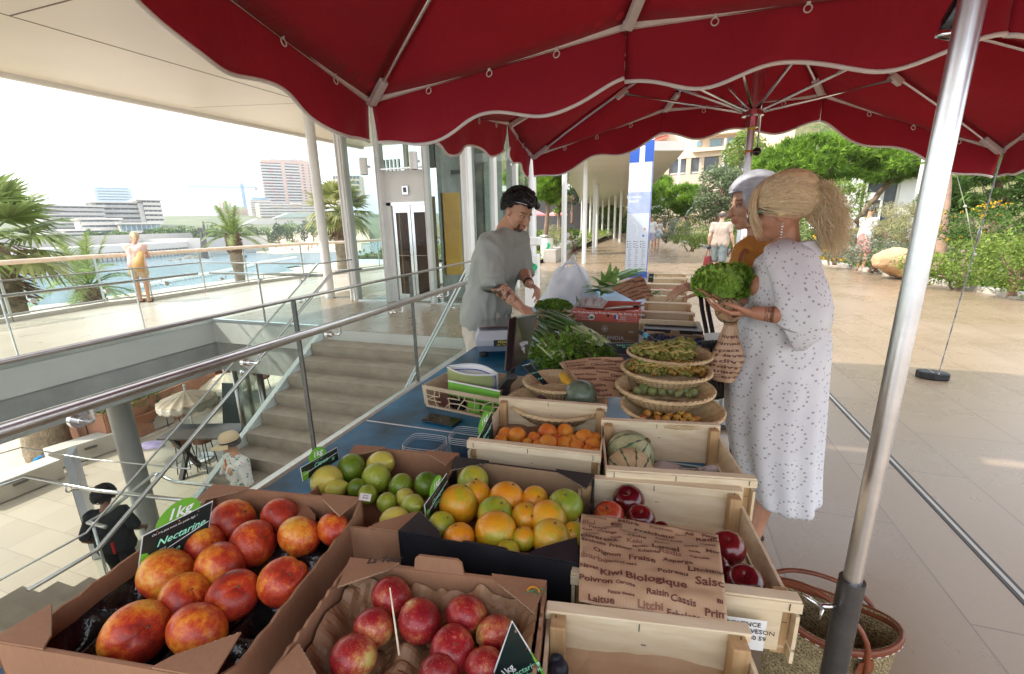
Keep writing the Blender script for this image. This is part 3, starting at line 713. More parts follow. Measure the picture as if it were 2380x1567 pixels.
def bush(name,label,px,py,hw,hh,dist,m,n=26,nl=60,size=.09,group=None,cat='shrub',flowers=None,seed=1,cs=.36,ry=None,stems=True,fn=60,fs=.06,needle=False,**k):
 r=random.Random(seed*7+int(px));c=PD(px,py,dist);rx=psize(c,hw);rz=psize(c,hh);ry=ry or min(rx,rz*1.3)
 zb=c.z-rz
 t=thing(name,label,cat,(c.x,c.y,zb),0,group)
 mb=MB()
 if needle:
  for i in range(n):
   q=rv(r);q=q/q.length*(q.length**.4);f=r.uniform(.6,1.2)*cs
   needles(mb,c+V((q.x*rx*.85,q.y*ry*.85,q.z*rz*.8)),(rx*f,ry*f,rz*f*.6),nl,size,r)
 else:clumpy(mb,c,(rx,ry,rz),n,nl,size,r,cs=cs,**k)
 obj('foliage',mb,m,t)
 if stems:
  mb=MB()
  for i in range(5):limb(mb,(c.x+r.uniform(-.2,.2)*rx,c.y,zb-.1),c+V((r.uniform(-.6,.6)*rx,r.uniform(-.5,.5)*ry,r.uniform(-.1,.5)*rz)),.03,.01,r)
  obj('stem',mb,M_BARK,t)
 if flowers:
  mb=MB()
  for i in range(fn):
   q=rv(r).normalized();p=c+V((q.x*rx,-abs(q.y)*ry if r.random()<.7 else q.y*ry,q.z*rz))*1.0
   p=c+V((q.x*rx,q.y*ry,q.z*rz))
   leaves(mb,p,(fs,fs,fs*.6),6,fs*.9,r,asp=.8)
  obj('blossom',mb,flowers,t)
 return t
def tree(name,label,px,pyb,pyc,hw,hh,dist,m,trunk_r=.12,zb=None,nb=9,nl=60,size=.1,needle=False,group=None,seed=1,lean=0.,cs=.34,trunk_px=None,n=30):
 r=random.Random(seed*13+int(px));c=PD(px,pyc,dist);b=PD(trunk_px or px,pyb,dist)
 if zb is not None:b=V((b.x,b.y,zb))
 rx=psize(c,hw);rz=psize(c,hh);ry=rx*.9
 t=thing(name,label,'tree',b,0,group)
 mb=MB();fork=b.lerp(V((c.x,c.y,c.z-rz*.6)),.85)
 limb(mb,b,fork,trunk_r,trunk_r*.7,r,.03,8)
 ends=[]
 for i in range(nb):
  q=rv(r);e=c+V((q.x*rx*.75,q.y*ry*.75,abs(q.z)*rz*.6-rz*.15));limb(mb,fork,e,trunk_r*.45,trunk_r*.12,r,.1);ends.append(e)
 obj('trunk',mb,M_BARK,t,smooth=True)
 mb=MB()
 for i in range(n):
  q=rv(r);q=q/q.length*(q.length**.45);f=r.uniform(.55,1.2)*cs
  cc=c+V((q.x*rx*.82,q.y*ry*.82,q.z*rz*.82))
  if needle:needles(mb,cc,(rx*f,ry*f,rz*f*.7),nl,size,r)
  else:leaves(mb,cc,(rx*f,ry*f,rz*f*.8),nl,size,r)
 obj('crown',mb,m,t);return t
kp=[(1470,545),(1555,556),(1640,575),(1720,588),(1800,597),(1900,610),(2000,627),(2100,646),(2240,670),(2380,694),(2700,760)]
KP=[PZ(*q)for q in kp]
mb=MB()
for i in range(len(KP)-1):mb.beam(KP[i]+V((0,0,.03)),KP[i+1]+V((0,0,.03)),.3,.14)
struct('bed_kerb',mb,M_CONCP,bevel=.01)
def hillz(x,y,k):
 return .04+.9*(1-math.exp(-k/7.))+max(0,k-9)*.34+.12*fnoise((x,y,3),.35)*min(1,k)
dirn=V((1,.25,0)).normalized()
def bedf(u,v):
 i=min(int(u*(len(KP)-1)),len(KP)-2);f=u*(len(KP)-1)-i;a=KP[i].lerp(KP[i+1],f);k=(v**2)*90
 p=a+V((.9,.45,0))*k;return(p.x,p.y,hillz(p.x,p.y,k))
M_SOIL=mat('planted_earth',(.16,.15,.06),.95,var=.4,scale=1.6,bmp=.8,bscale=9,bdist=.1)
struct('planting_bed',MB().grid(bedf,60,40),M_SOIL,smooth=True)
def bedpt(px,py):
 d=wray(px,py).normalized();t=4.
 while t<160:
  p=CAMP+d*t
  best=min((KP[i].lerp(KP[i+1],.5)-V((p.x,p.y,0))).length for i in range(len(KP)-1))
  z=hillz(p.x,p.y,best*.9)
  if p.z<=z:return p
  t+=.15
 return CAMP+d*60
mb=MB();r=random.Random(5)
for i in range(5200):
 u=r.random();v=r.random()**.8*.42;q=V(bedf(u,v));leaves(mb,q+V((0,0,.09)),(.28,.28,.17),5,.11,r,up=.8)
o=top('ground_cover',mb,M_BUSH,'low leafy ground cover filling the sloping planting beds','ground cover',origin=KP[5]);o['kind']='stuff'
bush('yellow_green_shrub','low yellow green shrub mass at the kerb in the right corner',2250,615,130,60,13.5,M_BUSHL,46,110,.06,seed=2,cs=.3,flowers=M_PINKF,fn=14,fs=.03)
bush('yellow_green_shrub','low yellow green shrub cut by the right picture edge',2375,600,85,75,12.3,M_BUSHL,40,110,.055,seed=3,cs=.3)
bush('lantana_shrub','orange yellow flowering lantana behind the low shrubs',2290,520,95,50,15.5,M_BUSH,34,90,.07,seed=4,flowers=M_YEL,fn=75,fs=.04)
bush('oleander_hedge','tall dark oleander hedge with long narrow leaves at right',2330,440,150,68,17.5,M_BUSH,60,90,.22,seed=5,asp=.22,cs=.26,cat='hedge')
bush('dry_shrub','pale dry twiggy shrub behind the man in pink shorts',2085,520,75,52,16.5,M_DRY,40,120,.09,seed=6,cs=.3,asp=.16)
bush('silver_shrub','low silver grey shrub beside the sandstone rock',2040,590,65,34,15.8,M_SILVER,28,90,.06,seed=7)
bush('flowering_shrub','shrub with yellow flowers left of the man in pink shorts',1945,560,45,48,16.8,M_SILVER,26,80,.06,seed=8,flowers=M_YEL,fn=90,fs=.05)
bush('green_shrub','deep green shrub between the blonde woman and yellow flowers',1900,530,60,60,19.5,M_BUSH,34,80,.09,seed=9)
bush('green_shrub','tall leafy green shrub in front of the white house',1950,465,60,48,22,M_BUSHL,34,80,.13,seed=10,asp=.3)
bush('green_shrub','dark green shrub right of the white house',2185,480,45,60,19,M_BUSH,34,80,.12,seed=21,asp=.3)
bush('yellow_green_shrub','rounded yellow green shrub beyond the man in beige',1610,545,55,34,21,M_BUSHL,34,90,.07,seed=11,needle=False)
bush('yellow_green_shrub','yellow green shrub just left of the grey haired woman',1700,550,40,40,19,M_BUSHL,26,80,.07,seed=12)
bush('silver_shrub','feathery silver shrub at the bend of the path',1575,535,28,26,25,M_SILVER,20,80,.08,seed=13)
bush('white_oleander','white flowering oleander behind the man in beige',1660,500,60,34,26,M_BUSH,30,70,.11,seed=14,flowers=M_WHT,fn=130,fs=.07)
bush('white_oleander','white flowering oleander beyond the walking couple',1545,495,42,32,30,M_BUSH,26,70,.12,seed=15,flowers=M_WHT,fn=80,fs=.08)
bush('silver_shrub','grey green shrub to the right of the walking couple',1548,535,26,26,28,M_SILVER,20,70,.1,seed=16)
tree('olive_tree','rounded grey green olive tree behind the man in beige',1672,560,448,62,66,25,M_OLIVE,.2,n=70,nl=110,size=.13,cs=.3,seed=1)
tree('pine_tree','broad bright green umbrella pine above the grey haired woman',1910,530,372,145,62,24,M_PINEF,.16,n=80,nl=60,size=.24,needle=True,seed=2,cs=.25,trunk_px=1908)
tree('pine_tree','bright pine reaching behind the near mast',2080,520,385,85,40,28,M_PINEF,.15,n=46,nl=55,size=.26,needle=True,seed=3,cs=.3,trunk_px=1988)
tree('pine_tree','small round bright green pine left of the olive tree',1590,525,465,48,36,29,M_PINEF,.12,n=40,nl=50,size=.26,needle=True,seed=4,cs=.3,trunk_px=1602)
tree('pine_tree','small pine half hidden by the information pillar',1530,520,450,32,50,36,M_PINEF,.12,n=34,nl=50,size=.3,needle=True,seed=5,cs=.3)
tree('broadleaf_tree','tall loose green tree in front of the cream apartment block',1730,480,362,52,60,44,M_BUSHL,.15,n=44,nl=80,size=.24,seed=6,cs=.3)
tree('pine_tree','pine behind the right corner of the far red canopy',2330,560,380,70,50,26,M_PINEF,.2,n=36,nl=50,size=.26,needle=True,seed=7,cs=.3,trunk_px=2300)
b=PD(2192,588,16.2);mb=MB();limb(mb,(b.x,b.y,0),PD(2208,300,16.4),.125,.10,random.Random(4),.01,10)
tr=thing('pine_tree','tall pine with bare pinkish trunk just right of the near mast','tree',(b.x,b.y,0));obj('trunk',mb,mat('pink_bark',(.42,.27,.19),.9,var=.3,scale=6,bmp=.7,bscale=14,bdist=.03),tr,smooth=True)
mb=MB();cc=PD(2240,260,17)
for i in range(30):q=rv(r);needles(mb,cc+V((q.x*2.2,q.y*2,q.z*1)),(.7,.7,.4),40,.2,r)
obj('crown',mb,M_PINEF,tr)
c=PD(2098,612,14.9);mb=MB();mb.ball((0,0,0),(.62,.45,.34),28,18)
mb.v=[c+q*(1+.35*noise.noise(q*2.3+V((3,1,2)))+.12*noise.noise(q*7))for q in mb.v]
top('rock',mb,mat('golden_sandstone',(.60,.40,.22),.85,var=.25,scale=5,bmp=.8,bscale=12,bdist=.05),'golden sandstone boulder lying on the bed behind the kerb','rock',smooth=True)
def hb(u,v):
 x=-40+u*170;y=70+v*70+abs(u-.4)*10;return(x,y,-1+v*46+3*fnoise((x,y,0),.05))
struct('hillside',MB().grid(hb,30,12),M_SOIL,smooth=True)
mb=MB();r=random.Random(9)
for i in range(620):
 q=V(hb(r.random(),r.random()));s=r.uniform(1.6,3.4);leaves(mb,q+V((0,0,s*.6)),(s,s,s*.8),46,.8,r)
o=top('hillside_wood',mb,M_FARTREE,'distant wooded hillside behind the buildings','wood',origin=(0,90,0));o['kind']='stuff'
mb=MB();r=random.Random(12);g0=PZ(1180,600)
def gardf(u,v):x=-14+u*9.6;y=17+v*34;return(x+(1-v)*0,y,.12+.35*v+.05*fnoise((x,y,1)))
struct('garden_bed',MB().grid(gardf,20,30),M_SOIL)
for i in range(1300):
 q=V(gardf(r.random(),r.random()));leaves(mb,q+V((0,0,.15)),(.4,.4,.22),5,.16,r,up=.8)
o=top('ground_cover',mb,M_BUSHL,'grassy ground cover in the bed behind the litter bin','ground cover',origin=(-8,25,0));o['kind']='stuff'
tree('pine_tree','bright umbrella pine right of the lift seen over the vendor',1215,560,425,42,46,24,M_PINEF,.13,n=44,nl=60,size=.24,needle=True,seed=8,cs=.28,trunk_px=1228)
tree('pine_tree','umbrella pine standing between the white poles',1275,565,432,40,44,22,M_PINEF,.13,n=44,nl=60,size=.22,needle=True,seed=9,cs=.28,trunk_px=1268)
tree('young_tree','thin young tree with light green crown beside the poles',1300,560,470,26,30,27,M_BUSHL,.06,n=26,nl=50,size=.14,seed=10,cs=.3,trunk_px=1302)
tree('round_tree','dark round tree under the far curve of the canopy',1330,520,450,30,28,50,M_FARDARK,.2,n=26,nl=60,size=.3,seed=11,cs=.35)
bush('garden_shrub','dark leafy shrub left of the litter bin',1240,565,24,40,19.5,M_BUSH,26,60,.1,seed=30)
bush('garden_shrub','blue green low shrub above the planter wall',1310,570,26,14,20,M_SILVER,16,60,.07,seed=31)
bush('garden_shrub','tall grass shrub between the poles',1295,545,34,24,26,M_DRY,22,60,.14,seed=32,asp=.12)
bush('garden_shrub','dark green hedge seen between the white poles',1420,520,55,34,62,M_BUSH,30,70,.35,seed=33)
bush('garden_shrub','light green shrub beyond the white poles',1395,478,40,22,66,M_BUSHL,26,60,.35,seed=34)
bush('garden_shrub','leafy shrub at the foot of the garden pine',1330,545,14,18,27,M_BUSH,14,50,.1,seed=35)
def fan_palm(label,px,py,dist,zb,R_,n=26,tr=.3,m=None,seed=1,rag=True,trunk_top=None,dry=0.):
 r=random.Random(seed);c=PD(px,py,dist);t=thing('fan_palm',label,'palm tree',(c.x,c.y,zb))
 mb=MB();pts=[V((c.x+.0,c.y,zb+(c.z-zb-.1)*i/14))for i in range(15)]
 mb.tube(pts,[tr*(1.25-.35*i/14)*(1+.06*(i%2))for i in range(15)],16);obj('trunk',mb,M_PALMBARK,t,smooth=True)
 mb=MB()
 for i in range(150):
  a=r.uniform(0,6.28);z=r.uniform(-1.3,-.05)*R_*.55;rr_=tr*(1.25+.35*math.sin(-z/R_*5));d=V((math.cos(a),math.sin(a),-.9+r.uniform(0,.6))).normalized()
  p=c+V((math.cos(a)*rr_,math.sin(a)*rr_,z));mb.beam(p,p+d*.22*R_/1.4*r.uniform(.6,1.2),.05,.02)
 obj('leaf_bases',mb,M_BARK,t)
 for i in range(n):
  a=i*2.4+r.uniform(-.3,.3);el=1.25-2.0*(i/n)+r.uniform(-.12,.12)
  d=V((math.cos(a)*math.cos(el),math.sin(a)*math.cos(el),math.sin(el)));hub=c+d*R_*.5
  mb=MB();mb.tube([c,c+d*R_*.26+V((0,0,.03)),hub],[.03,.02,.015],6)
  side=d.cross(V((0,0,1)));side=side.normalized()if side.length>.1 else V((1,0,0));nrm=side.cross(d)
  for k in range(30):
   th=(k/29-.5)*math.pi*1.25;q=(d*math.cos(th)+side*math.sin(th)).normalized();L=R_*.62*(.7+.3*math.cos(th))*r.uniform(.85,1.1)
   w=q.cross(nrm).normalized()*.035*R_/1.3;droop=V((0,0,-1))*L*(.25 if el>.2 else .45)*r.uniform(.6,1.3)
   m1=hub+q*L*.55+droop*.15;e=hub+q*L*.95+droop*.8
   kx=len(mb.v);mb.v+=[hub-w*.2,hub+w*.2,m1+w,m1-w,e];mb.f+=[(kx,kx+1,kx+2,kx+3),(kx+3,kx+2,kx+4)];mb.mi+=[0,0]
  obj('frond',mb,M_PALM2 if(r.random()<dry or i>n*.8)else(m or M_PALM),t)
 return t
def date_palm(label,px,py,dist,zb,R_,n=20,tr=.3,seed=1,m=None):
 r=random.Random(seed);c=PD(px,py,dist);t=thing('date_palm',label,'palm tree',(c.x,c.y,zb))
 mb=MB();K=26;mb.tube([V((c.x,c.y,zb+(c.z-zb)*i/K))for i in range(K+1)],[tr*(1.05 if i<K*.75 else 1.3)*(1+.08*(i%2))for i in range(K+1)],16);obj('trunk',mb,M_PALMBARK,t,smooth=False)
 mb=MB()
 for i in range(160):
  a=r.uniform(0,6.28);z=r.uniform(-.9,.05)*R_*.5;p=c+V((math.cos(a)*tr*1.2,math.sin(a)*tr*1.2,z));d=V((math.cos(a),math.sin(a),.9)).normalized();mb.beam(p,p+d*.16*R_/2,.07,.03)
 obj('leaf_bases',mb,M_BARK,t)
 for i in range(n):
  a=i*2.4+r.uniform(-.2,.2);el=1.35-1.45*(i/n)+r.uniform(-.1,.1);h=V((math.cos(a),math.sin(a),0));L=R_*r.uniform(.9,1.1)
  def cur(s):
   e2=el-s*s*1.5*(.55+.5*(i/n));return c+h*L*(s*math.cos(el)*(1-.12*s)+.0)+V((0,0,L*(s*math.sin(el)-(s**2.2)*.5*(1 if i/n>.2 else .35))))
  mb=MB();pts=[cur(k/8)for k in range(9)];mb.tube(pts,[.025*(1-k/9)for k in range(9)],5)
  for k in range(44):
   s=.14+.86*k/43;p=cur(s);d=(cur(min(1,s+.02))-cur(s-.02)).normalized();sd=d.cross(V((0,0,1))).normalized()
   for sg in(-1,1):
    l=R_*.2*math.sin(math.pi*min(1,s*.9+.08))**.5*r.uniform(.8,1.1);q=(sd*sg+d*.8+V((0,0,.25-.5*r.random()))).normalized();w=d*.018*R_/2
    kx=len(mb.v);mb.v+=[p-w,p+w,p+q*l+V((0,0,-.1*l))];mb.f.append((kx,kx+1,kx+2));mb.mi.append(0)
  obj('frond',mb,m or M_PALM,t)
 return t
fan_palm('big fan palm at the left picture edge rising from the beach',-34,562,15.9,-4.2,1.85,26,.36,seed=2)
date_palm('small date palm whose crown spreads behind the sea railing',208,668,22.5,-4.4,2.3,20,.24,seed=3)
date_palm('date palm in the middle of the sea view with a slim trunk',541,548,25,-4.5,1.85,22,.20,seed=4)
fan_palm('fan palm with shaggy brown neck beside the lift',787,492,21.5,-4.4,1.65,26,.30,seed=5,dry=.4,m=M_PALM2)
SEAZ=-5.
M_BW=mat('pale_render',(.62,.58,.52),.7,var=.05,scale=.1);M_BP=mat('salmon_render',(.60,.40,.30),.7,var=.06,scale=.1)
M_BG=mat('grey_stone_cladding',(.44,.42,.39),.7,var=.1,scale=.1);M_BGL=mat('blue_window_glass',(.22,.36,.44),.12,var=.2,scale=.2)
M_BWIN=mat('shaded_window_glass',(.10,.11,.12),.2,var=.4,scale=.3);M_BCR=mat('cream_render',(.74,.58,.42),.7,var=.05,scale=.2);M_BST=mat('travertine_cladding',(.58,.45,.34),.7,var=.12,scale=.3)
M_AWN=mat('coral_awning',(.70,.16,.10),.7,var=.08);M_GREENR=mat('pale_green_roofing',(.42,.50,.44),.6,var=.05,scale=.05)
class Fr:
 def __init__(s,px,py,dist,turn=0.,zb=None):
  s.o=PD(px,py,dist);d=V((s.o.x,s.o.y,0)).normalized();a=math.atan2(d.x,d.y)
  s.o0=V((s.o.x,s.o.y,s.o.z if zb is None else zb));s.rz=-a+turn
  s.x=V((math.cos(s.rz),math.sin(s.rz),0));s.y=V((-math.sin(s.rz),math.cos(s.rz),0));s.k=depth(s.o)/CF
 def p(s,x,y,z):return s.o0+s.x*x+s.y*y+V((0,0,z))
 def box(s,mb,x0,x1,y0,y1,z0,z1):return mb.box(s.p((x0+x1)/2,(y0+y1)/2,(z0+z1)/2),(abs(x1-x0),abs(y1-y0),abs(z1-z0)),s.rz)
def floors(T,F,x0,x1,y0,z0,fh,nf,glassm=None,slabm=None,over=1.2,dep=.6,awn=None,r=None,bays=None,slabh=.35,rail=True):
 for i in range(nf):
  z=z0+i*fh
  mb=MB();F.box(mb,x0+.2,x1-.2,y0-.05,y0+.2,z+slabh,z+fh-.25);obj('window',mb,glassm or M_BWIN,T)
  mb=MB();F.box(mb,x0,x1,y0-over,y0+.1,z,z+slabh);
  if rail:F.box(mb,x0,x1,y0-over,y0-over+.12,z+slabh,z+slabh+.8)
  obj('balcony',mb,slabm or M_BW,T)
  if bays:
   mb=MB()
   for k in range(1,bays):F.box(mb,x0+(x1-x0)*k/bays-.18,x0+(x1-x0)*k/bays+.18,y0-.12,y0+.1,z+slabh,z+fh)
   obj('pier',mb,slabm or M_BW,T)
  if awn and r.random()<.6:
   for q in range(r.randint(1,2)):
    a=x0+(x1-x0)*r.uniform(.02,.7);w=(x1-x0)*r.uniform(.12,.28);mb=MB()
    mb.slab([F.p(a,y0,z+fh-.3),F.p(a+w,y0,z+fh-.3),F.p(a+w,y0-over-.5,z+fh-1.3),F.p(a,y0-over-.5,z+fh-1.3)],(0,0,1),.08);obj('awning',mb,awn,T)
r=random.Random(21)
F=Fr(680,478,520,R(8));k=F.k;W_=106*k;Hh_=99*k
T=thing('apartment_tower','tall salmon apartment tower with white balconies and coral awnings','building',F.o0)
mb=MB();F.box(mb,-W_*.5,W_*.5,0,22,-6,Hh_-2);F.box(mb,-W_*.13,-.06*W_,-2.2,.1,-6,Hh_-1);F.box(mb,W_*.22,W_*.5,-2.2,1,-6,Hh_);F.box(mb,-W_*.5,W_*.22,-1.8,0.1,Hh_-3.5,Hh_-1);obj('wall',mb,M_BP,T)
mb=MB();F.box(mb,-W_*.3,W_*.1,4,14,Hh_-2,Hh_+1.2);F.box(mb,W_*.1,W_*.35,3,12,Hh_,Hh_+2);obj('roof_plant',mb,M_BG,T)
nf=15;fh=(Hh_-3)/nf
floors(T,F,-W_*.5-.8,-W_*.13,-.1,0,fh,nf,awn=M_AWN,r=r,over=2.2,slabh=.5);floors(T,F,-W_*.06,W_*.22,-.1,0,fh,nf,awn=M_AWN,r=r,over=2.4,slabh=.5)
for i in range(nf):
 for xx in(.27,.40):
  mb=MB();F.box(mb,W_*xx,W_*(xx+.05+.04*(xx>.3)),-2.3,-2.1,i*fh+fh*.35,i*fh+fh*.75);obj('window',mb,M_BWIN,T)
F=Fr(672,503,430,R(12));k=F.k;T=thing('apartment_block','low long block with many small awnings below the salmon tower','building',F.o0)
W_=118*k;Hh_=30*k;mb=MB();F.box(mb,-W_/2,W_/2,0,18,-8,Hh_);obj('wall',mb,M_BP,T);floors(T,F,-W_/2,W_/2,0,0,Hh_/5,5,awn=M_BCR,r=r,over=1.8,bays=9,slabh=.6)
F=Fr(775,470,420,R(-15));k=F.k;T=thing('apartment_block','terraced cream block right of the slim white column','building',F.o0)
for j in range(5):
 mb=MB();F.box(mb,(-30+j*7)*k,60*k,j*2.,24,j*12*k,(j+1)*12*k);obj('wall',mb,M_BCR,T)
 floors(T,F,(-30+j*7)*k,60*k,j*2.-.05,j*12*k,12*k,1,over=1.8,bays=8,slabm=M_BCR,slabh=.8)
F=Fr(610,492,460,R(5));k=F.k;T=thing('apartment_block','white round-cornered block left of the salmon tower','building',F.o0)
mb=MB();F.box(mb,-22*k,20*k,0,18,-10,26*k);obj('wall',mb,M_BW,T);floors(T,F,-22*k,20*k,0,0,5.2*k,5,over=1.2,bays=7,slabh=.5)
mb=MB();F.box(mb,-16*k,16*k,2,16,26*k,32*k);obj('penthouse',mb,M_BGL,T)
F=Fr(572,492,520);k=F.k;T=thing('tower_crane','pale blue tower crane standing over the town','crane',F.o0);M_CR=mat('pale_blue_crane',(.25,.42,.55),.5)
mb=MB()
for sx_,sy_ in((-1,0),(1,0),(0,2)):
 mb.beam(F.p(sx_*1.1,sy_,-5),F.p(sx_*1.1,sy_,62*k),.7,.7)
for i in range(18):mb.beam(F.p(-1.1,0,i*3.4*k),F.p(1.1,0,(i+1)*3.4*k),.22,.22);mb.beam(F.p(1.1,0,i*3.4*k),F.p(-1.1,0,(i+1)*3.4*k),.22,.22)
obj('mast',mb,M_CR,T)
mb=MB();a,b=F.p(-113*k,0,52*k),F.p(30*k,0,54*k);mb.beam(a,b,1.1,1.1);mb.beam(F.p(-100*k,0,53.2*k+.4),F.p(28*k,0,55.4*k+.6),.3,.3)
for i in range(30):u=-108+i*4.6;mb.beam(F.p(u*k,0,52*k),F.p((u+2.3)*k,0,54.2*k),.2,.2)
mb.beam(F.p(0,0,62*k),F.p(0,0,70*k),.8,.8);mb.beam(F.p(0,0,70*k),F.p(-70*k,0,53*k),.15,.15);mb.beam(F.p(0,0,70*k),F.p(28*k,0,55*k),.15,.15)
obj('jib',mb,M_CR,T)
mb=MB();F.box(mb,24*k,31*k,-1,1,47*k,54*k);obj('counterweight',mb,M_BG,T)
F=Fr(548,510,480,R(4));k=F.k;T=thing('theatre_building','ornate stone building with green roof and small domed spires','building',F.o0)
mb=MB();F.box(mb,-22*k,28*k,0,20,-5,24*k);F.box(mb,-30*k,-18*k,-1,8,-5,26*k)
for i in range(7):F.box(mb,(-18+i*6.5)*k,(-16.5+i*6.5)*k,-.8,0,0,22*k)
obj('wall',mb,M_BST,T);mb=MB();F.box(mb,-20*k,26*k,1,19,24*k,29*k);obj('roof',mb,M_GREENR,T)
for x in(-26,-19,-6):
 mb=MB();q=F.p(x*k,3,26*k);mb.lathe([(2.4*k,0),(2.4*k,8*k),(3*k,8*k),(2.6*k,11*k),(1*k,14*k),(.3*k,15*k),(.1,20*k),(0,20*k)],q,12);obj('spire',mb,M_BST,T,smooth=True,angle=40)
for lab,px,py,w,h in(('long pale roofed hall behind the beach trees',640,548,110,38),('stepped grey green roof slabs under the awning block',700,520,80,24)):
 F=Fr(px,py,330,R(10));k=F.k;T=thing('hall',lab,'building',F.o0)
 mb=MB();F.box(mb,-w*.62*k,w*.5*k,0,20,-9,h*.62*k);obj('wall',mb,M_BW,T)
 mb=MB();mb.slab([F.p(-w*.66*k,-1,h*.55*k),F.p(-w*.3*k,-1,h*k),F.p(w*.5*k,-1,h*1.05*k),F.p(w*.52*k,-1,h*.6*k)],F.y,20);obj('roof',mb,M_GREENR if w<100 else M_BW,T)
def villa(lab,px,py,dist,turn,blocks,nm='terraced_residence'):
 F=Fr(px,py,dist,R(turn));k=F.k;T=thing(nm,lab,'building',F.o0)
 for(x0,x1,z0,z1,yy,nf,gm,bays)in blocks:
  mb=MB();F.box(mb,x0*k,x1*k,yy,yy+16,z0*k,z1*k);obj('wall',mb,M_BG if gm=='g' else M_BW,T)
  mb=MB();F.box(mb,(x0-4)*k,(x1+3)*k,yy-3,yy+17,z1*k,z1*k+.7);obj('roof',mb,M_BW,T)
  fh=(z1-z0)*k/nf
  floors(T,F,(x0+8 if nf>2 else x0+2)*k,x1*k,yy-.05,z0*k,fh,nf,M_BGL if gm=='b' else M_BWIN,M_BW if gm!='g' else M_BG,over=2.2,bays=bays,slabh=.6,rail=(nf>1))
 return T
villa('left wing of the terraced stone residence on the point',200,540,300,18,[(-60,50,18,58,6,4,'g',7),(-66,40,2,20,0,2,'g',6)])
villa('right taller wing of the terraced stone residence on the point',310,530,315,10,[(-60,58,14,56,6,4,'g',8),(20,64,10,62,3,5,'w',4)])
villa('white flat roofed villa with blue glass below the stone residence',250,548,262,8,[(-40,32,12,36,4,2,'b',6),(-70,60,-6,12,0,1,'b',9)],'villa')
villa('white flat roofed villa with long terrace behind the railing woman',335,556,250,6,[(-36,40,16,34,5,1,'b',8),(-20,66,-4,14,0,1,'w',9)],'villa')
villa('low white villa wing at the left end of the point',150,560,255,14,[(-30,70,-2,14,0,1,'b',10)],'villa')
F=Fr(270,476,700,R(2));k=F.k;T=thing('glass_tower','square blue glass tower with white balconies behind the stone residence','building',F.o0)
mb=MB();F.box(mb,-27*k,27*k,0,30,-10,35*k);obj('wall',mb,M_BGL,T);mb=MB();F.box(mb,-29*k,29*k,-1,31,35*k,38*k);obj('roof',mb,M_BGL,T)
floors(T,F,-33*k,33*k,-.2,0,6*k,6,M_BGL,mat('pale_blue_balcony',(.5,.6,.66),.4),over=3,bays=10,slabh=1.2)
for x in(-3,2):mb=MB();mb.tube([F.p(x*k,8,38*k),F.p(x*k,8,70*k)],.35,6);obj('antenna',mb,M_BW,T)
def hillf(u,v):
 a=-1.35+u*1.5;d=620+v*500;x=math.sin(a)*d;y=math.cos(a)*d;h=2+26*v**.8*(.6+.5*fnoise((u*4,v*2,1)))
 if v<.02:h=SEAZ-2
 return(x,y,h)
struct('coastal_hills',MB().grid(hillf,50,10),M_FARDARK,smooth=True)
for i,(px,py,w,h)in enumerate(((420,528,44,16),(470,522,36,20),(520,520,40,14),(395,520,26,10),(450,512,30,8))):
 F=Fr(px,py,560+i*12,R(6));k=F.k
 mb=MB();F.box(mb,-w/2*k,w/2*k,0,14,-8,h*.8*k);F.box(mb,-w/4*k,w/2.4*k,2,12,h*.8*k,h*k)
 T=top('town_building',mb,(M_BW,M_BG,M_BP,M_BCR,M_BP)[i],('small white town building left of the crane','grey town building under the crane jib','pinkish town building near the ornate theatre','small cream town building right of the stone residence','tiny salmon town building on the skyline')[i],'building',origin=F.o0)
 MW[T.name]=Matrix.Translation(T.location)
 for q in range(2):
  mb=MB();F.box(mb,-w*.45*k,w*.45*k,-.3,-.05,(h*.2+q*h*.3)*k,(h*.2+q*h*.3+h*.12)*k);obj('window',mb,M_BWIN,T)
def landf(u,v):
 a=-1.5+u*1.12;d=215+v*260;return(math.sin(a)*d,math.cos(a)*d,(SEAZ+1.6 if v>.01 else SEAZ-1)+v*16)
struct('far_shore',MB().grid(landf,40,12),mat('far_ground',(.13,.15,.07),.9,var=.3,scale=.05),smooth=False)
def wallrun(name,lab,p0,p1,h,dist0,dist1,m,z=SEAZ,cat='wall',t=1.2):
 a,b=PD(*p0,dist0),PD(*p1,dist1);a.z=b.z=z
 mb=MB();mb.beam(a+V((0,0,h/2)),b+V((0,0,h/2)),t,h);return top(name,mb,m,lab,cat)
a,b=PZ(75,620,SEAZ),PZ(500,583,SEAZ);d=(b-a)
T=thing('pier','long concrete pier on many dark piles across the water','pier',a)
mb=MB();mb.beam(a+V((0,0,2.6)),b+V((0,0,2.6)),8,1.5);obj('deck',mb,M_BW,T)
mb=MB();mb.beam(a+V((-8,0,4.4)),b+V((-8,0,4.4)),1,2.2);obj('parapet',mb,M_BG,T)
mb=MB();n=46
dn=d.normalized();sd=V((dn.y,-dn.x,0))*2.8
for i in range(n):
 q=a.lerp(b,i/n);mb=MB();mb.bb(q.x+sd.x-.35,q.x+sd.x+.35,q.y+sd.y-.35,q.y+sd.y+.35,SEAZ-.5,SEAZ+1.9);obj('pile',mb,M_BW,T)
mb=MB();mb.beam(a+V((-4,0,.8)),b+V((-4,0,.8)),1,2.4);obj('painted_shade_sheet',mb,M_BLACK,T)  # matt black sheet behind the piles, standing in for shade under the deck
wallrun('quay_wall','long pale quay wall behind the pier',(80,585),(480,560),4.2,175,150,M_BW)
wallrun('quay_wall','pale grey retaining wall behind the rocks and boats',(480,575),(620,568),4.4,140,150,M_BG)
bp=[PZ(x,y,SEAZ)for x,y in((596,588),(660,590),(740,588),(840,585),(840,566),(740,566),(640,572),(596,580))]
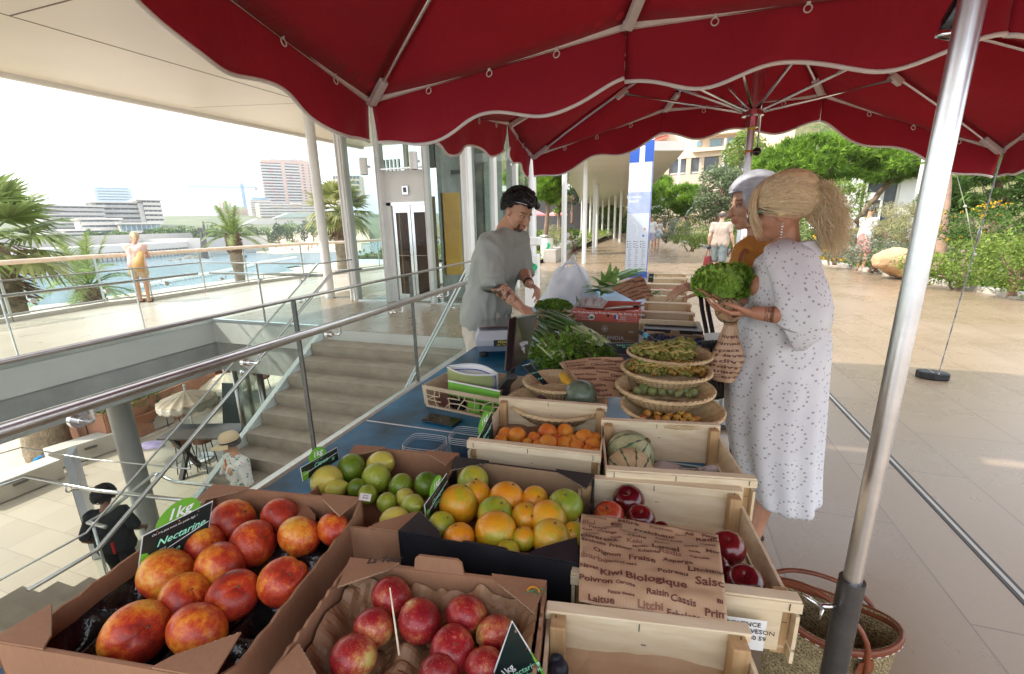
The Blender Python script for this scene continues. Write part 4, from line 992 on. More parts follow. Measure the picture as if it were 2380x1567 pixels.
mb=MB();mb.prism([(q.x,q.y)for q in bp][::-1]if False else[(q.x,q.y)for q in bp],SEAZ-.5,SEAZ+.12)
struct('far_beach',mb,M_SAND2)
bp=[PZ(x,y,SEAZ)for x,y in((560,578),(640,572),(740,566),(860,566))]
mb=MB()
vs=[]
for q in bp:dd_=V((q.x,q.y,0)).normalized();vs+=[(q.x,q.y,SEAZ+.1),(q.x+dd_.x*30,q.y+dd_.y*30,SEAZ+3.5),(q.x+dd_.x*120,q.y+dd_.y*120,SEAZ+6)]
mb.add(vs,[(3*i+j,3*i+3+j,3*i+4+j,3*i+1+j)for i in range(len(bp)-1)for j in(0,1)]);struct('far_beach_bank',mb,M_SAND2)
for i,(px,py,s)in enumerate(((392,606,5),(412,604,8),(432,601,9),(455,600,9),(475,598,7),(488,597,5),(440,596,6))):
 q=PZ(px,py,SEAZ);s_=psize(q,s*1.3);mb=MB();mb.ball((0,0,0),(s_,s_*.8,s_*.35),12,8);mb.v=[q+v*(1+.4*noise.noise(v*1.2+V((i,0,0))))for v in mb.v]
 top('rock',mb,mat('wet_brown_rock',(.22,.19,.15),.9,var=.4,scale=.6),['small leftmost rock of the reef','flat rock second from the left in the reef','broad rock in the left half of the reef','largest rock in the middle of the reef','rock right of the reef centre','small rightmost rock of the reef','rock at the back of the reef'][i],'rock','rocks of the small reef')
q=PZ(562,598,SEAZ);t=thing('motor_boat','small blue motor boat moored by the grey wall','boat',q);s_=psize(q,16)
mb=MB();mb.lathe([(0,-.3),(.5,-.3),(.9,.0),(1,.45),(.92,.45),(.8,.1),(0,.0)],q,20,sx=s_,sy=s_*.35);obj('hull',mb,mat('boat_blue',(.08,.14,.22),.4),t,smooth=True)
mb=MB();mb.bb(q.x-.8,q.x+.6,q.y-.5,q.y+.5,q.z+.4,q.z+1.3);obj('cabin',mb,M_WHITE,t)
mb=MB();pts=[PZ(x,y,SEAZ+.05)for x,y in((330,668),(420,650),(500,637),(560,625),(610,612),(660,605),(690,600))]
for i in range(len(pts)-1):
 for k_ in range(9):
  q=pts[i].lerp(pts[i+1],k_/9);mb.ball(q,.3 if q.length<60 else .45,6,4)
top('buoy_line',mb,M_WHITE,'curved line of small white swimming buoys on the water','buoy line')
for i,(px,pt,pb_)in enumerate(((472,515,583),(466,530,582))):
 a=PZ(px+3,pb_,SEAZ+2.6)if False else PD(px+4,pb_,70);b_=PD(px,pt,70);mb=MB();mb.tube([V((a.x,a.y,a.z-1)),b_],[.32,.10],8)
 top('mooring_post',mb,M_DARKST,('tall dark tapered post rising from the water','shorter dark tapered post beside the tall one')[i],'post')
r=random.Random(33);names=['far left','left of centre','middle','right of centre','far right']
ORD='first second third fourth fifth sixth seventh eighth ninth tenth eleventh twelfth thirteenth fourteenth fifteenth sixteenth seventeenth eighteenth nineteenth twentieth twenty-first twenty-second twenty-third twenty-fourth twenty-fifth twenty-sixth twenty-seventh twenty-eighth twenty-ninth thirtieth'.split()
spec=[]
for i in range(30):
 px=215+i*19.5+r.uniform(-6,6)
 if 300<px<330:px+=40
 py=545-(px-215)*.012+r.uniform(-5,7)-(6 if px>640 else 0);hh=r.uniform(14,24)*(1.3 if px>380 else .8);spec.append((px,py+3,r.uniform(15,24),hh,r.uniform(165,200)))
for i,(px,py,hw,hh,dist)in enumerate(spec):
 c=PD(px,py,dist);rx=psize(c,hw);rz=psize(c,hh);dark=i%3==1
 t=thing('shore_tree','row tree','tree',(c.x,c.y,SEAZ+2),0,'trees along the far shore')
 t['label']='%s tree of the far shore row, %s from the left'%('dark rounded' if dark else 'light green',ORD[i])
 mb=MB();
 for j in range(14):
  q=rv(r);leaves(mb,c+V((q.x*rx*.7,q.y*rx*.7,q.z*rz*.7)),(rx*.45,rx*.45,rz*.42),60,.7,r)
 obj('crown',mb,M_FARDARK if dark else M_FARTREE,t)
 mb=MB();mb.tube([(c.x,c.y,SEAZ+1),(c.x,c.y,c.z)],[.3,.2],6);obj('trunk',mb,M_BARK,t)
for i in range(14):
 q=PZ(r.uniform(610,800),r.uniform(572,584),SEAZ+.1);mb=MB()
 h=r.uniform(.5,1.7);mb.ball(q+V((0,0,h*.35)),(.28,.22,h*.4),8,6);mb.ball(q+V((0,0,h*.85)),(.14,.14,.16),8,6)
 mb.tube([q+V((-.1,0,0)),q+V((-.08,0,h*.4))],.1,6);mb.tube([q+V((.12,0,0)),q+V((.08,0,h*.4))],.1,6)
 top('person',mb,MAT['tanned_skin']if False else mat('sunlit_bather',(.42,.24,.16),.7),'tiny sunbather on the far beach','person','sunbathers on the far beach')
for i,(px,py,m)in enumerate(((671,577,mat('lime_parasol',(.25,.6,.15),.6)),(722,577,mat('pale_blue_parasol',(.3,.6,.6),.6)))):
 q=PZ(px,py+4,SEAZ+.1);t=thing('beach_parasol',('lime green parasol on the far beach','pale blue parasol on the far beach')[i],'parasol',q)
 mb=MB();mb.lathe([(1.7,1.6),(1.2,2.1),(.5,2.35),(0,2.4)],q,12);obj('canopy',mb,m,t);mb=MB();mb.tube([q,q+V((0,0,2.3))],.04,6);obj('pole',mb,M_WHITE,t)
D_=62.;F=Fr(1640,480,D_,R(-6));k=F.k
T=thing('apartment_building','cream apartment building with tall dark windows and red awnings','building',F.o0)
def X_(px):return(px-1640)*k
def Z_(py):return(480-py)*k
mb=MB();F.box(mb,X_(1500),X_(1800),.4,12,Z_(640),Z_(250));obj('wall',mb,M_BCR,T)
mb=MB();F.box(mb,X_(1500),X_(1800),-.5,.4,Z_(500),Z_(408));obj('plinth',mb,M_BST,T)
mb=MB();F.box(mb,X_(1604),X_(1720),-1.2,.4,Z_(362),Z_(355));F.box(mb,X_(1610),X_(1720),-1.4,.4,Z_(330),Z_(322));obj('balcony',mb,M_BCR,T)
mb=MB();F.box(mb,X_(1500),X_(1800),-.3,.4,Z_(372),Z_(362));obj('lintel',mb,M_BCR,T)
for x0,x1 in((1556,1588),(1604,1618),(1630,1657),(1673,1690),(1705,1725)):
 mb=MB();F.box(mb,X_(x0),X_(x1),.1,.42,Z_(408),Z_(369));w_=obj('window',mb,M_BWIN,T)
 mb=MB();F.box(mb,X_(x0)-.05,X_(x1)+.05,-.1,.0,Z_(406),Z_(402));obj('guard_rail',mb,M_BG,w_)
for x in(1548,1596,1624,1665,1698):mb=MB();F.box(mb,X_(x)-.28,X_(x)+.28,-.25,.4,Z_(408),Z_(370));obj('pilaster',mb,M_BST,T)
for x0,x1,z0,z1 in((1609,1620,347,336),(1637,1662,350,335),(1673,1686,347,335)):
 mb=MB();F.box(mb,X_(x0),X_(x1),.3,.44,Z_(z0),Z_(z1));obj('window',mb,M_BGL,T)
for z in(325,345,305):mb=MB();mb.slab([F.p(X_(1500),.3,Z_(z)),F.p(X_(1545),.3,Z_(z-8)),F.p(X_(1545),-1.2,Z_(z+2)),F.p(X_(1500),-1.2,Z_(z+10))],(0,0,1),.1);obj('awning',mb,M_AWN,T)
for i,(px,pt,pb_,dd_)in enumerate(((1578,362,495,40),(1540,470,505,45),(1684,322,400,48),(2145,370,440,26))):
 a=PD(px-2,pb_,dd_);b_=PD(px+3,pt,dd_);mb=MB();mb.tube([V((b_.x,b_.y,a.z-2)),b_],.09,8)
 top('lamp_pole',mb,M_WHITE,('white flagpole in front of the cream apartment building','short white pole near the walking couple','thin white pole before the upper balconies','white pole at the right of the white house')[i],'pole')
D_=34.;F=Fr(2020,500,D_,R(10));k=F.k;T=thing('white_house','small white flat roofed house with tall glazed door','building',F.o0)
def X_(px):return(px-2020)*k
def Z_(py):return(500-py)*k
mb=MB();F.box(mb,X_(1925),X_(1998),0,6,Z_(560),Z_(418));F.box(mb,X_(2068),X_(2115),0,6,Z_(560),Z_(395));F.box(mb,X_(1998),X_(2068),0,6,Z_(413),Z_(395));obj('wall',mb,mat('white_render',(.74,.74,.72),.6,var=.04),T)
mb=MB();F.box(mb,X_(2000),X_(2115),-1.0,.2,Z_(419),Z_(411));obj('door_canopy',mb,M_BG,T)
mb=MB();F.box(mb,X_(1998),X_(2068),.3,.4,Z_(560),Z_(418));obj('window',mb,M_BWIN,T)
mb=MB()
for x in(1999,2008,2040,2066):F.box(mb,X_(x)-.05,X_(x)+.05,.15,.3,Z_(560),Z_(418))
F.box(mb,X_(2008),X_(2040),.15,.3,Z_(467),Z_(450));obj('window_frame',mb,M_WHITE,T)
for i,px in enumerate((1245,1296)):
 q=PD(px,505,48);t=thing('cafe_parasol',('left flat pink parasol of the cafe beyond the garden','right flat pink parasol of the cafe beyond the garden')[i],'parasol',(q.x,q.y,0))
 mb=MB();mb.lathe([(psize(q,24),2.2),(psize(q,24),2.35),(.2,2.75),(0,2.75)],(q.x,q.y,0),4);obj('canopy',mb,mat('pink_canvas',(.75,.25,.25),.7),t);mb=MB();mb.tube([(q.x,q.y,0),(q.x,q.y,2.7)],.04,6);obj('pole',mb,M_WHITE,t)
F=Fr(1240,500,56);mb=MB();F.box(mb,-6,7,0,5,-2,2.6);top('pavilion',mb,mat('dark_cafe_front',(.10,.09,.09),.4),'dark cafe front under a white roof beyond the garden','building')
mb=MB();F.box(mb,-8,9,-2,6,2.7,3.3);top('pavilion_roof',mb,M_WHITE,'flat white roof slab of the cafe beyond the garden','roof')
def parasol(label,C,hx,hy,zc,zm,zs,apex,name,mastr,zhub,seed,corner_z=None,vdrop=.24,sleeve=True,hyn=None):
 """rectangular folding market parasol: 3 x 2 bays, C centre xy, zc corner, zm long-side rib ends, zs short-side rib end"""
 T=thing('market_parasol',label,'parasol',(C[0],C[1],0));cz=corner_z or{}
 xs=[-hx,-hx/3,hx/3,hx]
 hyn=hyn or hy;ring=[V((xs[0],hy,cz.get('fl',zc))),V((xs[1],hy,zm)),V((xs[2],hy,zm)),V((xs[3],hy,cz.get('fr',zc))),V((hx,0,zs)),V((xs[3],-hyn,cz.get('nr',zc))),V((xs[2],-hyn,zm)),V((xs[1],-hyn,zm)),V((xs[0],-hyn,cz.get('nl',zc))),V((-hx,0,zs))]
 c0=V((C[0],C[1],0));ring=[c0+q for q in ring];A=c0+V((0,0,apex));n=len(ring)
 def rib(i,s):
  e=ring[i];j=A.lerp(e,.5)+V((0,0,.09));return A*(1-s)**2+j*2*s*(1-s)+e*s*s
 for i in range(n):
  k=(i+1)%n
  def f(u,v):
   s=.04+.96*v;p=rib(i,s).lerp(rib(k,s),u);p.z-=.085*math.sin(math.pi*u)*(.25+.75*v)*min(1,v*3)*(1-.75*v**6);return p
  mb=MB();mb.shell(f,14,14,.0015);obj('roof_panel',mb,M_RED,T,smooth=True)
 for i in range(n):
  k=(i+1)%n;a,b=ring[i],ring[k];L=(b-a).length;ns=2 if L<1.5 else 3;d=(b-a).normalized();out=V((d.y,-d.x,0));
  if out.dot(a+b-c0*2)<0:out=-out
  ns=2
  def hem(u):
   ph=u*ns;fr=ph-math.floor(ph);return vdrop+.035*math.cos(2*math.pi*ph+math.pi)*1.0-.0
  def g(u,v):
   p=a.lerp(b,u);h=hem(u)*v;wv=.022*math.sin(u*9+seed+i)*v+.014*math.sin(u*23+i*2)*v*v+.012*noise.noise(V((u*7+i*3,v*1.5,seed)))*v
   return p+V((0,0,-h))+out*(.012+wv+.015*v)
  if name=='b' and i in(5,6,7):continue
  mb=MB();mb.shell(g,40,6,.0015);va=obj('valance',mb,M_RED,T,smooth=True)
  mb=MB();mb.tube([g(u/40,1)for u in range(41)],.0085,6);obj('hem_trim',mb,M_TRIM,va,smooth=True)
  mb=MB();mb.beam(a+V((0,0,-.004)),b+V((0,0,-.004)),.020,.028);obj('edge_webbing',mb,M_TRIM,T)
  nr=4
  for q in range(1,nr):
   p=a.lerp(b,q/nr+.02)-V((0,0,.04))-out*.01;mb=MB()
   mb.tube([p+d*.014*math.sin(t*6.2832/12)+V((0,0,.014*math.cos(t*6.2832/12)))for t in range(13)],.0028,6,cap=False)
   mb.beam(p+V((0,0,.015)),p+V((0,0,.032)),.014,.004);obj('curtain_ring',mb,M_VINYL,T,smooth=True)
  pr=ring[i-1]
 hub=c0+V((0,0,zhub));
 for i in range(n):
  mb=MB();pts=[rib(i,s/10)-V((0,0,.03))for s in range(11)];mb.tube(pts,.0095 if i%2 else .011,10);rb=obj('rib',mb,M_ALU,T,smooth=True)
  d=(pts[-1]-pts[-2]).normalized();mb=MB();mb.beam(pts[-1]-d*.2,pts[-1]-d*.02,.042,.034)
  mb.beam(pts[-1]-d*.05,ring[i]-V((0,0,.02)),.055,.02);obj('sleeve',mb,M_VINYL,rb,bevel=.006)
  j=rib(i,.52)-V((0,0,.045));mb=MB();mb.tube([hub+(j-hub).normalized()*.05,j],.009,8);obj('strut',mb,M_CHROME,T,smooth=True)
  mb=MB();mb.beam(j-d*.05,j+d*.05,.034,.045);obj('joint_block',mb,M_VINYL,T,bevel=.005)
 mb=MB();mb.cyl(c0+V((0,0,.42 if sleeve else .0)),c0+V((0,0,apex+.05)),mastr,n=28);obj('mast',mb,M_ALU,T,smooth=True,angle=50)
 mb=MB();mb.lathe([(mastr+.001,-.09),(mastr+.02,-.09),(mastr+.022,-.02),(mastr+.045,-.015),(mastr+.045,.02),(mastr+.001,.02)],hub,24);obj('hub',mb,M_CHROME,T,smooth=True,angle=40)
 return T,ring,c0
c1=PZ(860,232,2.2)
HX=.46-c1.x
cen1=(c1.x+HX,1.03)
P1,ring1,c01=parasol('near red market parasol sheltering the front of the stall',cen1,HX,c1.y-1.03,2.2,2.37,2.45,3.05,'a',.0185,2.62,1,corner_z={'nl':2.45})
zt=PX(1975,1335,c01.x).z
mb=MB();mb.cyl(c01+V((0,0,0.0)),c01+V((0,0,zt)),.0255,n=28);mb.cyl(c01+V((0,0,0)),c01+V((0,0,.03)),.22,n=28)
ft=obj('foot_sleeve',mb,M_DARKST,P1,smooth=True,angle=40)
q=c01+V((-.0255,-.012,zt-.07));mb=MB();mb.tube([q,q+V((-.035,-.01,0))],.006,8);mb.tube([q+V((-.03,-.012,0)),q+V((-.06,-.02,.022)),q+V((-.075,-.02,.03))],[.008,.009,.004],8,flat=.5);mb.tube([q+V((-.03,-.012,0)),q+V((-.035,-.02,-.03))],[.008,.004],8,flat=.5)
obj('wing_screw',mb,M_CHROME,ft,smooth=True)
q=PD(2226,44,1.35);t=thing('clip_lamp','black and chrome lamp hanging against the near mast under the canopy','lamp',q)
mb=MB();dd_=(PD(2250,-14,1.35)-q).normalized();mb.tube([q-dd_*.035,q-dd_*.03,q,q+dd_*.05,q+dd_*.09],[.004,.020,.024,.016,.01],16);obj('body',mb,M_BLACKG,t,smooth=True)
mb=MB();mb.tube([q-dd_*.03,q-dd_*.015],[.0245,.025],16);mb.tube([q+dd_*.05,q+dd_*.055],.018,16);obj('chrome_ring',mb,M_CHROME,t,smooth=True)
mb=MB();mb.tube([q+dd_*.09,q+dd_*.3],.006,8);obj('cable',mb,M_VINYL,t,smooth=True)
c2=PZ(1237,362,2.17);c2r=PY(2320,348,c2.y);my_=3.67;hb0=PY(1750,265,my_)
hx2=hb0.x-c2.x;cen2=(hb0.x,my_)
P2,ring2,c02=parasol('far red market parasol over the back of the stall',cen2,hx2,c2.y-my_,2.17,2.47,2.33,2.95,'b',.024,hb0.z,2,corner_z={'fr':c2r.z-.0},sleeve=False,vdrop=.22,hyn=1.37)
hz=c02+V((0,0,PY(1750,290,cen2[1]).z));mb=MB()
mb.lathe([(.0265,-.035),(.0265,.035)],hz,24);st=obj('maker_sticker',mb,mat('yellow_sticker',(.75,.62,.02),.4),P2,smooth=True)
mb=MB();add_text(mb,'ALFI',hz+V((-.001,-.0275,.012)),(1,0,0),(0,0,1),.02,bold=.01);add_text(mb,'05 63 26',hz+V((-.001,-.0275,-.012)),(1,0,0),(0,0,1),.011);obj('sticker_print',mb,mat('red_print',(.6,.05,.03),.5),st)
q=c02+V((.045,-.03,0));za,zb=hz.z+.5,hz.z-.17
mb=MB();mb.tube([V((q.x-.005,q.y,za)),V((q.x,q.y,zb))],.006,8);obj('winding_rod',mb,M_CHROME,P2,smooth=True)
mb=MB();mb.ball((q.x,q.y,zb-.01),.028,16,12);obj('crank_knob',mb,M_BLACKG,P2,smooth=True)
mb=MB();mb.tube([(q.x-.02,q.y,zb-.005),(q.x-.07,q.y,zb-.002),(q.x-.075,q.y,zb-.02)],.008,8);obj('orange_strap',mb,mat('orange_strap_cloth',(.6,.22,.04),.6),P2,smooth=True)
mb=MB();mb.cyl(c02,c02+V((0,0,.04)),.25,n=24);obj('base_plate',mb,M_DARKST,P2)
kk=ring2[3]-V((0,0,.05));fb=PZ(2182,868,.08)
M_ROPE=mat('grey_flecked_rope',(.35,.37,.40),.8,var=.4,scale=120)
def twist(pts,r_,lab,m):
 mb=MB();out=[]
 for i in range(len(pts)-1):
  for k in range(24):out.append(pts[i].lerp(pts[i+1],k/24))
 out.append(pts[-1])
 for ph in(0,math.pi):
  mb.tube([p+V((math.cos(i*1.1+ph),math.sin(i*1.1+ph),0))*r_*.8 for i,p in enumerate(out)],r_,5)
 return top('guy_rope',mb,m,lab,'rope',smooth=True)
kn=kk.lerp(fb,.30)
twist([kk,kn,fb],.003,'grey twisted guy rope running from the canopy corner to the black block',M_ROPE)
mb=MB();mb.tube([kn+V((0,0,.05)),kn+V((.012,0,.02)),kn+V((.01,0,-.05)),kn+V((-.008,0,-.055)),kn+V((-.008,0,.03)),kn+V((0,0,.05))],.0035,8)
top('snap_hook',mb,M_CHROME,'small steel snap hook knotted into the grey guy rope','hook',smooth=True)
a,m_,b_=PD(2222,400,5.3),PD(2243,480,5.3),PD(2265,592,5.3)
mb=MB();mb.tube([kk,a,m_,b_],.0018,5);mb.tube([m_+V((.006,0,0)),b_],.0016,5);mb.ball(b_,.014,8,6);mb.ball(m_,.012,8,6)
top('thin_cord',mb,mat('pale_cord',(.55,.55,.42),.7),'thin pale doubled cord hanging in front of the flower bed','rope',smooth=True)
t=thing('weight_block','black rubber parasol weight block on the paving with the rope hooked in','weight',PZ(2175,882))
b=PZ(2175,886);mb=MB()
poly=[(x*.66,y*.8)for x,y in((-.17,-.05),(-.02,-.10),(.17,-.09),(.18,.02),(.06,.09),(-.13,.10),(-.18,.05))]
mb.prism([(b.x+x,b.y+.08+y)for x,y in poly],.001,.075);obj('rubber_body',mb,mat('black_rubber',(.022,.023,.025),.55,var=.2),t,bevel=.015)
mb=MB();mb.bb(b.x-.03,b.x-.018,b.y+.02,b.y+.14,.074,.079);mb.tube([fb+V((0,0,-.01)),fb+V((0,0,.03))],.008,8);obj('eye_bolt',mb,M_STEEL,t)
TZ=.78
T=thing('market_table','long trestle table covered with a blue printed cloth','table',(-.4,2.6,0))
M_CLOTH=mat('blue_printed_cloth',(.012,.13,.26),.28,var=.75,scale=4)
mb=MB();mb.bb(-1.10,.20,.30,5.3,TZ-.03,TZ-.004);obj('tabletop',mb,M_PLY,T)
mb=MB();mb.bb(-1.102,.202,.298,5.302,TZ-.0035,TZ-.001);obj('table_cloth',mb,M_CLOTH,T)
mb=MB();mb.bb(-1.10,.2,1.395,1.402,TZ-.001,TZ);mb.bb(-1.10,.2,2.6,2.607,TZ-.001,TZ);obj('cloth_seam',mb,M_LAMI,T)
for y in(.5,1.9,3.4,5.0):
 for x in(-1.0,.16):
  mb=MB();mb.beam((x,y-.12,0),(x,y+.1,TZ-.03),.03,.03);obj('leg',mb,M_ALU,T)
def rect(quad,z):
 q=[PZ(p[0],p[1],z)for p in quad];c=sum(q,V())/4
 ex=((q[1]-q[0])+(q[2]-q[3]));w=(((q[1]-q[0]).length+(q[2]-q[3]).length)/2);a=math.atan2(ex.y,ex.x)
 dpt=(((q[3]-q[0]).length+(q[2]-q[1]).length)/2);return c,w,dpt,a
class LF:
 def __init__(s,c,a):s.c=V(c);s.a=a;s.x=V((math.cos(a),math.sin(a),0));s.y=V((-math.sin(a),math.cos(a),0))
 def p(s,x,y,z):return V((s.c.x,s.c.y,0))+s.x*x+s.y*y+V((0,0,z))
 def box(s,mb,x0,x1,y0,y1,z0,z1):return mb.box(s.p((x0+x1)/2,(y0+y1)/2,(z0+z1)/2),(x1-x0,y1-y0,z1-z0),s.a)
def staple(mb,p,x,L=.012):mb.tube([p,p+V(x)*L],.0009,4)
def crate(label,quad=None,zt=.92,zb=TZ,c=None,w=None,d=None,a=None,group=None,endh=1.,sideh=.62,slats=5,tall_back=True,liner=None):
 if quad:c,w,d,a=rect(quad,zt)
 F=LF(c,a);t=thing('wooden_crate',label,'crate',F.p(0,0,zb),0,group);H=zt-zb;h=w/2;k=d/2
 for sg,nm in((1,'end_board'),(-1,'end_board')):
  mb=MB();y0=sg*(k-.012);F.box(mb,-h+.024,h-.024,y0-.0025,y0+.0025,zb+H*.12,zt-.014);o=obj('end_board',mb,M_POPLAR,t)
  mb=MB();F.box(mb,-h-.002,h+.002,y0-.004-.009*(sg<0),y0+.004+.009*(sg>0),zt-.016,zt+.004);F.box(mb,-h,h,y0-.011,y0+.011,zt+.0045,zt+.009);obj('top_lath',mb,M_POPLAR,t,bevel=.0012)
  mb=MB()
  for x in(-h*.9,-.01,h*.9):staple(mb,F.p(x,y0-.0145*1 if sg<0 else y0-.012,zt+.004),(0,0,-1),.014);
  for x in(-h*.9,.0,h*.9):mb.beam(F.p(x-.004,y0-.0045,zt-.045),F.p(x+.004,y0-.0045,zt-.045),.001,.001)
  obj('staple',mb,M_DARKST,t)
 for sg in(-1,1):
  x0=sg*(h-.003);mb=MB();F.box(mb,x0-.003,x0+.003,-k,k,zb+H*.25,zb+H*(sideh+.2));F.box(mb,x0-.003,x0+.003,-k,k,zb,zb+H*.2);obj('side_board',mb,M_POPLAR,t)
  for sy_ in(-1,1):
   mb=MB();px_=sg*(h-.020);py_=sy_*(k-.03);n=[F.p(px_-.013*1,py_-.014,0),F.p(px_+.013,py_-.014,0),F.p(px_+.013,py_+.014,0),F.p(px_-.013,py_+.014,0)]
   mb.prism([(q.x,q.y)for q in n],zb+.002,zt-.002);obj('corner_post',mb,M_PINE,t,bevel=.002)
 for i in range(slats):
  mb=MB();y=-k+.02+(d-.04)*(i+.5)/slats;F.box(mb,-h+.007,h-.007,y-(d-.04)/slats*.43,y+(d-.04)/slats*.43,zb,zb+.004);obj('bottom_slat',mb,M_POPLAR,t)
 return t,F,w,d
def carton(label,quad=None,zt=.92,zb=TZ,m=None,inner=None,c=None,w=None,d=None,a=None,flaps=True,th=.005,tabs=(),sidecut=.0,group=None,edge=True):
 m=m or M_CARD;inner=inner or m
 if quad:c,w,d,a=rect(quad,zt)
 F=LF(c,a);t=thing('cardboard_box',label,'box',F.p(0,0,zb),0,group);h=w/2;k=d/2
 for sg in(-1,1):
  mb=MB();F.box(mb,-h,h,sg*(k-th/2)-th/2,sg*(k-th/2)+th/2,zb,zt);o=obj('end_wall',mb,m,t)
  mb=MB();F.box(mb,-h,h,sg*(k-th-.001)-.001,sg*(k-th-.001)+.001,zb,zt-.001);obj('inner_face',mb,inner,o)
  x0=sg*(h-th/2);zs=zt-sidecut
  pts=[F.p(x0,-k,zb),F.p(x0,k,zb),F.p(x0,k,zt)]
  N_=14
  for i in range(N_+1):
   u=1-i/N_;y=-k+.04+(d-.08)*u;pts.append(F.p(x0,y,zs+.0025*math.sin(i*2.7)))
  pts.append(F.p(x0,-k,zt));mb=MB();mb.slab([q-F.x*th/2 for q in pts],F.x,th);obj('side_wall',mb,m,t)
  for sy_ in(-1,1):
   mb=MB();cx_,cy_=sg*h,sy_*k;A_=F.p(cx_,cy_,zt+.001);B_=F.p(cx_-sg*.10,cy_,zt+.002);C_=F.p(cx_-sg*.015,cy_-sy_*.07,zt+.0015)
   mb.slab([A_,B_,F.p(cx_-sg*.085,cy_-sy_*.02,zt+.002),C_]if sg*sy_<0 else[A_,C_,F.p(cx_-sg*.085,cy_-sy_*.02,zt+.002),B_],(0,0,1),.0035);obj('corner_ledge',mb,m,t)
   mb=MB();n_=18;P0=F.p(cx_-sg*.085,cy_-sy_*.02,zt+.0036);P1_=F.p(cx_-sg*.015,cy_-sy_*.07,zt+.0036)
   mb.tube([P0.lerp(P1_,i/n_)+V((0,0,.0016*(1 if i%2 else-1)))for i in range(n_+1)],.0011,4);obj('corrugated_edge',mb,M_CARDE,t)
 mb=MB();F.box(mb,-h+.006,h-.006,-k+.006,k-.006,zb+.001,zb+.006);obj('floor_panel',mb,inner,t)
 for(x,sy_,wd,ht)in tabs:
  mb=MB();n=9;pts=[F.p(x-wd/2,sy_*(k-th/2),zt)]+[F.p(x-wd/2*math.cos(math.pi*i/n)**1*1.,sy_*(k-th/2),zt+ht*min(1,math.sin(math.pi*i/n)*2.2))for i in range(n+1)]+[F.p(x+wd/2,sy_*(k-th/2),zt)]
  mb.slab([q-F.y*th/2 for q in pts],F.y,th);obj('stacking_tab',mb,m,t)
 return t,F,w,d
def fruitmat(name,stops,scale=3.,speck=None,rough=.28,bmp=.05,bsc=60,grad=0.,coat=.3):
 m,nt,p=ng(name);vec=coord(nt,'Object');oi=N(nt,'ShaderNodeObjectInfo')
 ad=N(nt,'ShaderNodeVectorMath',operation='ADD');nt.links.new(vec,ad.inputs[0]);sc=N(nt,'ShaderNodeMath',operation='MULTIPLY');sc.inputs[1].default_value=51.;nt.links.new(oi.outputs['Random'],sc.inputs[0]);nt.links.new(sc.outputs[0],ad.inputs[1])
 n=noise_n(nt,ad.outputs[0],scale,3,.55);f=noise_n(nt,ad.outputs[0],scale*9,6,.75)
 s=N(nt,'ShaderNodeMath',operation='MULTIPLY_ADD');s.inputs[1].default_value=.5;nt.links.new(f,s.inputs[0]);nt.links.new(n,s.inputs[2])
 o2=N(nt,'ShaderNodeMath',operation='MULTIPLY_ADD');o2.inputs[1].default_value=.16;nt.links.new(oi.outputs['Random'],o2.inputs[0]);nt.links.new(s.outputs[0],o2.inputs[2])
 o3=N(nt,'ShaderNodeMath',operation='ADD');o3.inputs[1].default_value=-.205;nt.links.new(o2.outputs[0],o3.inputs[0])
 c=ramp(nt,stops,o3.outputs[0])
 if speck:
  v=N(nt,'ShaderNodeTexVoronoi');v.inputs['Scale'].default_value=speck[1];nt.links.new(ad.outputs[0],v.inputs['Vector'])
  c=mixc(nt,ramp(nt,[(0,(speck[2],)*3),(speck[3],(0,0,0))],v.outputs['Distance']),c,speck[0])
 nt.links.new(c,p.inputs['Base Color']);p.inputs['Roughness'].default_value=rough;p.inputs['Coat Weight'].default_value=coat;p.inputs['Coat Roughness'].default_value=.2
 bump(nt,p,noise_n(nt,vec,bsc,3,.6),bmp,.004);return m
FM_NECT=fruitmat('nectarine_skin',[(.47,(.78,.40,.05)),(.56,(.72,.19,.02)),(.66,(.52,.045,.015)),(.84,(.20,.014,.016))],11,((.78,.45,.12),300,.5,.25),.40,coat=.08)
FM_NECT2=fruitmat('white_nectarine_skin',[(.46,(.62,.48,.13)),(.57,(.52,.14,.06)),(.67,(.36,.016,.022)),(.86,(.20,.008,.016))],13,((.72,.55,.22),260,.7,.25),.38,coat=.12)
FM_ORNG=fruitmat('orange_peel',[(.48,(.42,.38,.02)),(.60,(.72,.33,.012)),(.8,(.76,.24,.008))],8,((.35,.18,.01),330,.25,.2),.38,.35,220)
FM_ORGR=fruitmat('green_orange_peel',[(.45,(.22,.32,.02)),(.62,(.45,.40,.03)),(.8,(.72,.36,.02))],9,((.2,.2,.01),330,.25,.2),.38,.35,220)
FM_LIME=fruitmat('dark_lime_peel',[(.45,(.07,.16,.008)),(.7,(.17,.26,.015)),(.9,(.27,.32,.03))],10,None,.33,.5,170)
FM_LEMG=fruitmat('green_lemon_peel',[(.45,(.22,.32,.02)),(.7,(.38,.42,.05)),(.9,(.50,.46,.08))],10,None,.36,.5,150)
FM_LEMY=fruitmat('yellow_lemon_peel',[(.45,(.48,.46,.07)),(.7,(.62,.52,.09)),(.92,(.50,.36,.10))],10,((.35,.2,.06),60,.3,.12),.38,.45,140)
FM_APRI=fruitmat('apricot_skin',[(.48,(.76,.32,.035)),(.68,(.72,.22,.02)),(.88,(.50,.05,.012))],14,((.4,.06,.02),260,.35,.2),.5,.05,90,coat=0.)
FM_PLUM=fruitmat('golden_plum_skin',[(.48,(.62,.42,.07)),(.68,(.62,.26,.05)),(.85,(.34,.06,.05))],22,((.7,.55,.35),300,.4,.3),.42,.05,60,coat=.1)
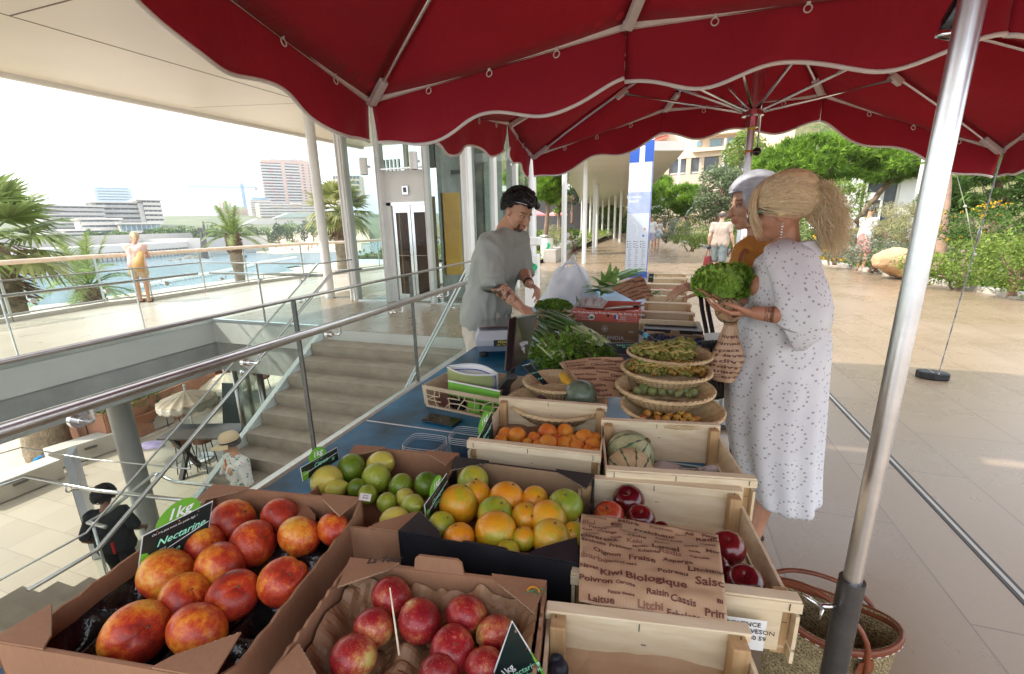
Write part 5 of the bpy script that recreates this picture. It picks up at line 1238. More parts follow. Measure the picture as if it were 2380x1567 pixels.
FM_GPLM=fruitmat('green_plum_skin',[(.48,(.14,.19,.06)),(.68,(.24,.28,.08)),(.88,(.36,.22,.07))],20,((.32,.34,.28),60,.5,.6),.5,.05,60,coat=.0)
FM_APPL=fruitmat('dark_red_apple_skin',[(.40,(.055,.003,.007)),(.62,(.11,.004,.009)),(.85,(.20,.012,.012))],11,((.4,.1,.08),130,.3,.12),.2,.03,60,coat=.5)
FM_APPO=fruitmat('orange_red_apple_skin',[(.46,(.62,.32,.06)),(.62,(.50,.08,.03)),(.8,(.30,.012,.016))],12,None,.25,.03,60,coat=.4)
M_STEM=mat('woody_fruit_stem',(.14,.09,.04),.8)
frr=random.Random(77)
def fruit(px,py,rp,z,name,cat,label,m,group,kind='peach',sq=1.,stem=False,axis=None,zoff=0.):
 if kind=='peach':axis=(rgt*(px-CW/2)-up*(py-CHt/2)).normalized()*frr.choice((-1,1,1));axis=(axis*1.+rv(frr)*.45-fwd*.35).normalized()
 p0=PZ(px,py,z);r=psize(p0,rp)*(.96 if kind in('peach','citrus','lemon')else 1.)
 mb=MB();nu,nv=(36,24)if r>.022 else(18,12);vs=[]
 ax=axis or(rv(frr)+V((0,0,1.1))).normalized();rot=V((0,0,1)).rotation_difference(ax).to_matrix()@Matrix.Rotation(frr.uniform(0,6.28),3,'Z')
 sd=frr.uniform(0,50)
 mb.ball((0,0,0),1.,nu,nv)
 out=[]
 for q in mb.v:
  th=math.atan2(q.y,q.x);ph=math.asin(max(-1,min(1,q.z)));s=1.
  if kind in('peach','plum','apricot'):
   g=math.exp(-(th/.16)**2)*math.cos(ph)**.5 if abs(th)<1.2 else 0
   s-=(.10 if kind=='peach' else .05)*g*(.55+.45*math.sin(ph));s-=.16*math.exp(-((1.5708-ph)/.30)**2);s+=.05*abs(math.sin(th/2))*0
   sx=V((1.,1.0,.84 if kind=='peach' else .98))
   s+=.03*math.exp(-((ph-.2)/.7)**2)*math.exp(-((abs(th)-.55)/.4)**2)
  elif kind=='apple':
   s-=.30*math.exp(-((1.5708-ph)/.30)**2);s-=.16*math.exp(-((1.5708+ph)/.24)**2);s+=.05*math.sin(ph);sx=V((1.03,1.03,.98));s+=.015*math.cos(5*th)*max(0,-math.sin(ph))
  elif kind=='lemon':
   s+=.22*math.exp(-((1.5708-ph)/.22)**2)+.10*math.exp(-((1.5708+ph)/.25)**2);sx=V((.93,.93,1.12))
  elif kind=='citrus':
   s-=.05*math.exp(-((1.5708-ph)/.13)**2)+.03*math.exp(-((1.5708+ph)/.2)**2);sx=V((1.02,1.02,.95))
  else:sx=V((1,1,sq))
  s+=.035*noise.noise(q*1.1+V((sd,0,0)))
  v=V((q.x*sx.x,q.y*sx.y,q.z*sx.z))*s*r;out.append(rot@v)
 mb.v=out;me_o=top(name,mb,m,label,cat,group,origin=V((0,0,0)),smooth=True)
 me_o.location=p0;MW[me_o.name]=Matrix.Translation(p0)
 if stem:
  mb=MB();a_=rot@V((0,0,.72*r));b_=rot@V((.12*r,0,1.35*r));mb.tube([p0+a_,p0+(a_+b_)/2+V((.002,0,0)),p0+b_],.0016,6);obj('stem',mb,M_STEM,me_o,smooth=True)
 elif kind=='peach' and ax.dot((CAMP-p0).normalized())>.1:
  mb=MB();mb.ball(p0+rot@V((0,0,.665*r)),(r*.10,r*.10,r*.05),10,6);obj('stem_hollow',mb,M_STEM,me_o,smooth=True)
 elif kind=='citrus':
  mb=MB();mb.ball(p0+rot@V((0,0,.9*r)),(r*.09,)*3,8,6);obj('stem_button',mb,M_STEM,me_o,smooth=True)
 return me_o
K={}
K['H']=crate('nearest light wooden crate at the bottom edge, lined with brown paper and holding a fig',[(1290,1395),(1785,1480),(1790,1720),(1225,1680)],.915)
K['G']=crate('light wooden crate of dark red apples half covered by a printed paper bag',[(1385,1110),(1742,1143),(1832,1400),(1275,1335)],.905)
K['F']=crate('light wooden crate holding two melons over white paper',[(1415,978),(1685,988),(1740,1122),(1390,1095)],.925)
K['E']=crate('light wooden crate of apricots in the middle column',[(1165,927),(1415,942),(1388,1068),(1085,1026)],.925)
A_,FA,wA,dA=carton('brown cardboard box of big nectarines in a black tray, front left',[(485,1130),(885,1165),(430,1567),(0,1490)],.94,TZ+.03,M_CARD,sidecut=.022)
Bx,FB,wB,dB=carton('brown cardboard box of limes and lemons',[(790,1040),(1060,1052),(965,1250),(690,1200)],.91,TZ,M_CARD,sidecut=.012)
Cx,FC,wC,dC=carton('box of oranges, brown inside with black outer walls',[(1060,1063),(1385,1108),(1345,1310),(922,1240)],.92,TZ,M_CARDK,M_CARD2,sidecut=.03,tabs=((0,-1,.10,.006),))
Dx,FD,wD,dD=carton('brown cardboard box of speckled nectarines on crumpled paper at the bottom',[(840,1292),(1272,1367),(1225,1690),(560,1620)],.93,TZ+.02,M_CARD,tabs=((-.01,1,.095,.03),))
def tray(T_,F,w,d,z,nx,ny):
 def f(u,v):
  x=-w/2+.008+(w-.016)*u;y=-d/2+.008+(d-.016)*v
  cx=math.cos(2*math.pi*nx*u+(math.pi if True else 0));cy=math.cos(2*math.pi*ny*v+math.pi)
  dd=max(0,(cx+1)/2*(cy+1)/2);return F.p(x,y,z+.012-.034*dd**.55+.004*fnoise((x,y,0),30))
 mb=MB();mb.grid(f,nx*14,ny*14);return obj('moulded_tray',mb,M_BLACKPL,T_,smooth=True)
tray(A_,FA,wA,dA,.868,5,4)
mb=MB();q=[PZ(x,y,.948)for x,y in((834,1162),(860,1166),(864,1150),(838,1146))];mb.slab(q,(0,0,1),.0008);sk=obj('number_label',mb,M_WHITEP,A_)
mb=MB();add_text(mb,'12',(q[0]+q[2])/2+V((0,0,.001)),(q[2]-q[1])*-1,(q[1]-q[0]),psize(q[0],17));obj('label_print',mb,M_INKK,sk)
G1='nectarines in the black tray'
necA=[(542,1211,53,'red nectarine at the back left of the black tray, behind the price board'),(654,1203,48,'red nectarine with yellow patch in the back row near the cardboard wall'),(696,1247,52,'all red nectarine right of the centre of the black tray'),(776,1231,42,'mottled nectarine in the back right corner of the black tray'),(476,1269,50,'orange red nectarine touching the right end of the price board'),(588,1264,55,'nectarine with yellow lower half, behind the middle of the tray'),(388,1335,62,'large orange nectarine in front of the price board'),(513,1317,60,'red orange nectarine in the very middle of the heap'),(430,1386,55,'dark red creased nectarine between two orange ones'),(544,1383,58,'maroon and yellow nectarine at the right of the middle row'),(658,1352,57,'maroon topped yellow nectarine apart on the right side of the tray'),(319,1471,72,'biggest nectarine with a deep crease, front left of the heap'),(460,1469,69,'golden orange nectarine front right of the heap')]
for i,(x,y,r,l)in enumerate(necA):fruit(x,y,r,.905,'nectarine','nectarine',l,FM_NECT,G1,'peach',axis=V((frr.uniform(-.9,.9),frr.uniform(-1.2,.1),.8)).normalized())
G2='speckled nectarines on brown paper'
necD=[(910,1387,50,'dark red nectarine behind the wooden skewer'),(869,1458,49,'speckled nectarine left of the wooden skewer'),(976,1443,54,'speckled pink yellow nectarine right of the wooden skewer'),(1084,1429,51,'deep red nectarine in the back right of the paper lined box'),(822,1529,56,'large speckled nectarine in the front left corner of the paper lined box'),(1052,1509,54,'pinkish creased nectarine in the middle of the paper lined box'),(1151,1471,46,'red nectarine behind the front price board'),(1020,1560,46,'dark nectarine cut by the bottom edge'),(1126,1548,48,'speckled nectarine partly behind the front price board')]
for x,y,r,l in necD:fruit(x,y,r,.90,'nectarine','nectarine',l,FM_NECT2,G2,'peach',axis=V((frr.uniform(-.9,.9),frr.uniform(-1.2,.1),.8)).normalized())
G3='oranges in the black box'
orng=[(1067,1172,48,'o','large orange with a brown scar next to the price board'),(1100,1119,37,'g','green topped orange at the very back left'),(1106,1152,37,'o','orange half hidden behind the scarred one'),(1179,1161,44,'o','freckled orange at the back centre'),(1152,1196,44,'g','greenish orange under the freckled one'),(1153,1237,52,'o','biggest bright orange at the front centre'),(1272,1211,48,'o','large pale orange right of the centre'),(1243,1163,34,'o','small orange behind at the back'),(1314,1176,42,'g','olive green orange in the back right corner'),(1027,1222,34,'g','green orange at the front left under the price board'),(1067,1252,38,'o','yellow orange fruit at the front left wall'),(1281,1251,46,'g','green and orange fruit at the front right'),(1217,1253,30,'o','orange showing between two big ones at the front'),(1222,1203,36,'o','orange in the gap at the centre'),(1334,1242,30,'o','small orange by the right wall'),(1181,1282,28,'o','orange peeping over the front wall')]
for x,y,r,c_,l in orng:fruit(x,y,r,.895,'orange','orange',l,FM_ORNG if c_=='o' else FM_ORGR,G3,'citrus')
G4='limes and lemons'
lim=[(816,1090,35,'d','citrus','dark green lime at the back left'),(884,1079,34,'y','lemon','yellow lemon at the very back'),(875,1112,36,'l','citrus','bright green round lemon in front of the yellow one'),(760,1118,40,'y','lemon','long yellow lemon with a brown scar beside the price board'),(932,1130,30,'d','citrus','dark lime in the middle of the box'),(992,1127,31,'d','citrus','dark lime next to the orange price board'),(941,1156,24,'y','lemon','small yellow lemon at the centre'),(959,1177,31,'l','lemon','glossy yellow green lemon right of the centre'),(899,1168,24,'l','citrus','green brown lime below the centre'),(917,1211,35,'y','lemon','pale lemon with a knobbly end at the front'),(829,1134,22,'d','citrus','small dark lime behind the box wall'),(781,1136,24,'y','lemon','yellow lemon half behind the front wall'),(855,1150,24,'l','citrus','green lemon deep in the heap')]
for x,y,r,c_,kd,l in lim:fruit(x,y,r,.885,'lime' if c_!='y' else 'lemon','lime' if c_!='y' else 'lemon',l,{'d':FM_LIME,'l':FM_LEMG,'y':FM_LEMY}[c_],G4,kd,axis=V((frr.uniform(-1,1),frr.uniform(-.7,.7),.35)).normalized())
def z1(x,y):return 929.7+x*.3708,581+y*.3708
apr=[(660,1155,45),(735,1165,57),(840,1182,42),(925,1145,60),(1035,1140,53),(930,1215,60),(1030,1217,50),(1155,1182,60),(1110,1237,50),(1210,1225,52),(1080,1190,34),(1225,1178,38),(630,1198,42),(1225,1290,50),(985,1185,34),(800,1208,32),(862,1220,34),(1185,1262,45)]
lab=['back row, first from the left','red tinged, left group','back row, third from the left','reddest one on top in the middle','tall one on top right of the reddest','front wide one below the reddest','front one right of the wide one','large one at the right','bruised one with a stem hole at the front right','front right by the post','small one in the gap behind','reddish one against the right wall','front left corner','lowest one at the right wall','small one between the two top ones','small one behind the front lath','half sunk one left of the wide one','flat one above the front lath at right']
for(x,y,r),l in zip(apr,lab):X_,Y_=z1(x,y);fruit(X_,Y_,r*.3708,.872,'apricot','apricot','apricot in the wooden crate: '+l,FM_APRI,'apricots in the wooden crate','apricot')
def z4(x,y):return 1336.4+x*.3693,987.8+y*.3693
for x,y,r,m_,l,st in((337,480,97,FM_APPL,'dark red apple perched on top of two others',False),(215,575,92,FM_APPO,'orange red apple with a long stem',True),(415,595,88,FM_APPL,'dark apple just above the edge of the paper bag',False),(960,775,104,FM_APPL,'dark apple at the right wall behind the paper bag',False),(1070,1000,112,FM_APPL,'largest dark apple in the front right corner',False),(890,900,80,FM_APPL,'dark apple partly under the paper bag edge',False),(545,660,50,FM_APPL,'small dark apple hidden behind the bag top edge',False),(600,780,90,FM_APPL,'apple fully under the paper bag',False)):
 X_,Y_=z4(x,y);fruit(X_,Y_,r*.3693,.872 if 'under the paper bag'!=l else .86,'apple','apple',l,m_,'apples in the wooden crate','apple',stem=st,axis=V((-.2,-.3,.9)).normalized())
X_,Y_=1298,1556;o=fruit(X_,Y_,24,.86,'fig','fig','dark blue fig at the bottom edge of the nearest crate',mat('fig_skin',(.015,.018,.035),.45,var=.4,scale=30),None,'plain',1.)
mb=MB();pp_=PZ(X_-14,Y_-34,.87);mb.tube([o.location+V((-.003,0,.015)),pp_],[.012,.003],10);obj('neck',mb,MAT['fig_skin'],o,smooth=True)
def melon(px,py,rp,z,label,m1,stripe,axis,nr=10):
 p0=PZ(px,py,z);r=psize(p0,rp);ax=V(axis).normalized();rot=V((0,0,1)).rotation_difference(ax).to_matrix()
 mb=MB();mb.ball((0,0,0),1,60,32);out=[]
 for q in mb.v:
  th=math.atan2(q.y,q.x);ph=math.asin(max(-1,min(1,q.z)));s=1-.03*abs(math.cos(th*nr/2))**6*math.cos(ph)-.04*math.exp(-((1.57-abs(ph))/.2)**2);out.append(rot@(q*s*r))
 mb.v=out;o=top('melon',mb,m1,label,'melon',origin=V((0,0,0)),smooth=True);o.location=p0;MW[o.name]=Matrix.Translation(p0)
 for i in range(nr):
  th=(i+.5)*2*math.pi/nr+math.pi/nr*0;mb=MB();th=2*math.pi*(i+.5)/nr
  pts=[];ws=[]
  for k_ in range(23):
   ph=-1.2+2.65*k_/22;wdt=(.05+.03*math.sin(k_*1.9+i))*math.cos(ph)*r*(1 if(k_*5+i*3)%7 else .45)
   q=V((math.cos(th)*math.cos(ph),math.sin(th)*math.cos(ph),math.sin(ph)));s=1-.03*abs(math.cos(th*nr/2))**6*math.cos(ph)-.04*math.exp(-((1.57-abs(ph))/.2)**2)
   c_=rot@(q*(s*r*1.004));sd_=rot@V((-math.sin(th),math.cos(th),0));mb.v+=[p0+c_-sd_*wdt,p0+c_+sd_*wdt]
   if k_:n_=len(mb.v);mb.f.append((n_-4,n_-3,n_-1,n_-2));mb.mi.append(0)
  obj('stripe',mb,stripe,o,smooth=True)
 mb=MB();mb.tube([p0+ax*r*.93,p0+ax*r*1.05],[.012,.008],10);obj('stem_scar',mb,M_STEM,o,smooth=True);return o
M_MEL1=fruitmat('green_netted_rind',[(.45,(.24,.28,.12)),(.7,(.40,.40,.22)),(.9,(.50,.44,.27))],20,((.55,.48,.32),90,.5,.5),.6,.5,80,coat=0)
M_MEL2=fruitmat('tan_netted_rind',[(.45,(.42,.30,.16)),(.7,(.52,.38,.20)),(.9,(.58,.45,.27))],20,((.6,.5,.33),90,.4,.5),.65,.5,80,coat=0)
M_MSTR=mat('dark_green_stripe',(.07,.11,.06),.6,var=.4,scale=30)
X_,Y_=z4(345,188);melon(X_,Y_,150*.37,.86,'green netted melon with dark stripes at the back of its crate',M_MEL1,M_MSTR,(.55,.1,.55))
X_,Y_=z4(345,295);melon(X_,Y_,148*.37,.865,'tan netted melon in front of the green one',M_MEL2,M_MSTR,(.2,-.9,.3))
def paper(name,label,surf,nu,nv,m,words=(),wscale=(1,1),cat='paper',inks=None,th=.0006,parent=None):
 mb=MB();mb.shell(surf,nu,nv,th)
 o=obj(name,mb,m,parent,smooth=True)if parent is not None else top(name,mb,m,label,cat,smooth=True)
 MW[o.name]=Matrix.Translation(o.location)if parent is None else MW[o.name]
 groups={}
 for(txt,u,v,sz,ink)in words:
  vs,fs=text_mesh(txt,sz*.98,bold=.028);g=groups.setdefault(ink,MB());pv=[]
  for q in vs:
   uu=u+q.x*wscale[0];vv=v+q.y*wscale[1]
   uu_=min(1,max(0,uu));vv_=min(1,max(0,vv));e=.004
   p=V(surf(uu_,vv_));a=V(surf(min(1,uu_+e),vv_))-V(surf(max(0,uu_-e),vv_));b=V(surf(uu_,min(1,vv_+e)))-V(surf(uu_,max(0,vv_-e)));n_=a.cross(b).normalized()
   pv.append((p+n_*.0012,uu<0 or uu>1 or vv<0 or vv>1))
  k0=len(g.v);g.v+=[x[0]for x in pv]
  for f in fs:
   if not any(pv[i][1]for i in f):g.f.append(tuple(i+k0 for i in f));g.mi.append(0)
 for ink,g in groups.items():
  if g.f:obj('printed_words',g,ink,o)
 return o
tp=[PZ(*z4(x,y),.80)for x,y in((360,345),(920,345),(905,275),(500,235))]
def tis(u,v):
 p=tp[0].lerp(tp[1],u).lerp(tp[3].lerp(tp[2],u),v);p.z=.80+.008*math.sin(u*9+v*3)*math.sin(v*5)+.006*fnoise((u*5,v*5,0));return p
o=paper('tissue_paper','white tissue paper with round green grocer stamps under the melons',tis,24,14,M_PAPER,(),cat='paper')
M_STAMP=mat('dark_green_ink',(.04,.14,.10),.6)
for u in(.34,.60,.90):
 mb=MB();c_=V(tis(u,.55))+V((0,0,.002));ex=(tp[1]-tp[0]).normalized();ey=V((-ex.y,ex.x,0))
 for rr_ in(.030,.026):
  ring_=[c_+ex*math.cos(a*.2094)*rr_+ey*math.sin(a*.2094)*rr_*.9 for a in range(31)];mb.tube(ring_,.0007,4,cap=False)
 add_text(mb,'LE CORNER',c_,ex,ey,.0105,bold=.02);add_text(mb,'FINE GROCERY',c_-ey*.010,ex,ey,.0042);add_text(mb,'LE',c_+ey*.012,ex,ey,.006);obj('stamp',mb,M_STAMP,o)
bq=[PZ(1345,1392,.925),PZ(1692,1455,.925),PZ(1668,1238,.945),PZ(1350,1198,.945)]
def bagf(u,v):
 p=bq[0].lerp(bq[1],u).lerp(bq[3].lerp(bq[2],u),v);p.z+=.012*math.sin(math.pi*min(1,v*1.1))-.012*max(0,.15-v)*3+.006*fnoise((u*3,v*3,2))+.004*fnoise((u*8,v*9,5));p.y+=.008*math.sin(u*3+1)*(v>.9);return p
D1,D2=M_INK,M_INKL
words=[('Pomme',.12,.955,.075,D2),('Mûre',.36,.945,.115,D1),('Potiron',.60,.945,.085,D2),('Ail',.80,.945,.09,D1),('Panais',.95,.94,.08,D1),('Mangue',.27,.90,.04,D1),('Kiwi',.06,.885,.085,D2),('Groseille',.25,.86,.055,D1),('Fraîcheur',.55,.865,.12,D1),('Panais',.74,.905,.05,D1),('Radis',.92,.86,.115,D1),('Papaye',.13,.83,.075,D1),('Pastèque',.36,.81,.058,D2),('Petit pois',.65,.80,.078,D1),('Cassis',.92,.785,.065,D1),('Kiwi',.05,.785,.065,D1),('Orange',.20,.775,.075,D1),('Pêche',.42,.755,.085,D1),('Melon',.60,.735,.07,D2),('passion',.09,.725,.055,D2),('Salsifis',.27,.71,.05,D1),('Qualité',.80,.72,.05,D1),('Diversité',.14,.665,.115,D1),('Kaki',.40,.68,.10,D2),('Local',.62,.655,.145,D1),('Myrtille',.44,.625,.055,D1),('Salsifis',.82,.655,.05,D1),('Mûre',.96,.69,.09,D1),('Mirabelle',.09,.595,.085,D1),('Primeur',.30,.585,.08,D1),('Echalote',.50,.575,.068,D1),('Radis',.65,.595,.115,D2),('Carotte',.85,.59,.065,D1),('Asperge',.70,.51,.095,D1),('Oignon',.20,.495,.105,D1),('Fraise',.45,.475,.125,D1),('Litchi',.85,.435,.125,D1),('Filière',.97,.44,.08,D1),('Rhubarbe',.05,.40,.125,D2),('Haricot vert',.30,.395,.068,D1),('Poireau',.66,.375,.105,D1),('Saison',.93,.325,.15,D1),('Navet',.07,.30,.085,D1),('Kiwi',.23,.275,.14,D1),('Biologique',.54,.265,.155,D1),('Poivron',.12,.195,.12,D1),('Carotte',.33,.185,.065,D1),('Raisin',.55,.15,.10,D1),('Cassis',.72,.125,.105,D1),('Bl',.96,.17,.08,D1),('Patate douce',.30,.105,.055,D1),('Laitue',.16,.045,.12,D1),('Litchi',.50,.055,.125,D2),('Prim',.93,.08,.12,D1),('Echalote',.72,.03,.10,D1)]
paper('paper_bag','flat printed brown paper bag lying over the apples',bagf,40,40,M_KRAFT,words,(.66,.62),'paper bag')
M_WICK=wood('split_wicker',(.74,.57,.34),(.50,.34,.16),2.,(6,6,6));M_WICKD=mat('shaded_wicker_core',(.22,.14,.07),.8)
def basket(label,px,py,rw,z,h=.062,ry=None,group='wicker baskets on the stall',rx_=None,ov=1.,parentless=True):
 c=PZ(px,py,z);r=psize(c,rw)if rx_ is None else rx_;rb=r*.62;zb=z-h
 t=thing('wicker_basket',label,'basket',(c.x,c.y,zb),0,group);n=96;rows=13
 mb=MB()
 for j in range(rows):
  s0=j/rows;z0,z1_=zb+h*s0,zb+h*(s0+.86/rows);r0=rb+(r-rb)*s0**.75;r1=rb+(r-rb)*(s0+.86/rows)**.75;base=len(mb.v)
  for i in range(n):
   a=2*math.pi*i/n;o_=.0032*math.sin(a*n/4+math.pi*(j%2))
   for rr_,zz in((r0,z0),(r1,z1_)):mb.v.append(V((c.x+(rr_+o_)*math.cos(a),c.y+(rr_+o_)*ov*math.sin(a),zz)))
  for i in range(n):k_=(i+1)%n;mb.f.append((base+2*i,base+2*k_,base+2*k_+1,base+2*i+1));mb.mi.append(0)
 obj('woven_wall',mb,M_WICK,t)
 mb=MB()
 for i in range(48):
  a=2*math.pi*(i+.5)/48;pts=[V((c.x+(rb+(r-rb)*(s/5)**.75)*math.cos(a),c.y+(rb+(r-rb)*(s/5)**.75)*ov*math.sin(a),zb+h*s/5))for s in range(6)];mb.tube(pts,.0022,4,cap=False)
 obj('stakes',mb,M_WICKD,t)
 mb=MB()
 for ph in(0,2.1,4.2):mb.tube([V((c.x+(r+.004*math.cos(i*.9+ph))*math.cos(2*math.pi*i/120),c.y+(r+.004*math.cos(i*.9+ph))*ov*math.sin(2*math.pi*i/120),z+.004*math.sin(i*.9+ph)))for i in range(121)],.0042,5,cap=False)
 obj('rim',mb,M_WICK,t,smooth=True)
 mb=MB();mb.lathe([(0,zb),(rb,zb)]+[(rb+(r-rb)*(s_/6)**.75-.002,zb+h*s_/6)for s_ in range(7)]+[(rb+(r-rb)*(s_/6)**.75-.005,zb+h*s_/6)for s_ in range(6,-1,-1)]+[(0,zb+.004)],(c.x,c.y,0),60,sy=ov);obj('base',mb,M_WICK,t)
 return t,c,r
BK={}
def bpx(x,y):return z1(x,y)
X_,Y_=bpx(1700,985);basket('wide wicker basket of golden plums, nearest of the right column',X_,Y_,112,.92,ov=.95)
X_,Y_=bpx(1655,858);basket('wicker basket of green plums behind the golden ones',X_,Y_,107,.955,ov=.95)
X_,Y_=bpx(1665,745);basket('wicker basket of brown grapes',X_,Y_,98,.985,ov=.95)
X_,Y_=bpx(1685,648);basket('wicker basket of green grapes, farthest of the right column',X_,Y_,92,1.01,ov=.9)
X_,Y_=bpx(985,945);basket('wicker basket holding a dark watermelon',X_,Y_,112,.895,ov=.95)
X_,Y_=bpx(985,822);basket('wicker basket with a yellow banana under the folded paper bag',X_,Y_,78,.92,ov=.95)
X_,Y_=bpx(970,395);basket('small wicker basket heaped with curly parsley',X_,Y_,42,.965,h=.08)
X_,Y_=bpx(1010,425);basket('small wicker basket of green beans in front of the curly parsley',X_,Y_,34,.93,h=.05)
pl=[(1580,990,27),(1650,987,27),(1702,997,26),(1757,1012,28),(1550,1025,25),(1615,1022,26),(1690,1027,28),(1800,1047,28),(1737,1052,25),(1667,1057,24),(1612,1052,22),(1860,1062,25),(1525,1050,20),(1830,1067,22),(1772,1072,22)]
for i,(x,y,r)in enumerate(pl):
 X_,Y_=z1(x,y);fruit(X_,Y_,r*.3708,.905 if i<4 else .893,'plum','plum','golden %s plum, %s in the nearest right basket'%(['yellow','pink','mottled','reddish','orange'][i%5],['top left','top second','top third','top right','left of the heap','left centre','centre','right of centre','low centre','front centre','front left','far right end','far left end','right front','front right'][i]),FM_PLUM,'golden plums in the basket','plum')
gp=[(1528,872,38),(1485,882,27),(1613,850,33),(1652,845,27),(1707,852,34),(1580,887,31),(1640,892,28),(1700,887,29),(1752,892,26),(1790,887,29),(1840,897,33),(1745,905,24),(1810,910,20)]
for i,(x,y,r)in enumerate(gp):
 X_,Y_=z1(x,y);fruit(X_,Y_,r*.3708,.935,'plum','plum','green %s plum, %s in the second right basket'%(['dark','pale','dusty','olive','bluish'][i%5],['big one at left','leftmost','top centre','behind the centre','top right of centre','front left of centre','orange tinged at centre','front centre right','small at right','right group','rightmost','low right','lowest right'][i]),FM_GPLM,'green plums in the basket','plum')
mb=MB();mb.bb(-.10,.24,2.02,2.30,TZ,.888);mb.bb(-.08,.24,2.31,2.62,TZ,.918);mb.bb(-.06,.26,2.63,2.9,TZ,.94)
top('display_riser',mb,M_BLACK,'dark stepped riser hidden under the right hand wicker baskets','riser')
X_,Y_=z1(1130,915);p0=PZ(X_,Y_,.90);mb=MB();r_=psize(p0,38);mb.ball(p0,(r_,r_,r_*1.0),40,24);top('watermelon',mb,fruitmat('watermelon_rind',[(.45,(.06,.10,.06)),(.7,(.14,.19,.13)),(.9,(.22,.22,.14))],16,None,.35,.05,40),'small dark green watermelon in the wicker basket','watermelon',smooth=True)
X_,Y_=z1(1180,1010);
a_,b_,c_=[PZ(*z1(x,y),z)for x,y,z in((1020,770,.95),(1035,815,.93),(1090,860,.92))]
mb=MB();mb.tube([a_,a_.lerp(b_,.3)+V((-.004,0,0)),b_,c_],[.006,.016,.018,.007],14);top('banana',mb,mat('banana_peel',(.72,.42,.03),.45,var=.12,scale=20),'ripe yellow banana poking from under the folded paper bag','banana',smooth=True)
X_,Y_=z1(900,918);fruit(X_,Y_,14,.885,'plum','plum','dark purple fruit beside the watermelon',mat('purple_skin',(.06,.01,.03),.4),None,'plum')
def grapes(label,pts,rg,mats,z,group,seed,stems=True,zr=.03):
 r=random.Random(seed);X_,Y_=z1(*pts[0]);o0=PZ(X_,Y_,z)
 t=thing('grape_bunch',label,'grapes',(o0.x,o0.y,z-.03),0,group);mbs=[MB()for _ in mats]
 for(x,y,n,sx)in pts[1]:
  X_,Y_=z1(x,y);c=PZ(X_,Y_,z)
  for i in range(int(n*1.6)):
   k_=r.randrange(len(mats));s=psize(c,sx*1.15)*r.uniform(.15,1);a=r.uniform(0,6.28);p=c+V((s*math.cos(a),s*math.sin(a)*1.1,r.uniform(-.3,1)*zr*(1-(s/psize(c,sx))**2*.6)))
   mbs[k_].ball(p,rg*r.uniform(.85,1.12),10,7)
 for m_,g in zip(mats,mbs):obj('berries',g,m_,t,smooth=True)
 if stems:
  mb=MB()
  for(x,y,n,sx)in pts[1]:
   X_,Y_=z1(x,y);c=PZ(X_,Y_,z+.03)
   for i in range(4):
    a=r.uniform(0,6.28);L_=r.uniform(.03,.085);q=c+V((math.cos(a)*L_,math.sin(a)*L_*.7,r.uniform(-.02,.018)));mb.tube([c+V((0,0,.01)),c.lerp(q,.5)+V((0,0,.015)),q],[.0018,.0013,.0008],5)
  obj('stalk',mb,mat('straw_stalk',(.55,.40,.13),.6),t)
 return t
def grapem(name,c):
 m=mat(name,c,.22,var=.3,scale=60,spec=.5,trans=.25);return m
GG,GB,GY,GP=grapem('green_grape',(.34,.38,.09)),grapem('brown_grape',(.40,.24,.05)),grapem('olive_grape',(.30,.28,.06)),mat('blue_plum_skin',(.03,.04,.12),.55,var=.4,scale=40)
grapes('bunch of green grapes at the left of the farthest basket',((1580,630),[(1540,630,60,32),(1590,620,50,28)]),.0108,[GG,GY],1.01,'grapes in the baskets',1)
grapes('bunch of round green grapes at the right of the farthest basket',((1760,610),[(1720,620,70,34),(1780,595,50,24)]),.0108,[GG,GG,GY],1.015,'grapes in the baskets',2)
grapes('bunch of yellow green grapes in the front of the farthest basket',((1650,660),[(1620,655,60,30),(1700,662,60,34),(1790,660,30,20)]),.0105,[GG,GY],1.0,'grapes in the baskets',3)
grapes('bunch of brown grapes at the left of the brown grape basket',((1530,735),[(1500,735,50,26),(1560,745,60,28)]),.0106,[GY,GG,GB],.975,'grapes in the baskets',4)
grapes('bunch of brown grapes at the right of the brown grape basket',((1790,750),[(1730,750,60,30),(1820,755,70,30)]),.0106,[GB,GB,GY],.975,'grapes in the baskets',5)
grapes('bunch of mixed grapes in the middle of the brown grape basket',((1650,745),[(1640,745,70,30)]),.0106,[GB,GY,GG],.97,'grapes in the baskets',6)
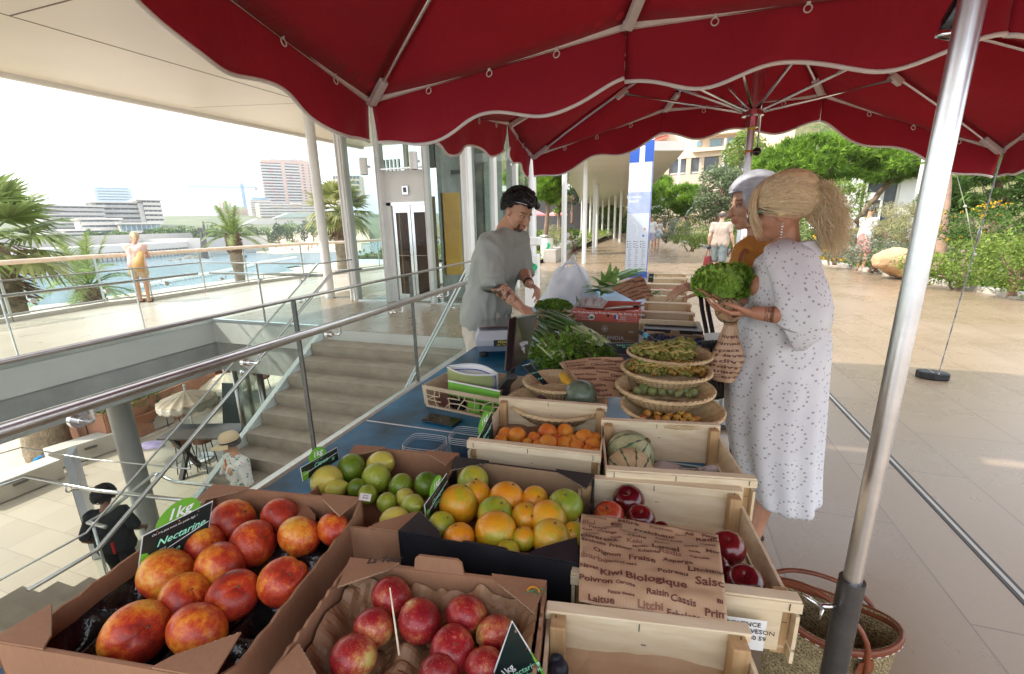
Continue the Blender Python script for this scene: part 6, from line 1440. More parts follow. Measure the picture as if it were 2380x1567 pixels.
def board(label,tl,tr,br,bl,zb,rows,badge=None,th=.003,back=False,z2=None,mback=None,veg=True):
 """a chalkboard price sign standing upright; tl..bl are its corners"""
 B,C_=PZ(bl[0],bl[1],zb),PZ(br[0],br[1],z2 or zb);n=(C_-B).cross(V((0,0,1))).normalized()
 if n.dot(CAMP-B)<0:n=-n
 def on(px,py):d=wray(px,py);return CAMP+d*((B-CAMP).dot(n)/d.dot(n))
 A,D=on(*tl),on(*tr);C_=on(*br)
 t=thing('price_sign',label,'price sign',(B+C_)/2)
 def q(u,v,l=0.):return(B.lerp(C_,u)).lerp(A.lerp(D,u),v)+n*l
 def pl(us,m,nm,l,th_=.0008):
  mb=MB();mb.slab([q(u,v,l)for u,v in us],n,th_);return obj(nm,mb,m,t)
 pl([(0,0),(1,0),(1,1),(0,1)],M_LAMI,'white_backing',-.0015,.0015)
 pl([(.012,.01),(.988,.01),(.988,.985),(.012,.985)],M_SLATE,'chalkboard',.0003)
 ex=(q(1,.5)-q(0,.5)).normalized();ey=(q(.5,1)-q(.5,0));ey=ey.normalized();H_=(q(0,1)-q(0,0)).length;W_=(q(1,.5)-q(0,.5)).length
 if veg:
  pl([(.012,.01),(.13,.01),(.17,.45),(.10,.62),(.012,.66)],M_GREENCARD,'green_corner',.0013,.0004)
  mb=MB();add_text(mb,'VARIÉTÉ\nORIGINE',q(.12,.52,.002),ex,ey,H_*.07,align='LEFT');mb2=MB();add_text(mb,"On n'a pas tous un pote âgé !",q(.45,.90,.002),ex,ey,H_*.06,align='CENTER')
  mb.beam(q(.03,.44,.002),q(.97,.66,.002),.0012,.0004,upv=n);obj('printed_line',mb,M_WHITEP,t)
 mb=MB()
 for(txt,u,v,sz)in rows:add_text(mb,txt,q(u,v,.0022),ex,ey,min(H_*sz,W_*1.55/len(txt)),bold=.012,shear=.25)
 obj('chalk_writing',mb,M_CHALK,t)
 for u in(.2,.5,.78):
  mb=MB();mb.cyl(q(u,.95,.001),q(u,.95,.0028),H_*.014,n=10);obj('rivet',mb,M_CHROME,t)
 if badge:
  (cx_,cy_,r_,txt)=badge;c_=on(cx_,cy_)-n*.0004;r_=psize(c_,r_);mb=MB();pts=[c_+ex*math.cos(a*math.pi/14-.0)*r_+ey*math.sin(a*math.pi/14)*r_*1.0 for a in range(-5,20)]
  mb.slab([p-n*.001 for p in pts],n,.001);bd=obj('weight_badge',mb,M_GREENCARD,t)
  mb=MB();add_text(mb,txt,c_+ey*r_*.38+n*.0008,ex,ey,r_*.82,bold=.02,shear=.15);obj('badge_print',mb,M_WHITEP,bd)
 return t
board('nectarine price sign with handwriting on a black board, left of the fruit',(331,1246),(495,1164),(476,1292),(314,1372),.885,[('Nectarine',.56,.70,.21),('Pêche  FR.',.52,.44,.2)],(415,1205,44,'1kg'))
board('lemon price sign with handwriting in front of the stairs',(698,1088),(783,1040),(788,1068),(704,1120),.90,[('Citron',.50,.62,.42),('IE',.82,.38,.3)],(739,1062,24,'1kg'))
board('narrow angled orange price sign between limes and oranges',(987,1174),(1039,1100),(1042,1142),(991,1217),.885,[('Oranges',.5,.62,.3),('Grèce',.5,.3,.3)],(1014,1134,26,'1kg'),z2=.91)
board('narrow angled apricot price sign at the left of the apricot crate',(1113,1017),(1142,958),(1148,1019),(1117,1050),.88,[('Abricot',.5,.6,.3),('FR',.5,.3,.25)],(1126,985,24,'1kg'),z2=.90)
board('dark price sign clipped in the first left wicker basket',(1213,850),(1232,845),(1275,893),(1262,895),.90,[('Melon',.5,.6,.3),('3 €',.5,.3,.3)],None,veg=False)
board('flat black price sign lying before the citrus box',(1405,797),(1485,796),(1495,808),(1430,812),.93,[('Raisin Italie',.5,.6,.35),('Muscat',.5,.25,.3)],None,veg=False)
board('small price sign beside the egg carton',(1338,683),(1350,705),(1350,722),(1340,712),.98,[('Oeufs',.5,.6,.3)],None,veg=False)
board('small black price sign among the leeks at the far end',(1508,636),(1520,636),(1518,656),(1506,656),.95,[('Chou',.5,.6,.3)],None,veg=False)
A_,Bq,Cq=PZ(1190,1441,.995),PZ(1275,1578,.90),PZ(1140,1578,.90)
n=(Cq-A_).cross(Bq-A_).normalized();n=n if n.dot(CAMP-A_)>0 else-n
t=thing('price_sign','black price sign turned on its corner in the front nectarine box','price sign',(Bq+Cq)/2)
mb=MB();mb.slab([Cq,Bq,A_],n,.002);obj('white_backing',mb,M_LAMI,t)
def tq(a,b):return A_*(1-a-b)+Bq*a+Cq*b
mb=MB();mb.slab([tq(*k_)+n*.0021 for k_ in((.93,.03),(.02,.01),(.01,.03),(.03,.94))],n,.0012);cb=obj('chalkboard',mb,M_SLATE,t)
ex=(Bq-Cq).normalized();ey=n.cross(ex)
dxx=(Bq-A_).normalized();dyy=n.cross(dxx)
if dyy.dot(Cq-A_)>0:pass
mb=MB();add_text(mb,'Nectarine',tq(.50,.30)+n*.0040,dyy if dyy.x>0 else-dyy,n.cross(dyy if dyy.x>0 else-dyy),.0125,bold=.012,shear=.2);add_text(mb,'blanche FR.',tq(.60,.28)+n*.0040,dyy if dyy.x>0 else-dyy,n.cross(dyy if dyy.x>0 else-dyy),.010,bold=.012,shear=.2);obj('chalk_writing',mb,M_CHALK,t)
mb=MB();mb.slab([tq(.5,.0),tq(.9,.0),tq(.9,.05),tq(.62,.035)],n,.0034);obj('green_corner',mb,M_GREENCARD,t)
c_=tq(.25,.62)+n*.001;r_=psize(c_,21);mb=MB();mb.slab([c_+ex*math.cos(a*.2618)*r_*.85+ey*math.sin(a*.2618)*r_*1.75 for a in range(24)],n,.0018);bd=obj('weight_badge',mb,M_GREENCARD,t)
mb=MB();add_text(mb,'1kg',c_+ey*.4*r_+n*.0026,(ex+ey*.9).normalized(),n.cross((ex+ey*.9).normalized()),r_*1.15,bold=.02);obj('badge_print',mb,M_WHITEP,bd)
for a,b in((.12,.03),(.42,.03),(.72,.03)):mb=MB();p=tq(a,b)+n*.003;mb.cyl(p,p+n*.002,.0022,n=10);obj('rivet',mb,M_CHROME,t)
a_,b_=PZ(928,1523,.905),PZ(906,1366,.985);mb=MB();mb.tube([a_,b_],[.0017,.0011],6);top('wooden_skewer',mb,M_POPLAR,'thin wooden skewer standing among the speckled nectarines','skewer')
def liner(name,label,F,w,d,z,m,amp,sc,sd,rise=.03,nu=50,nv=40,hole=None):
 def f(u,v):
  x=-w/2+.012+(w-.024)*u;y=-d/2+.012+(d-.024)*v;e=max(0,1-min(u,1-u,v,1-v)*9)
  q=(x,y,sd);return F.p(x,y,z+amp*(abs(noise.noise(V(q)*sc))*1.6+.6*abs(noise.noise(V(q)*sc*2.7)))+rise*e*(.6+.8*noise.noise(V(q)*8)))
 mb=MB();mb.shell(f,nu,nv,.0006);return top(name,mb,m,label,'paper',smooth=False)
M_CRUMP=mat('crumpled_brown_paper',(.34,.19,.10),.5,var=.15,scale=9)
liner('lining_paper','crumpled brown lining paper under the speckled nectarines',FD,wD,dD,.845,M_CRUMP,.03,16,3,.06)
liner('lining_paper','flat brown paper lining the nearest wooden crate',K['H'][1],K['H'][2],K['H'][3],.83,M_KRAFT,.012,7,5,.01)
liner('lining_paper','white paper lining under the dark red apples',K['G'][1],K['G'][2],K['G'][3],.80,M_POPLAR,.004,7,8,.0)
liner('lining_paper','wood wool pad under the apricots',K['E'][1],K['E'][2],K['E'][3],.825,M_CRUMP,.008,12,8,.0)
o=Dx;q0=PZ(893,1303,.936);mb=MB();e_=(PZ(930,1300,.936)-q0).normalized();add_text(mb,'La Tour',q0,e_,V((-e_.y,e_.x,0)),.020,bold=.02,shear=.3,lift=.0012);obj('box_print',mb,M_INKK,o)
wq=FD.p(-wD/2-.0008,-.02,.88);mb=MB();add_text(mb,'La Tour',wq,-FD.y,(0,0,1),.045,bold=.02,shear=.3);obj('box_print',mb,M_INKK,o)
q0=PZ(1240,1374,.936);mb=MB();
for k_ in range(3):mb.tube([q0+FD.x*(-.012+.008*k_)+FD.y*(.006*math.sin(a*.6)+.004*k_-.006)+FD.x*a*.003 for a in range(7)],.0011,4)
obj('leaf_emblem',mb,mat('emblem_green',(.05,.22,.08),.5),o);mb=MB();mb.tube([q0+V((.01*math.cos(a*.5),.008*math.sin(a*.5),.001))for a in range(8)],.0018,5);obj('orange_emblem',mb,mat('emblem_orange',(.7,.3,.03),.5),o)
F,w,d=K['G'][1:];q=[F.p(x,-d/2-.010,z)for x,z in((w*.04,.81),(w*.36,.81),(w*.36,.875),(w*.04,.875))];mb=MB();mb.slab(q,-F.y,.0006)
lb=obj('producer_label',mb,M_WHITEP,K['G'][0]);mb=MB()
for k_,s_ in enumerate(('DUICO PROVENCE','CHEMIER 13690 GRAVESON','96   FAX: 04 90 90 50 59','RUSSE BIO')):add_text(mb,s_,F.p(w*.20,-d/2-.0115,.865-k_*.014),F.x,(0,0,1),.0125,bold=.012)
obj('label_print',mb,M_INKK,lb)
far=[(1486,1619,748),(1493,1614,727),(1497,1604,705),(1503,1597,689),(1502,1598,675),(1508,1598,661),(1519,1600,646)]
nm=['nearest, with a small green label','second from the front','third from the front','fourth, holding green peppers','fifth, holding sweet potatoes','sixth, with a white sticker','the farthest with onions']
prev=None;FC_=[]
for i,(xa,xb,y)in enumerate(far):
 zt=.96+.0*i;a,b=PZ(xa,y,zt),PZ(xb,y+2,zt);a.x=min(a.x,b.x-.36)if False else a.x
 nxt=PZ(xa,far[i+1][2],zt).y if i<6 else a.y+.4
 dep=max(.22,min(.42,(nxt-a.y)*.95));c=(a+b)/2;c.y=(a.y+b.y)/2+dep/2
 K2=crate('light crate of the far row, '+nm[i],c=c,w=(b-a).length,d=dep,a=0.,zt=zt,zb=TZ,group='crates in the far row');FC_.append((K2,c,dep))
k2,c,dep=FC_[0];F=k2[1];mb=MB();mb.slab([F.p(x,-dep/2-.003,z)for x,z in((-.10,.83),(.04,.825),(.04,.865),(-.10,.87))],(0,-1,0),.0006);lb=obj('sticker',mb,M_WHITEP,k2[0])
mb=MB();mb.slab([F.p(x,-dep/2-.0038,z)for x,z in((-.02,.833),(.035,.83),(.035,.848),(.01,.842))],(0,-1,0),.0004);obj('sticker_green',mb,M_GREENCARD,lb);mb=MB();mb.ball(F.p(-.075,-dep/2-.0038,.85),(.014,.001,.01),12,6);obj('sticker_red',mb,M_CARDR,lb)
F=FC_[5][0][1];dep=FC_[5][2];mb=MB();mb.slab([F.p(x,-dep/2-.004,z)for x,z in((-.14,.87),(.02,.87),(.02,.93),(-.14,.93))],(0,-1,0),.0006);obj('sticker',mb,M_WHITEP,FC_[5][0][0])
gr=random.Random(4)
M_PEP=mat('green_pepper_skin',(.07,.18,.02),.25,var=.3,scale=20)
for i in range(6):
 k2,c,dep=FC_[3];F=k2[1];a=F.p(gr.uniform(-.13,.05),gr.uniform(-.05,.08),.93);b=a+V((gr.uniform(-.08,.08),gr.uniform(-.05,.03),.05 if i<2 else 0))
 mb=MB();mb.tube([a,a.lerp(b,.5)+V((0,0,.015)),b],[.010,.012,.003],10);top('chilli_pepper',mb,M_PEP,'long thin green pepper in the fourth crate of the far row','pepper','green peppers',smooth=True)
M_SWP=mat('sweet_potato_skin',(.42,.13,.06),.7,var=.2,scale=20)
for i in range(6):
 k2,c,dep=FC_[4];F=k2[1];p=F.p(-.08+.045*i,gr.uniform(-.03,.05),.93);mb=MB();mb.ball((0,0,0),(.032,.05,.027),14,10);mb.v=[p+q*(1+.2*noise.noise(q*30+V((i,0,0))))for q in mb.v];top('sweet_potato',mb,M_SWP,'reddish sweet potato in the fifth crate of the far row','sweet potato','sweet potatoes',smooth=True)
for i in range(7):
 k2,c,dep=FC_[6];F=k2[1];p=F.p(-.11+.04*i,gr.uniform(-.04,.04),.92);mb=MB();mb.ball(p,(.03,.03,.026),12,8);mb.tube([p+V((0,0,.02)),p+V((0,0,.045))],[.006,.002],6);top('onion',mb,mat('onion_skin',(.5,.25,.08),.4,var=.2),'brown onion in the farthest crate of the row','onion','onions',smooth=True)
bx_,F5,w5,d5=carton('brown cardboard box of blue plums behind the grapes',[(1500,770),(1655,783),(1660,812),(1490,800)],.94,TZ,M_CARD2,tabs=((-.02,1,.05,.02),))
mb=MB()
for i in range(170):mb.ball(F5.p(gr.uniform(-w5/2+.03,w5/2-.03),gr.uniform(-d5/2+.02,d5/2-.02),.895+gr.uniform(0,.035)),.013,10,7)
o=top('blue_plums',mb,GP,'heap of small dusty blue plums filling the cardboard box','plums',smooth=True);o['kind']='stuff'
zc=.915
a,b=PZ(1328,792,TZ),PZ(1483,797,TZ);w_=(b-a).length;cy_=(a.y+b.y)/2;F=LF(((a.x+b.x)/2,cy_+.13,0),0.)
t=thing('cardboard_box','brown citrus box with white printing under the red box','box',(F.c.x,F.c.y,TZ))
mb=MB();F.box(mb,-w_/2,w_/2,-.13,.13,TZ,zc);obj('body',mb,M_CARD2,t,bevel=.003)
mb=MB();add_text(mb,'CITRUSLANDIA',F.p(.0,-.1305,TZ+.03),F.x,(0,0,1),.036,bold=.012);mb.tube([F.p(.02*math.cos(i*.3142),-.1312,TZ+.088+.02*math.sin(i*.3142))for i in range(21)],.0011,4,cap=False)
for i in range(6):mb.tube([F.p(0,-.1312,TZ+.088),F.p(.015*math.cos(i*1.047),-.1312,TZ+.088+.015*math.sin(i*1.047))],.0022,4)
add_text(mb,'FSC',F.p(w_/2-.045,-.1305,TZ+.075),F.x,(0,0,1),.018,bold=.01);add_text(mb,'packaged fruit',F.p(w_/2-.06,-.1305,TZ+.02),F.x,(0,0,1),.011);obj('box_print',mb,M_WHITEP,t)
mb=MB();q=F.p(-w_/2+.02,-.131,TZ+.09);mb.bb(q.x,q.x+.05,q.y-.0005,q.y,q.z,q.z+.03);obj('white_label',mb,M_WHITEP,t);mb=MB();mb.bb(q.x+.03,q.x+.047,q.y-.001,q.y-.0005,q.z+.005,q.z+.02);obj('black_mark',mb,M_INKK,t)
wr=w_*1.0;zr0,zr1=zc+.002,PY(1405,722,cy_).z
t=thing('cardboard_box','open red fruit box with white writing stacked on the citrus box','box',(F.c.x,F.c.y,zr0))
for(x0,x1,y0,y1,h_)in((-wr/2,wr/2,-.14,-.134,zr1),(-wr/2,wr/2,.134,.14,zr1+.02),(-wr/2,-wr/2+.006,-.134,.134,zr1),(wr/2-.006,wr/2,-.134,.134,zr1+.015)):
 mb=MB();F.box(mb,x0,x1,y0,y1,zr0,h_);obj('side_wall',mb,M_CARDR,t)
mb=MB();F.box(mb,-wr/2+.006,wr/2-.006,-.134,.134,zr0,zr0+.005);obj('floor_panel',mb,M_CARD2,t)
for sg in(-1,1):mb=MB();mb.slab([F.p(sg*wr/2,-.14,zr1+.001),F.p(sg*(wr/2-.09),-.14,zr1+.001),F.p(sg*(wr/2-.08),-.10,zr1+.001),F.p(sg*wr/2,-.07,zr1+.001)][::sg],(0,0,1),.003);obj('corner_ledge',mb,M_CARDR,t)
hh_=zr1-zr0;mb=MB();add_text(mb,'GIE des Producteurs de Fruits Rouges des Monts du Velay',F.p(.0,-.1405,zr1-.2*hh_),F.x,(0,0,1),wr*.049,bold=.022)
add_text(mb,'Pinols\n43200 Saint-Jeures\nTél. 04 71 59 67 91\nE-mail : contact@giefruits.fr',F.p(-wr*.36,-.1405,zr1-.6*hh_),F.x,(0,0,1),wr*.027);
for z_ in(.38,.55,.72,.88):mb.beam(F.p(wr*.2,-.1408,zr1-z_*hh_),F.p(wr*.46,-.1408,zr1-z_*hh_),.0006,.0012)
for x_ in(.2,.3,.46):mb.beam(F.p(wr*x_,-.1408,zr1-.38*hh_),F.p(wr*x_,-.1408,zr1-.88*hh_),.0012,.0006)
add_text(mb,'PRODUIT\nVARIÉTÉ\nCATÉGORIE',F.p(wr*.25,-.1405,zr1-.62*hh_),F.x,(0,0,1),wr*.022,bold=.01)
obj('box_print',mb,M_WHITEP,t)
mb=MB();mb.ball(F.p(-.08*wr/.4,-.1405,zr1-.62*hh_),(.021,.0008,.021),20,8);lg=obj('round_logo',mb,M_WHITEP,t);mb=MB();mb.ball(F.p(-.08*wr/.4,-.1412,zr1-.66*hh_),(.015,.0008,.009),16,6);obj('logo_green',mb,MAT['emblem_green'],lg)
for k_,m_ in enumerate((M_SIGNB,M_WHITEP,M_CARDR)):mb=MB();q=F.p(.055*wr/.4+.012*k_,-.1412,zr1-.72*hh_);mb.bb(q.x,q.x+.012,q.y-.0004,q.y+.0004,q.z,q.z+.028);obj('flag_stripe',mb,m_,t)
mb=MB();q=F.p(0.02,-.1415,zr1-.42*hh_);mb.cyl(q,q+V((0,.002,0)),.009,n=14);obj('hand_hole',mb,M_BLACK,t)
for k_,(x0,m_,lb_)in enumerate(((.05,M_STEEL,'flat steel knife lying across the red box'),(.08,M_BLACKG,'black marker lying across the red box'),(.12,M_CARD2,'folded brown card lying in the red box'))):
 mb=MB();a_,b_=F.p(x0-.06,-.10+.05*k_,zr1+.004),F.p(x0+.12,-.07+.04*k_,zr1+.02);mb.beam(a_,b_,.018,.010);top(('table_knife','marker_pen','paper_card')[k_],mb,m_,lb_,('knife','marker','card')[k_],bevel=.003)
q=PZ(1374,708,zr1+.02);e1=V((.97,-.2,0)).normalized();e2=V((.2,.97,0));t=thing('egg_carton','open pale grey egg carton with rounded cups on the red box','egg carton',q)
def eggf(u,v):
 x=-.085+.17*u;y=-.05+.10*v;c_=abs(math.sin(math.pi*u*3))*abs(math.sin(math.pi*v*2));e=min(1,min(u,1-u,v,1-v)*14)
 return q+e1*x+e2*y+V((0,0,.012+.030*(c_**.5)*e+.25*y))
mb=MB();mb.shell(eggf,48,32,.002);obj('pulp_cups',mb,mat('grey_pulp_card',(.50,.48,.45),.9,var=.06,bmp=.3,bscale=90),t,smooth=True)
mb=MB();mb.slab([q+e1*x+e2*y+V((0,0,.25*y+.006))for x,y in((-.1,-.062),(.1,-.062),(.1,.062),(-.1,.062))],(0,0,1),.004);obj('rim',mb,MAT['grey_pulp_card'],t,bevel=.001)
def ptbag(label,corners,words,curl=.02,nu=30,nv=30,ws=(1,1),off=0.):
 c=[PD(*k_)for k_ in corners]
 nrm=(c[1]-c[0]).cross(c[3]-c[0]).normalized();nrm=nrm if nrm.dot(CAMP-c[0])>0 else-nrm
 def f(u,v):p=c[0].lerp(c[1],u).lerp(c[3].lerp(c[2],u),v);return p+nrm*(curl*math.sin(math.pi*u)*(.6+.4*v)+.35*curl*fnoise((u*4,v*4,off)))
 a=V(f(.5,.5));
 if(V(f(.6,.5))-a).cross(V(f(.5,.6))-a).dot(CAMP-a)<0:pass
 return paper('paper_bag',label,f,nu,nv,M_KRAFT,words,ws,'paper bag')
wl=[('Papaya',.56,.90,.13,D1),('Ginger',.84,.80,.20,D1),('Banane Abricot',.24,.80,.10,D1),('Primeur',.22,.62,.17,D1),('Clémentine',.66,.60,.16,D1),('Kumquat',.60,.70,.07,D2),('Cuisine',.36,.42,.16,D1),('Carotte',.80,.45,.10,D1),('Aubergine',.80,.28,.15,D1),('Biologique',.28,.25,.16,D1),('Fraîche',.38,.08,.16,D1),('Radis',.8,.1,.16,D1)]
d0=(PZ(1400,900,.92)-CAMP).length
ptbag('folded printed brown paper bag, front sheet leaning in the wicker basket',[(1368,928,d0-.05),(1475,925,d0-.02),(1460,868,d0+.05),(1320,858,d0+.06)],wl,.012,ws=(.62,.9))
ptbag('folded printed brown paper bag, rear sheet above the front one',[(1322,872,d0+.07),(1462,880,d0+.08),(1448,830,d0+.12),(1298,843,d0+.14)],wl,.012,ws=(.55,1.1),off=4)
d1=(PZ(1480,700,.98)-CAMP).length
ptbag('printed brown paper bag standing on its corner at the back',[(1474,700,d1),(1523,692,d1+.05),(1492,640,d1+.12),(1420,672,d1+.1)],wl,.015,ws=(.8,.8),off=8)
pc=PZ(1318,706,.80);t=thing('plastic_bag','crumpled translucent white carrier bag standing near the vendor','plastic bag',pc)
M_PBAG=mat('thin_white_plastic',(.80,.81,.84),.28,var=.02,trans=.35,bmp=.5,bscale=5,bdist=.03,spec=.4)
def bagw(u,v):
 a=2*math.pi*u;r_=(.225-.02*v)*(1-.55*v**1.6)*(1+.14*math.sin(3*a+v*4)+.22*noise.noise(V((math.cos(a)*2,math.sin(a)*2,v*3))));
 return pc+V((r_*math.cos(a)*1.1+.03*v,r_*math.sin(a)*.75,.02+.33*v+.03*noise.noise(V((math.cos(a)*3,math.sin(a)*3,5)))*v))
mb=MB();mb.grid(bagw,70,30);obj('sheet',mb,M_PBAG,t,smooth=True)
mb=MB();mb.shell(lambda u,v:V(bagw(.1+.25*u,1))+V((-.02+.02*u,.0,.09*math.sin(math.pi*u)-.03*v)),16,4,.0006);obj('handle',mb,M_PBAG,t,smooth=True)
mb=MB();mb.shell(lambda u,v:V(bagw(.62+.3*u,.9))+V((.0,-.01,.10*math.sin(math.pi*u)-.035*v)),16,4,.0006);obj('handle',mb,M_PBAG,t,smooth=True)
def leafshape(mb,base,d,n_,L,W,lobes=3,bend=.3,k=6):
 d=V(d).normalized();s=d.cross(V(n_)).normalized();up_=s.cross(d)
 P=[]
 for i in range(k+1):
  t_=i/k;w=W*math.sin(math.pi*min(1,t_*.92+.06))**.8*(1+.35*math.sin(t_*lobes*6.28));c=base+d*L*t_+up_*(-bend*L*t_*t_)
  P.append((c-s*w,c+up_*W*.15,c+s*w))
 for i in range(k):
  b_=len(mb.v);mb.v+=[P[i][0],P[i][1],P[i][2],P[i+1][0],P[i+1][1],P[i+1][2]];mb.f+=[(b_,b_+1,b_+4,b_+3),(b_+1,b_+2,b_+5,b_+4)];mb.mi+=[0,0]
M_HERB=foliage('parsley_leaf',(.09,.20,.025),(.27,.47,.07),.3,14);M_LETT=foliage('lettuce_leaf',(.22,.40,.05),(.48,.70,.14),.35,18)
M_LEEK=mat('leek_leaf',(.12,.24,.06),.4,var=.35,scale=25,trans=.2);M_LEEKW=mat('pale_leek_stem',(.46,.56,.28),.4,var=.15,scale=20)
M_CABB=foliage('cauliflower_leaf',(.12,.24,.04),(.30,.46,.14),.3,9)
gr=random.Random(8)
pc=PZ(1327,850,.80);t=thing('flat_parsley','big loose bunch of flat leaf parsley spreading on the table','parsley',pc)
mb=MB();ms=MB()
for i in range(560):
 q=rv(gr);q=V((q.x*.235,q.y*.20,abs(q.z)**.8*.165));b_=pc+V((.005,.02,.01))+q;d_=(V((q.x*2,q.y*1.6-.1,.12))+rv(gr)*.35)
 for j in range(3):leafshape(mb,b_,(d_+rv(gr)*.5),(rv(gr)*.5+V((0,-.3,1))),gr.uniform(.025,.042),gr.uniform(.006,.011),2,.25,4)
 if i%4==0:ms.tube([pc+V((.0,.02,.03)),pc+V((0,.02,.06))+q*.6,b_],[.0018,.0015,.001],4)
obj('leaves',mb,M_HERB,t);obj('stems',ms,M_LEEKW,t)
def leekbunch(label,a_px,b_px,n,spread,r0,z0,z1_,seed,leafy=True):
 r=random.Random(seed);A=PZ(*a_px,z0);B=PZ(*b_px,z1_);t=thing('spring_onions',label,'spring onions',A);mb=MB();mw=MB()
 for i in range(n):
  o_=V((r.uniform(-1,1)*spread,r.uniform(-1,1)*spread,r.uniform(0,spread*.7)));a=A+o_*.6;b=B+o_*1.5+V((0,0,r.uniform(-.01,.03)));m1=a.lerp(b,.33)+V((0,0,.012));m2=a.lerp(b,.7)+V((r.uniform(-.02,.02),0,.015))
  mw.tube([a,m1],[r0*1.3,r0],6);mb.tube([m1,m2,b,b+(b-m2)*.3+V((0,0,-.02))],[r0,r0*1.2,r0*.9,r0*.15],6,flat=.6)
 obj('white_stems',mw,M_LEEKW,t,smooth=True);obj('green_leaves',mb,M_LEEK,t,smooth=True);return t
leekbunch('bundle of spring onions with long stems running beside the flat parsley',(1400,800),(1262,748),40,.06,.0055,.93,.91,1)
leekbunch('lower bundle of pale spring onions beside the scale',(1300,830),(1235,775),34,.06,.0055,.88,.88,2)
leekbunch('single thick leek leaf crossing above the parsley',(1390,790),(1285,728),2,.006,.008,.96,.96,3)
leekbunch('dark green leek tops behind the cauliflower',(1400,668),(1480,640),26,.05,.010,.92,.98,4)
pc=PZ(1412,678,.93);t=thing('cauliflower','large leafy green cauliflower behind the egg carton','cauliflower',pc)
mb=MB()
for i in range(34):
 a=gr.uniform(0,6.28);e=gr.uniform(.2,1.3);d_=V((math.cos(a)*math.cos(e),math.sin(a)*math.cos(e),math.sin(e)));leafshape(mb,pc+d_*.03,d_,V((0,0,1))if e<1 else V((0,-1,0)),gr.uniform(.14,.22),gr.uniform(.03,.05),1,.35,8)
obj('leaves',mb,M_CABB,t,smooth=True);mb=MB();mb.ball(pc+V((0,0,.04)),(.08,.08,.06),14,10);obj('head',mb,mat('cauliflower_white',(.6,.58,.42),.7,bmp=.8,bscale=60),t,smooth=True)
X_,Y_=z1(962,350);pc=PZ(X_,Y_,.98);t=thing('curly_parsley','rounded heap of tight curly parsley in its basket','parsley',(pc.x,pc.y,.95));mb=MB()
for i in range(900):
 q=rv(gr);q=q.normalized()*(q.length**.3);b_=pc+V((q.x*.135,q.y*.11,abs(q.z)*.055-.01));leaves(mb,b_,(.008,.008,.008),3,.016,gr,asp=.8)
obj('leaves',mb,M_HERB,t)
X_,Y_=z1(1010,410);pc=PZ(X_,Y_,.94);mb=MB()
for i in range(60):a=pc+V((gr.uniform(-.1,.1),gr.uniform(-.05,.05),gr.uniform(-.01,.015)));mb.tube([a,a+V((gr.uniform(-.05,.05),gr.uniform(-.03,.03),.006))],[.004,.003],6)
o=top('green_beans',mb,M_HERB,'small pile of green beans in the front basket by the vendor','beans',smooth=True);o['kind']='stuff'
mb=MB()
def blk(u,v):p=PZ(1262+u*85,742+v*28,.86);p.z+=.01*fnoise((u*5,v*5,1));return p
mb.shell(blk,20,10,.001);top('black_plastic_sheet',mb,M_BLACKG,'crumpled black plastic sheet beneath the spring onion tips','plastic sheet',smooth=True)
sc_=PZ(1170,812,.80);t=thing('weighing_scale','pale grey market weighing scale with steel plate and yellow printed label','scale',sc_)
M_SCALE=mat('pale_grey_plastic',(.50,.53,.58),.35,var=.04);M_SCALED=mat('blue_grey_plastic',(.20,.25,.33),.4,var=.05)
e1=V((.93,.37,0)).normalized();e2=V((-.37,.93,0));
def sp(x,y,z):return sc_+e1*x+e2*y+V((0,0,z))
poly=[(-.17,-.09),(.17,-.09),(.17,.17),(-.10,.17),(-.17,.10)]
mb=MB();n_=len(poly);lo=[sp(x*.96,y*.96,.045)for x,y in poly];hi=[sp(x,y,.085)for x,y in poly];h2=[sp(x*.86,y*.8+.01,.135)for x,y in poly]
mb.add(lo+hi+h2,[tuple(range(n_))[::-1],tuple(range(2*n_,3*n_))]+[(i+o_*n_,(i+1)%n_+o_*n_,(i+1)%n_+(o_+1)*n_,i+(o_+1)*n_)for i in range(n_)for o_ in(0,1)]);obj('housing',mb,M_SCALE,t,bevel=.006)
mb=MB();mb.add([sp(x*.9,y*.9,.012)for x,y in poly]+[sp(x*.962,y*.962,.0465)for x,y in poly],[tuple(range(n_))[::-1]]+[(i,(i+1)%n_,(i+1)%n_+n_,i+n_)for i in range(n_)]);obj('base',mb,M_SCALED,t)
for x,y in((-.12,-.06),(.12,-.06),(.12,.12)):mb=MB();mb.cyl(sp(x,y,-.018),sp(x,y,.014),.028,n=18);obj('foot',mb,M_BLACK,t)
mb=MB();mb.slab([sp(-.15,-.06,.150),sp(.16,-.06,.150),sp(.16,.19,.150),(sp(-.12,.19,.150))],(0,0,1),.010);obj('weighing_plate',mb,M_CHROME,t,bevel=.004)
mb=MB();mb.slab([sp(-.06,-.089,.045),sp(.11,-.089,.045),sp(.11,-.0905,.084),sp(-.06,-.0905,.084)],-e2,.002);lb=obj('black_label',mb,M_BLACK,t)
mb=MB();ey_=(V((0,0,1)));add_text(mb,'P€SAGE 2000',sp(.025,-.0935,.071),e1,ey_,.021,bold=.02,shear=.2);add_text(mb,'SAV : TEL 04 93 07 20 31',sp(.025,-.0935,.054),e1,ey_,.0125,bold=.012);obj('label_print',mb,mat('yellow_print',(.75,.65,.1),.5),lb)
A_,B_,C_,D_=PD(1183,866,1.78),PD(1218,868,1.72),PD(1254,727,1.92),PD(1206,738,1.98)
dn_=(PD(1206,738,1.98)-PD(1183,866,1.78));t=thing('till_screen','black flat till screen seen from its back edge beside the scale','screen',A_)
thk=V((-.06,-.015,-.01));c=[PD(1190,862,1.60),PD(1198,735,1.80),PD(1252,727,2.02),PD(1226,838,1.80)]
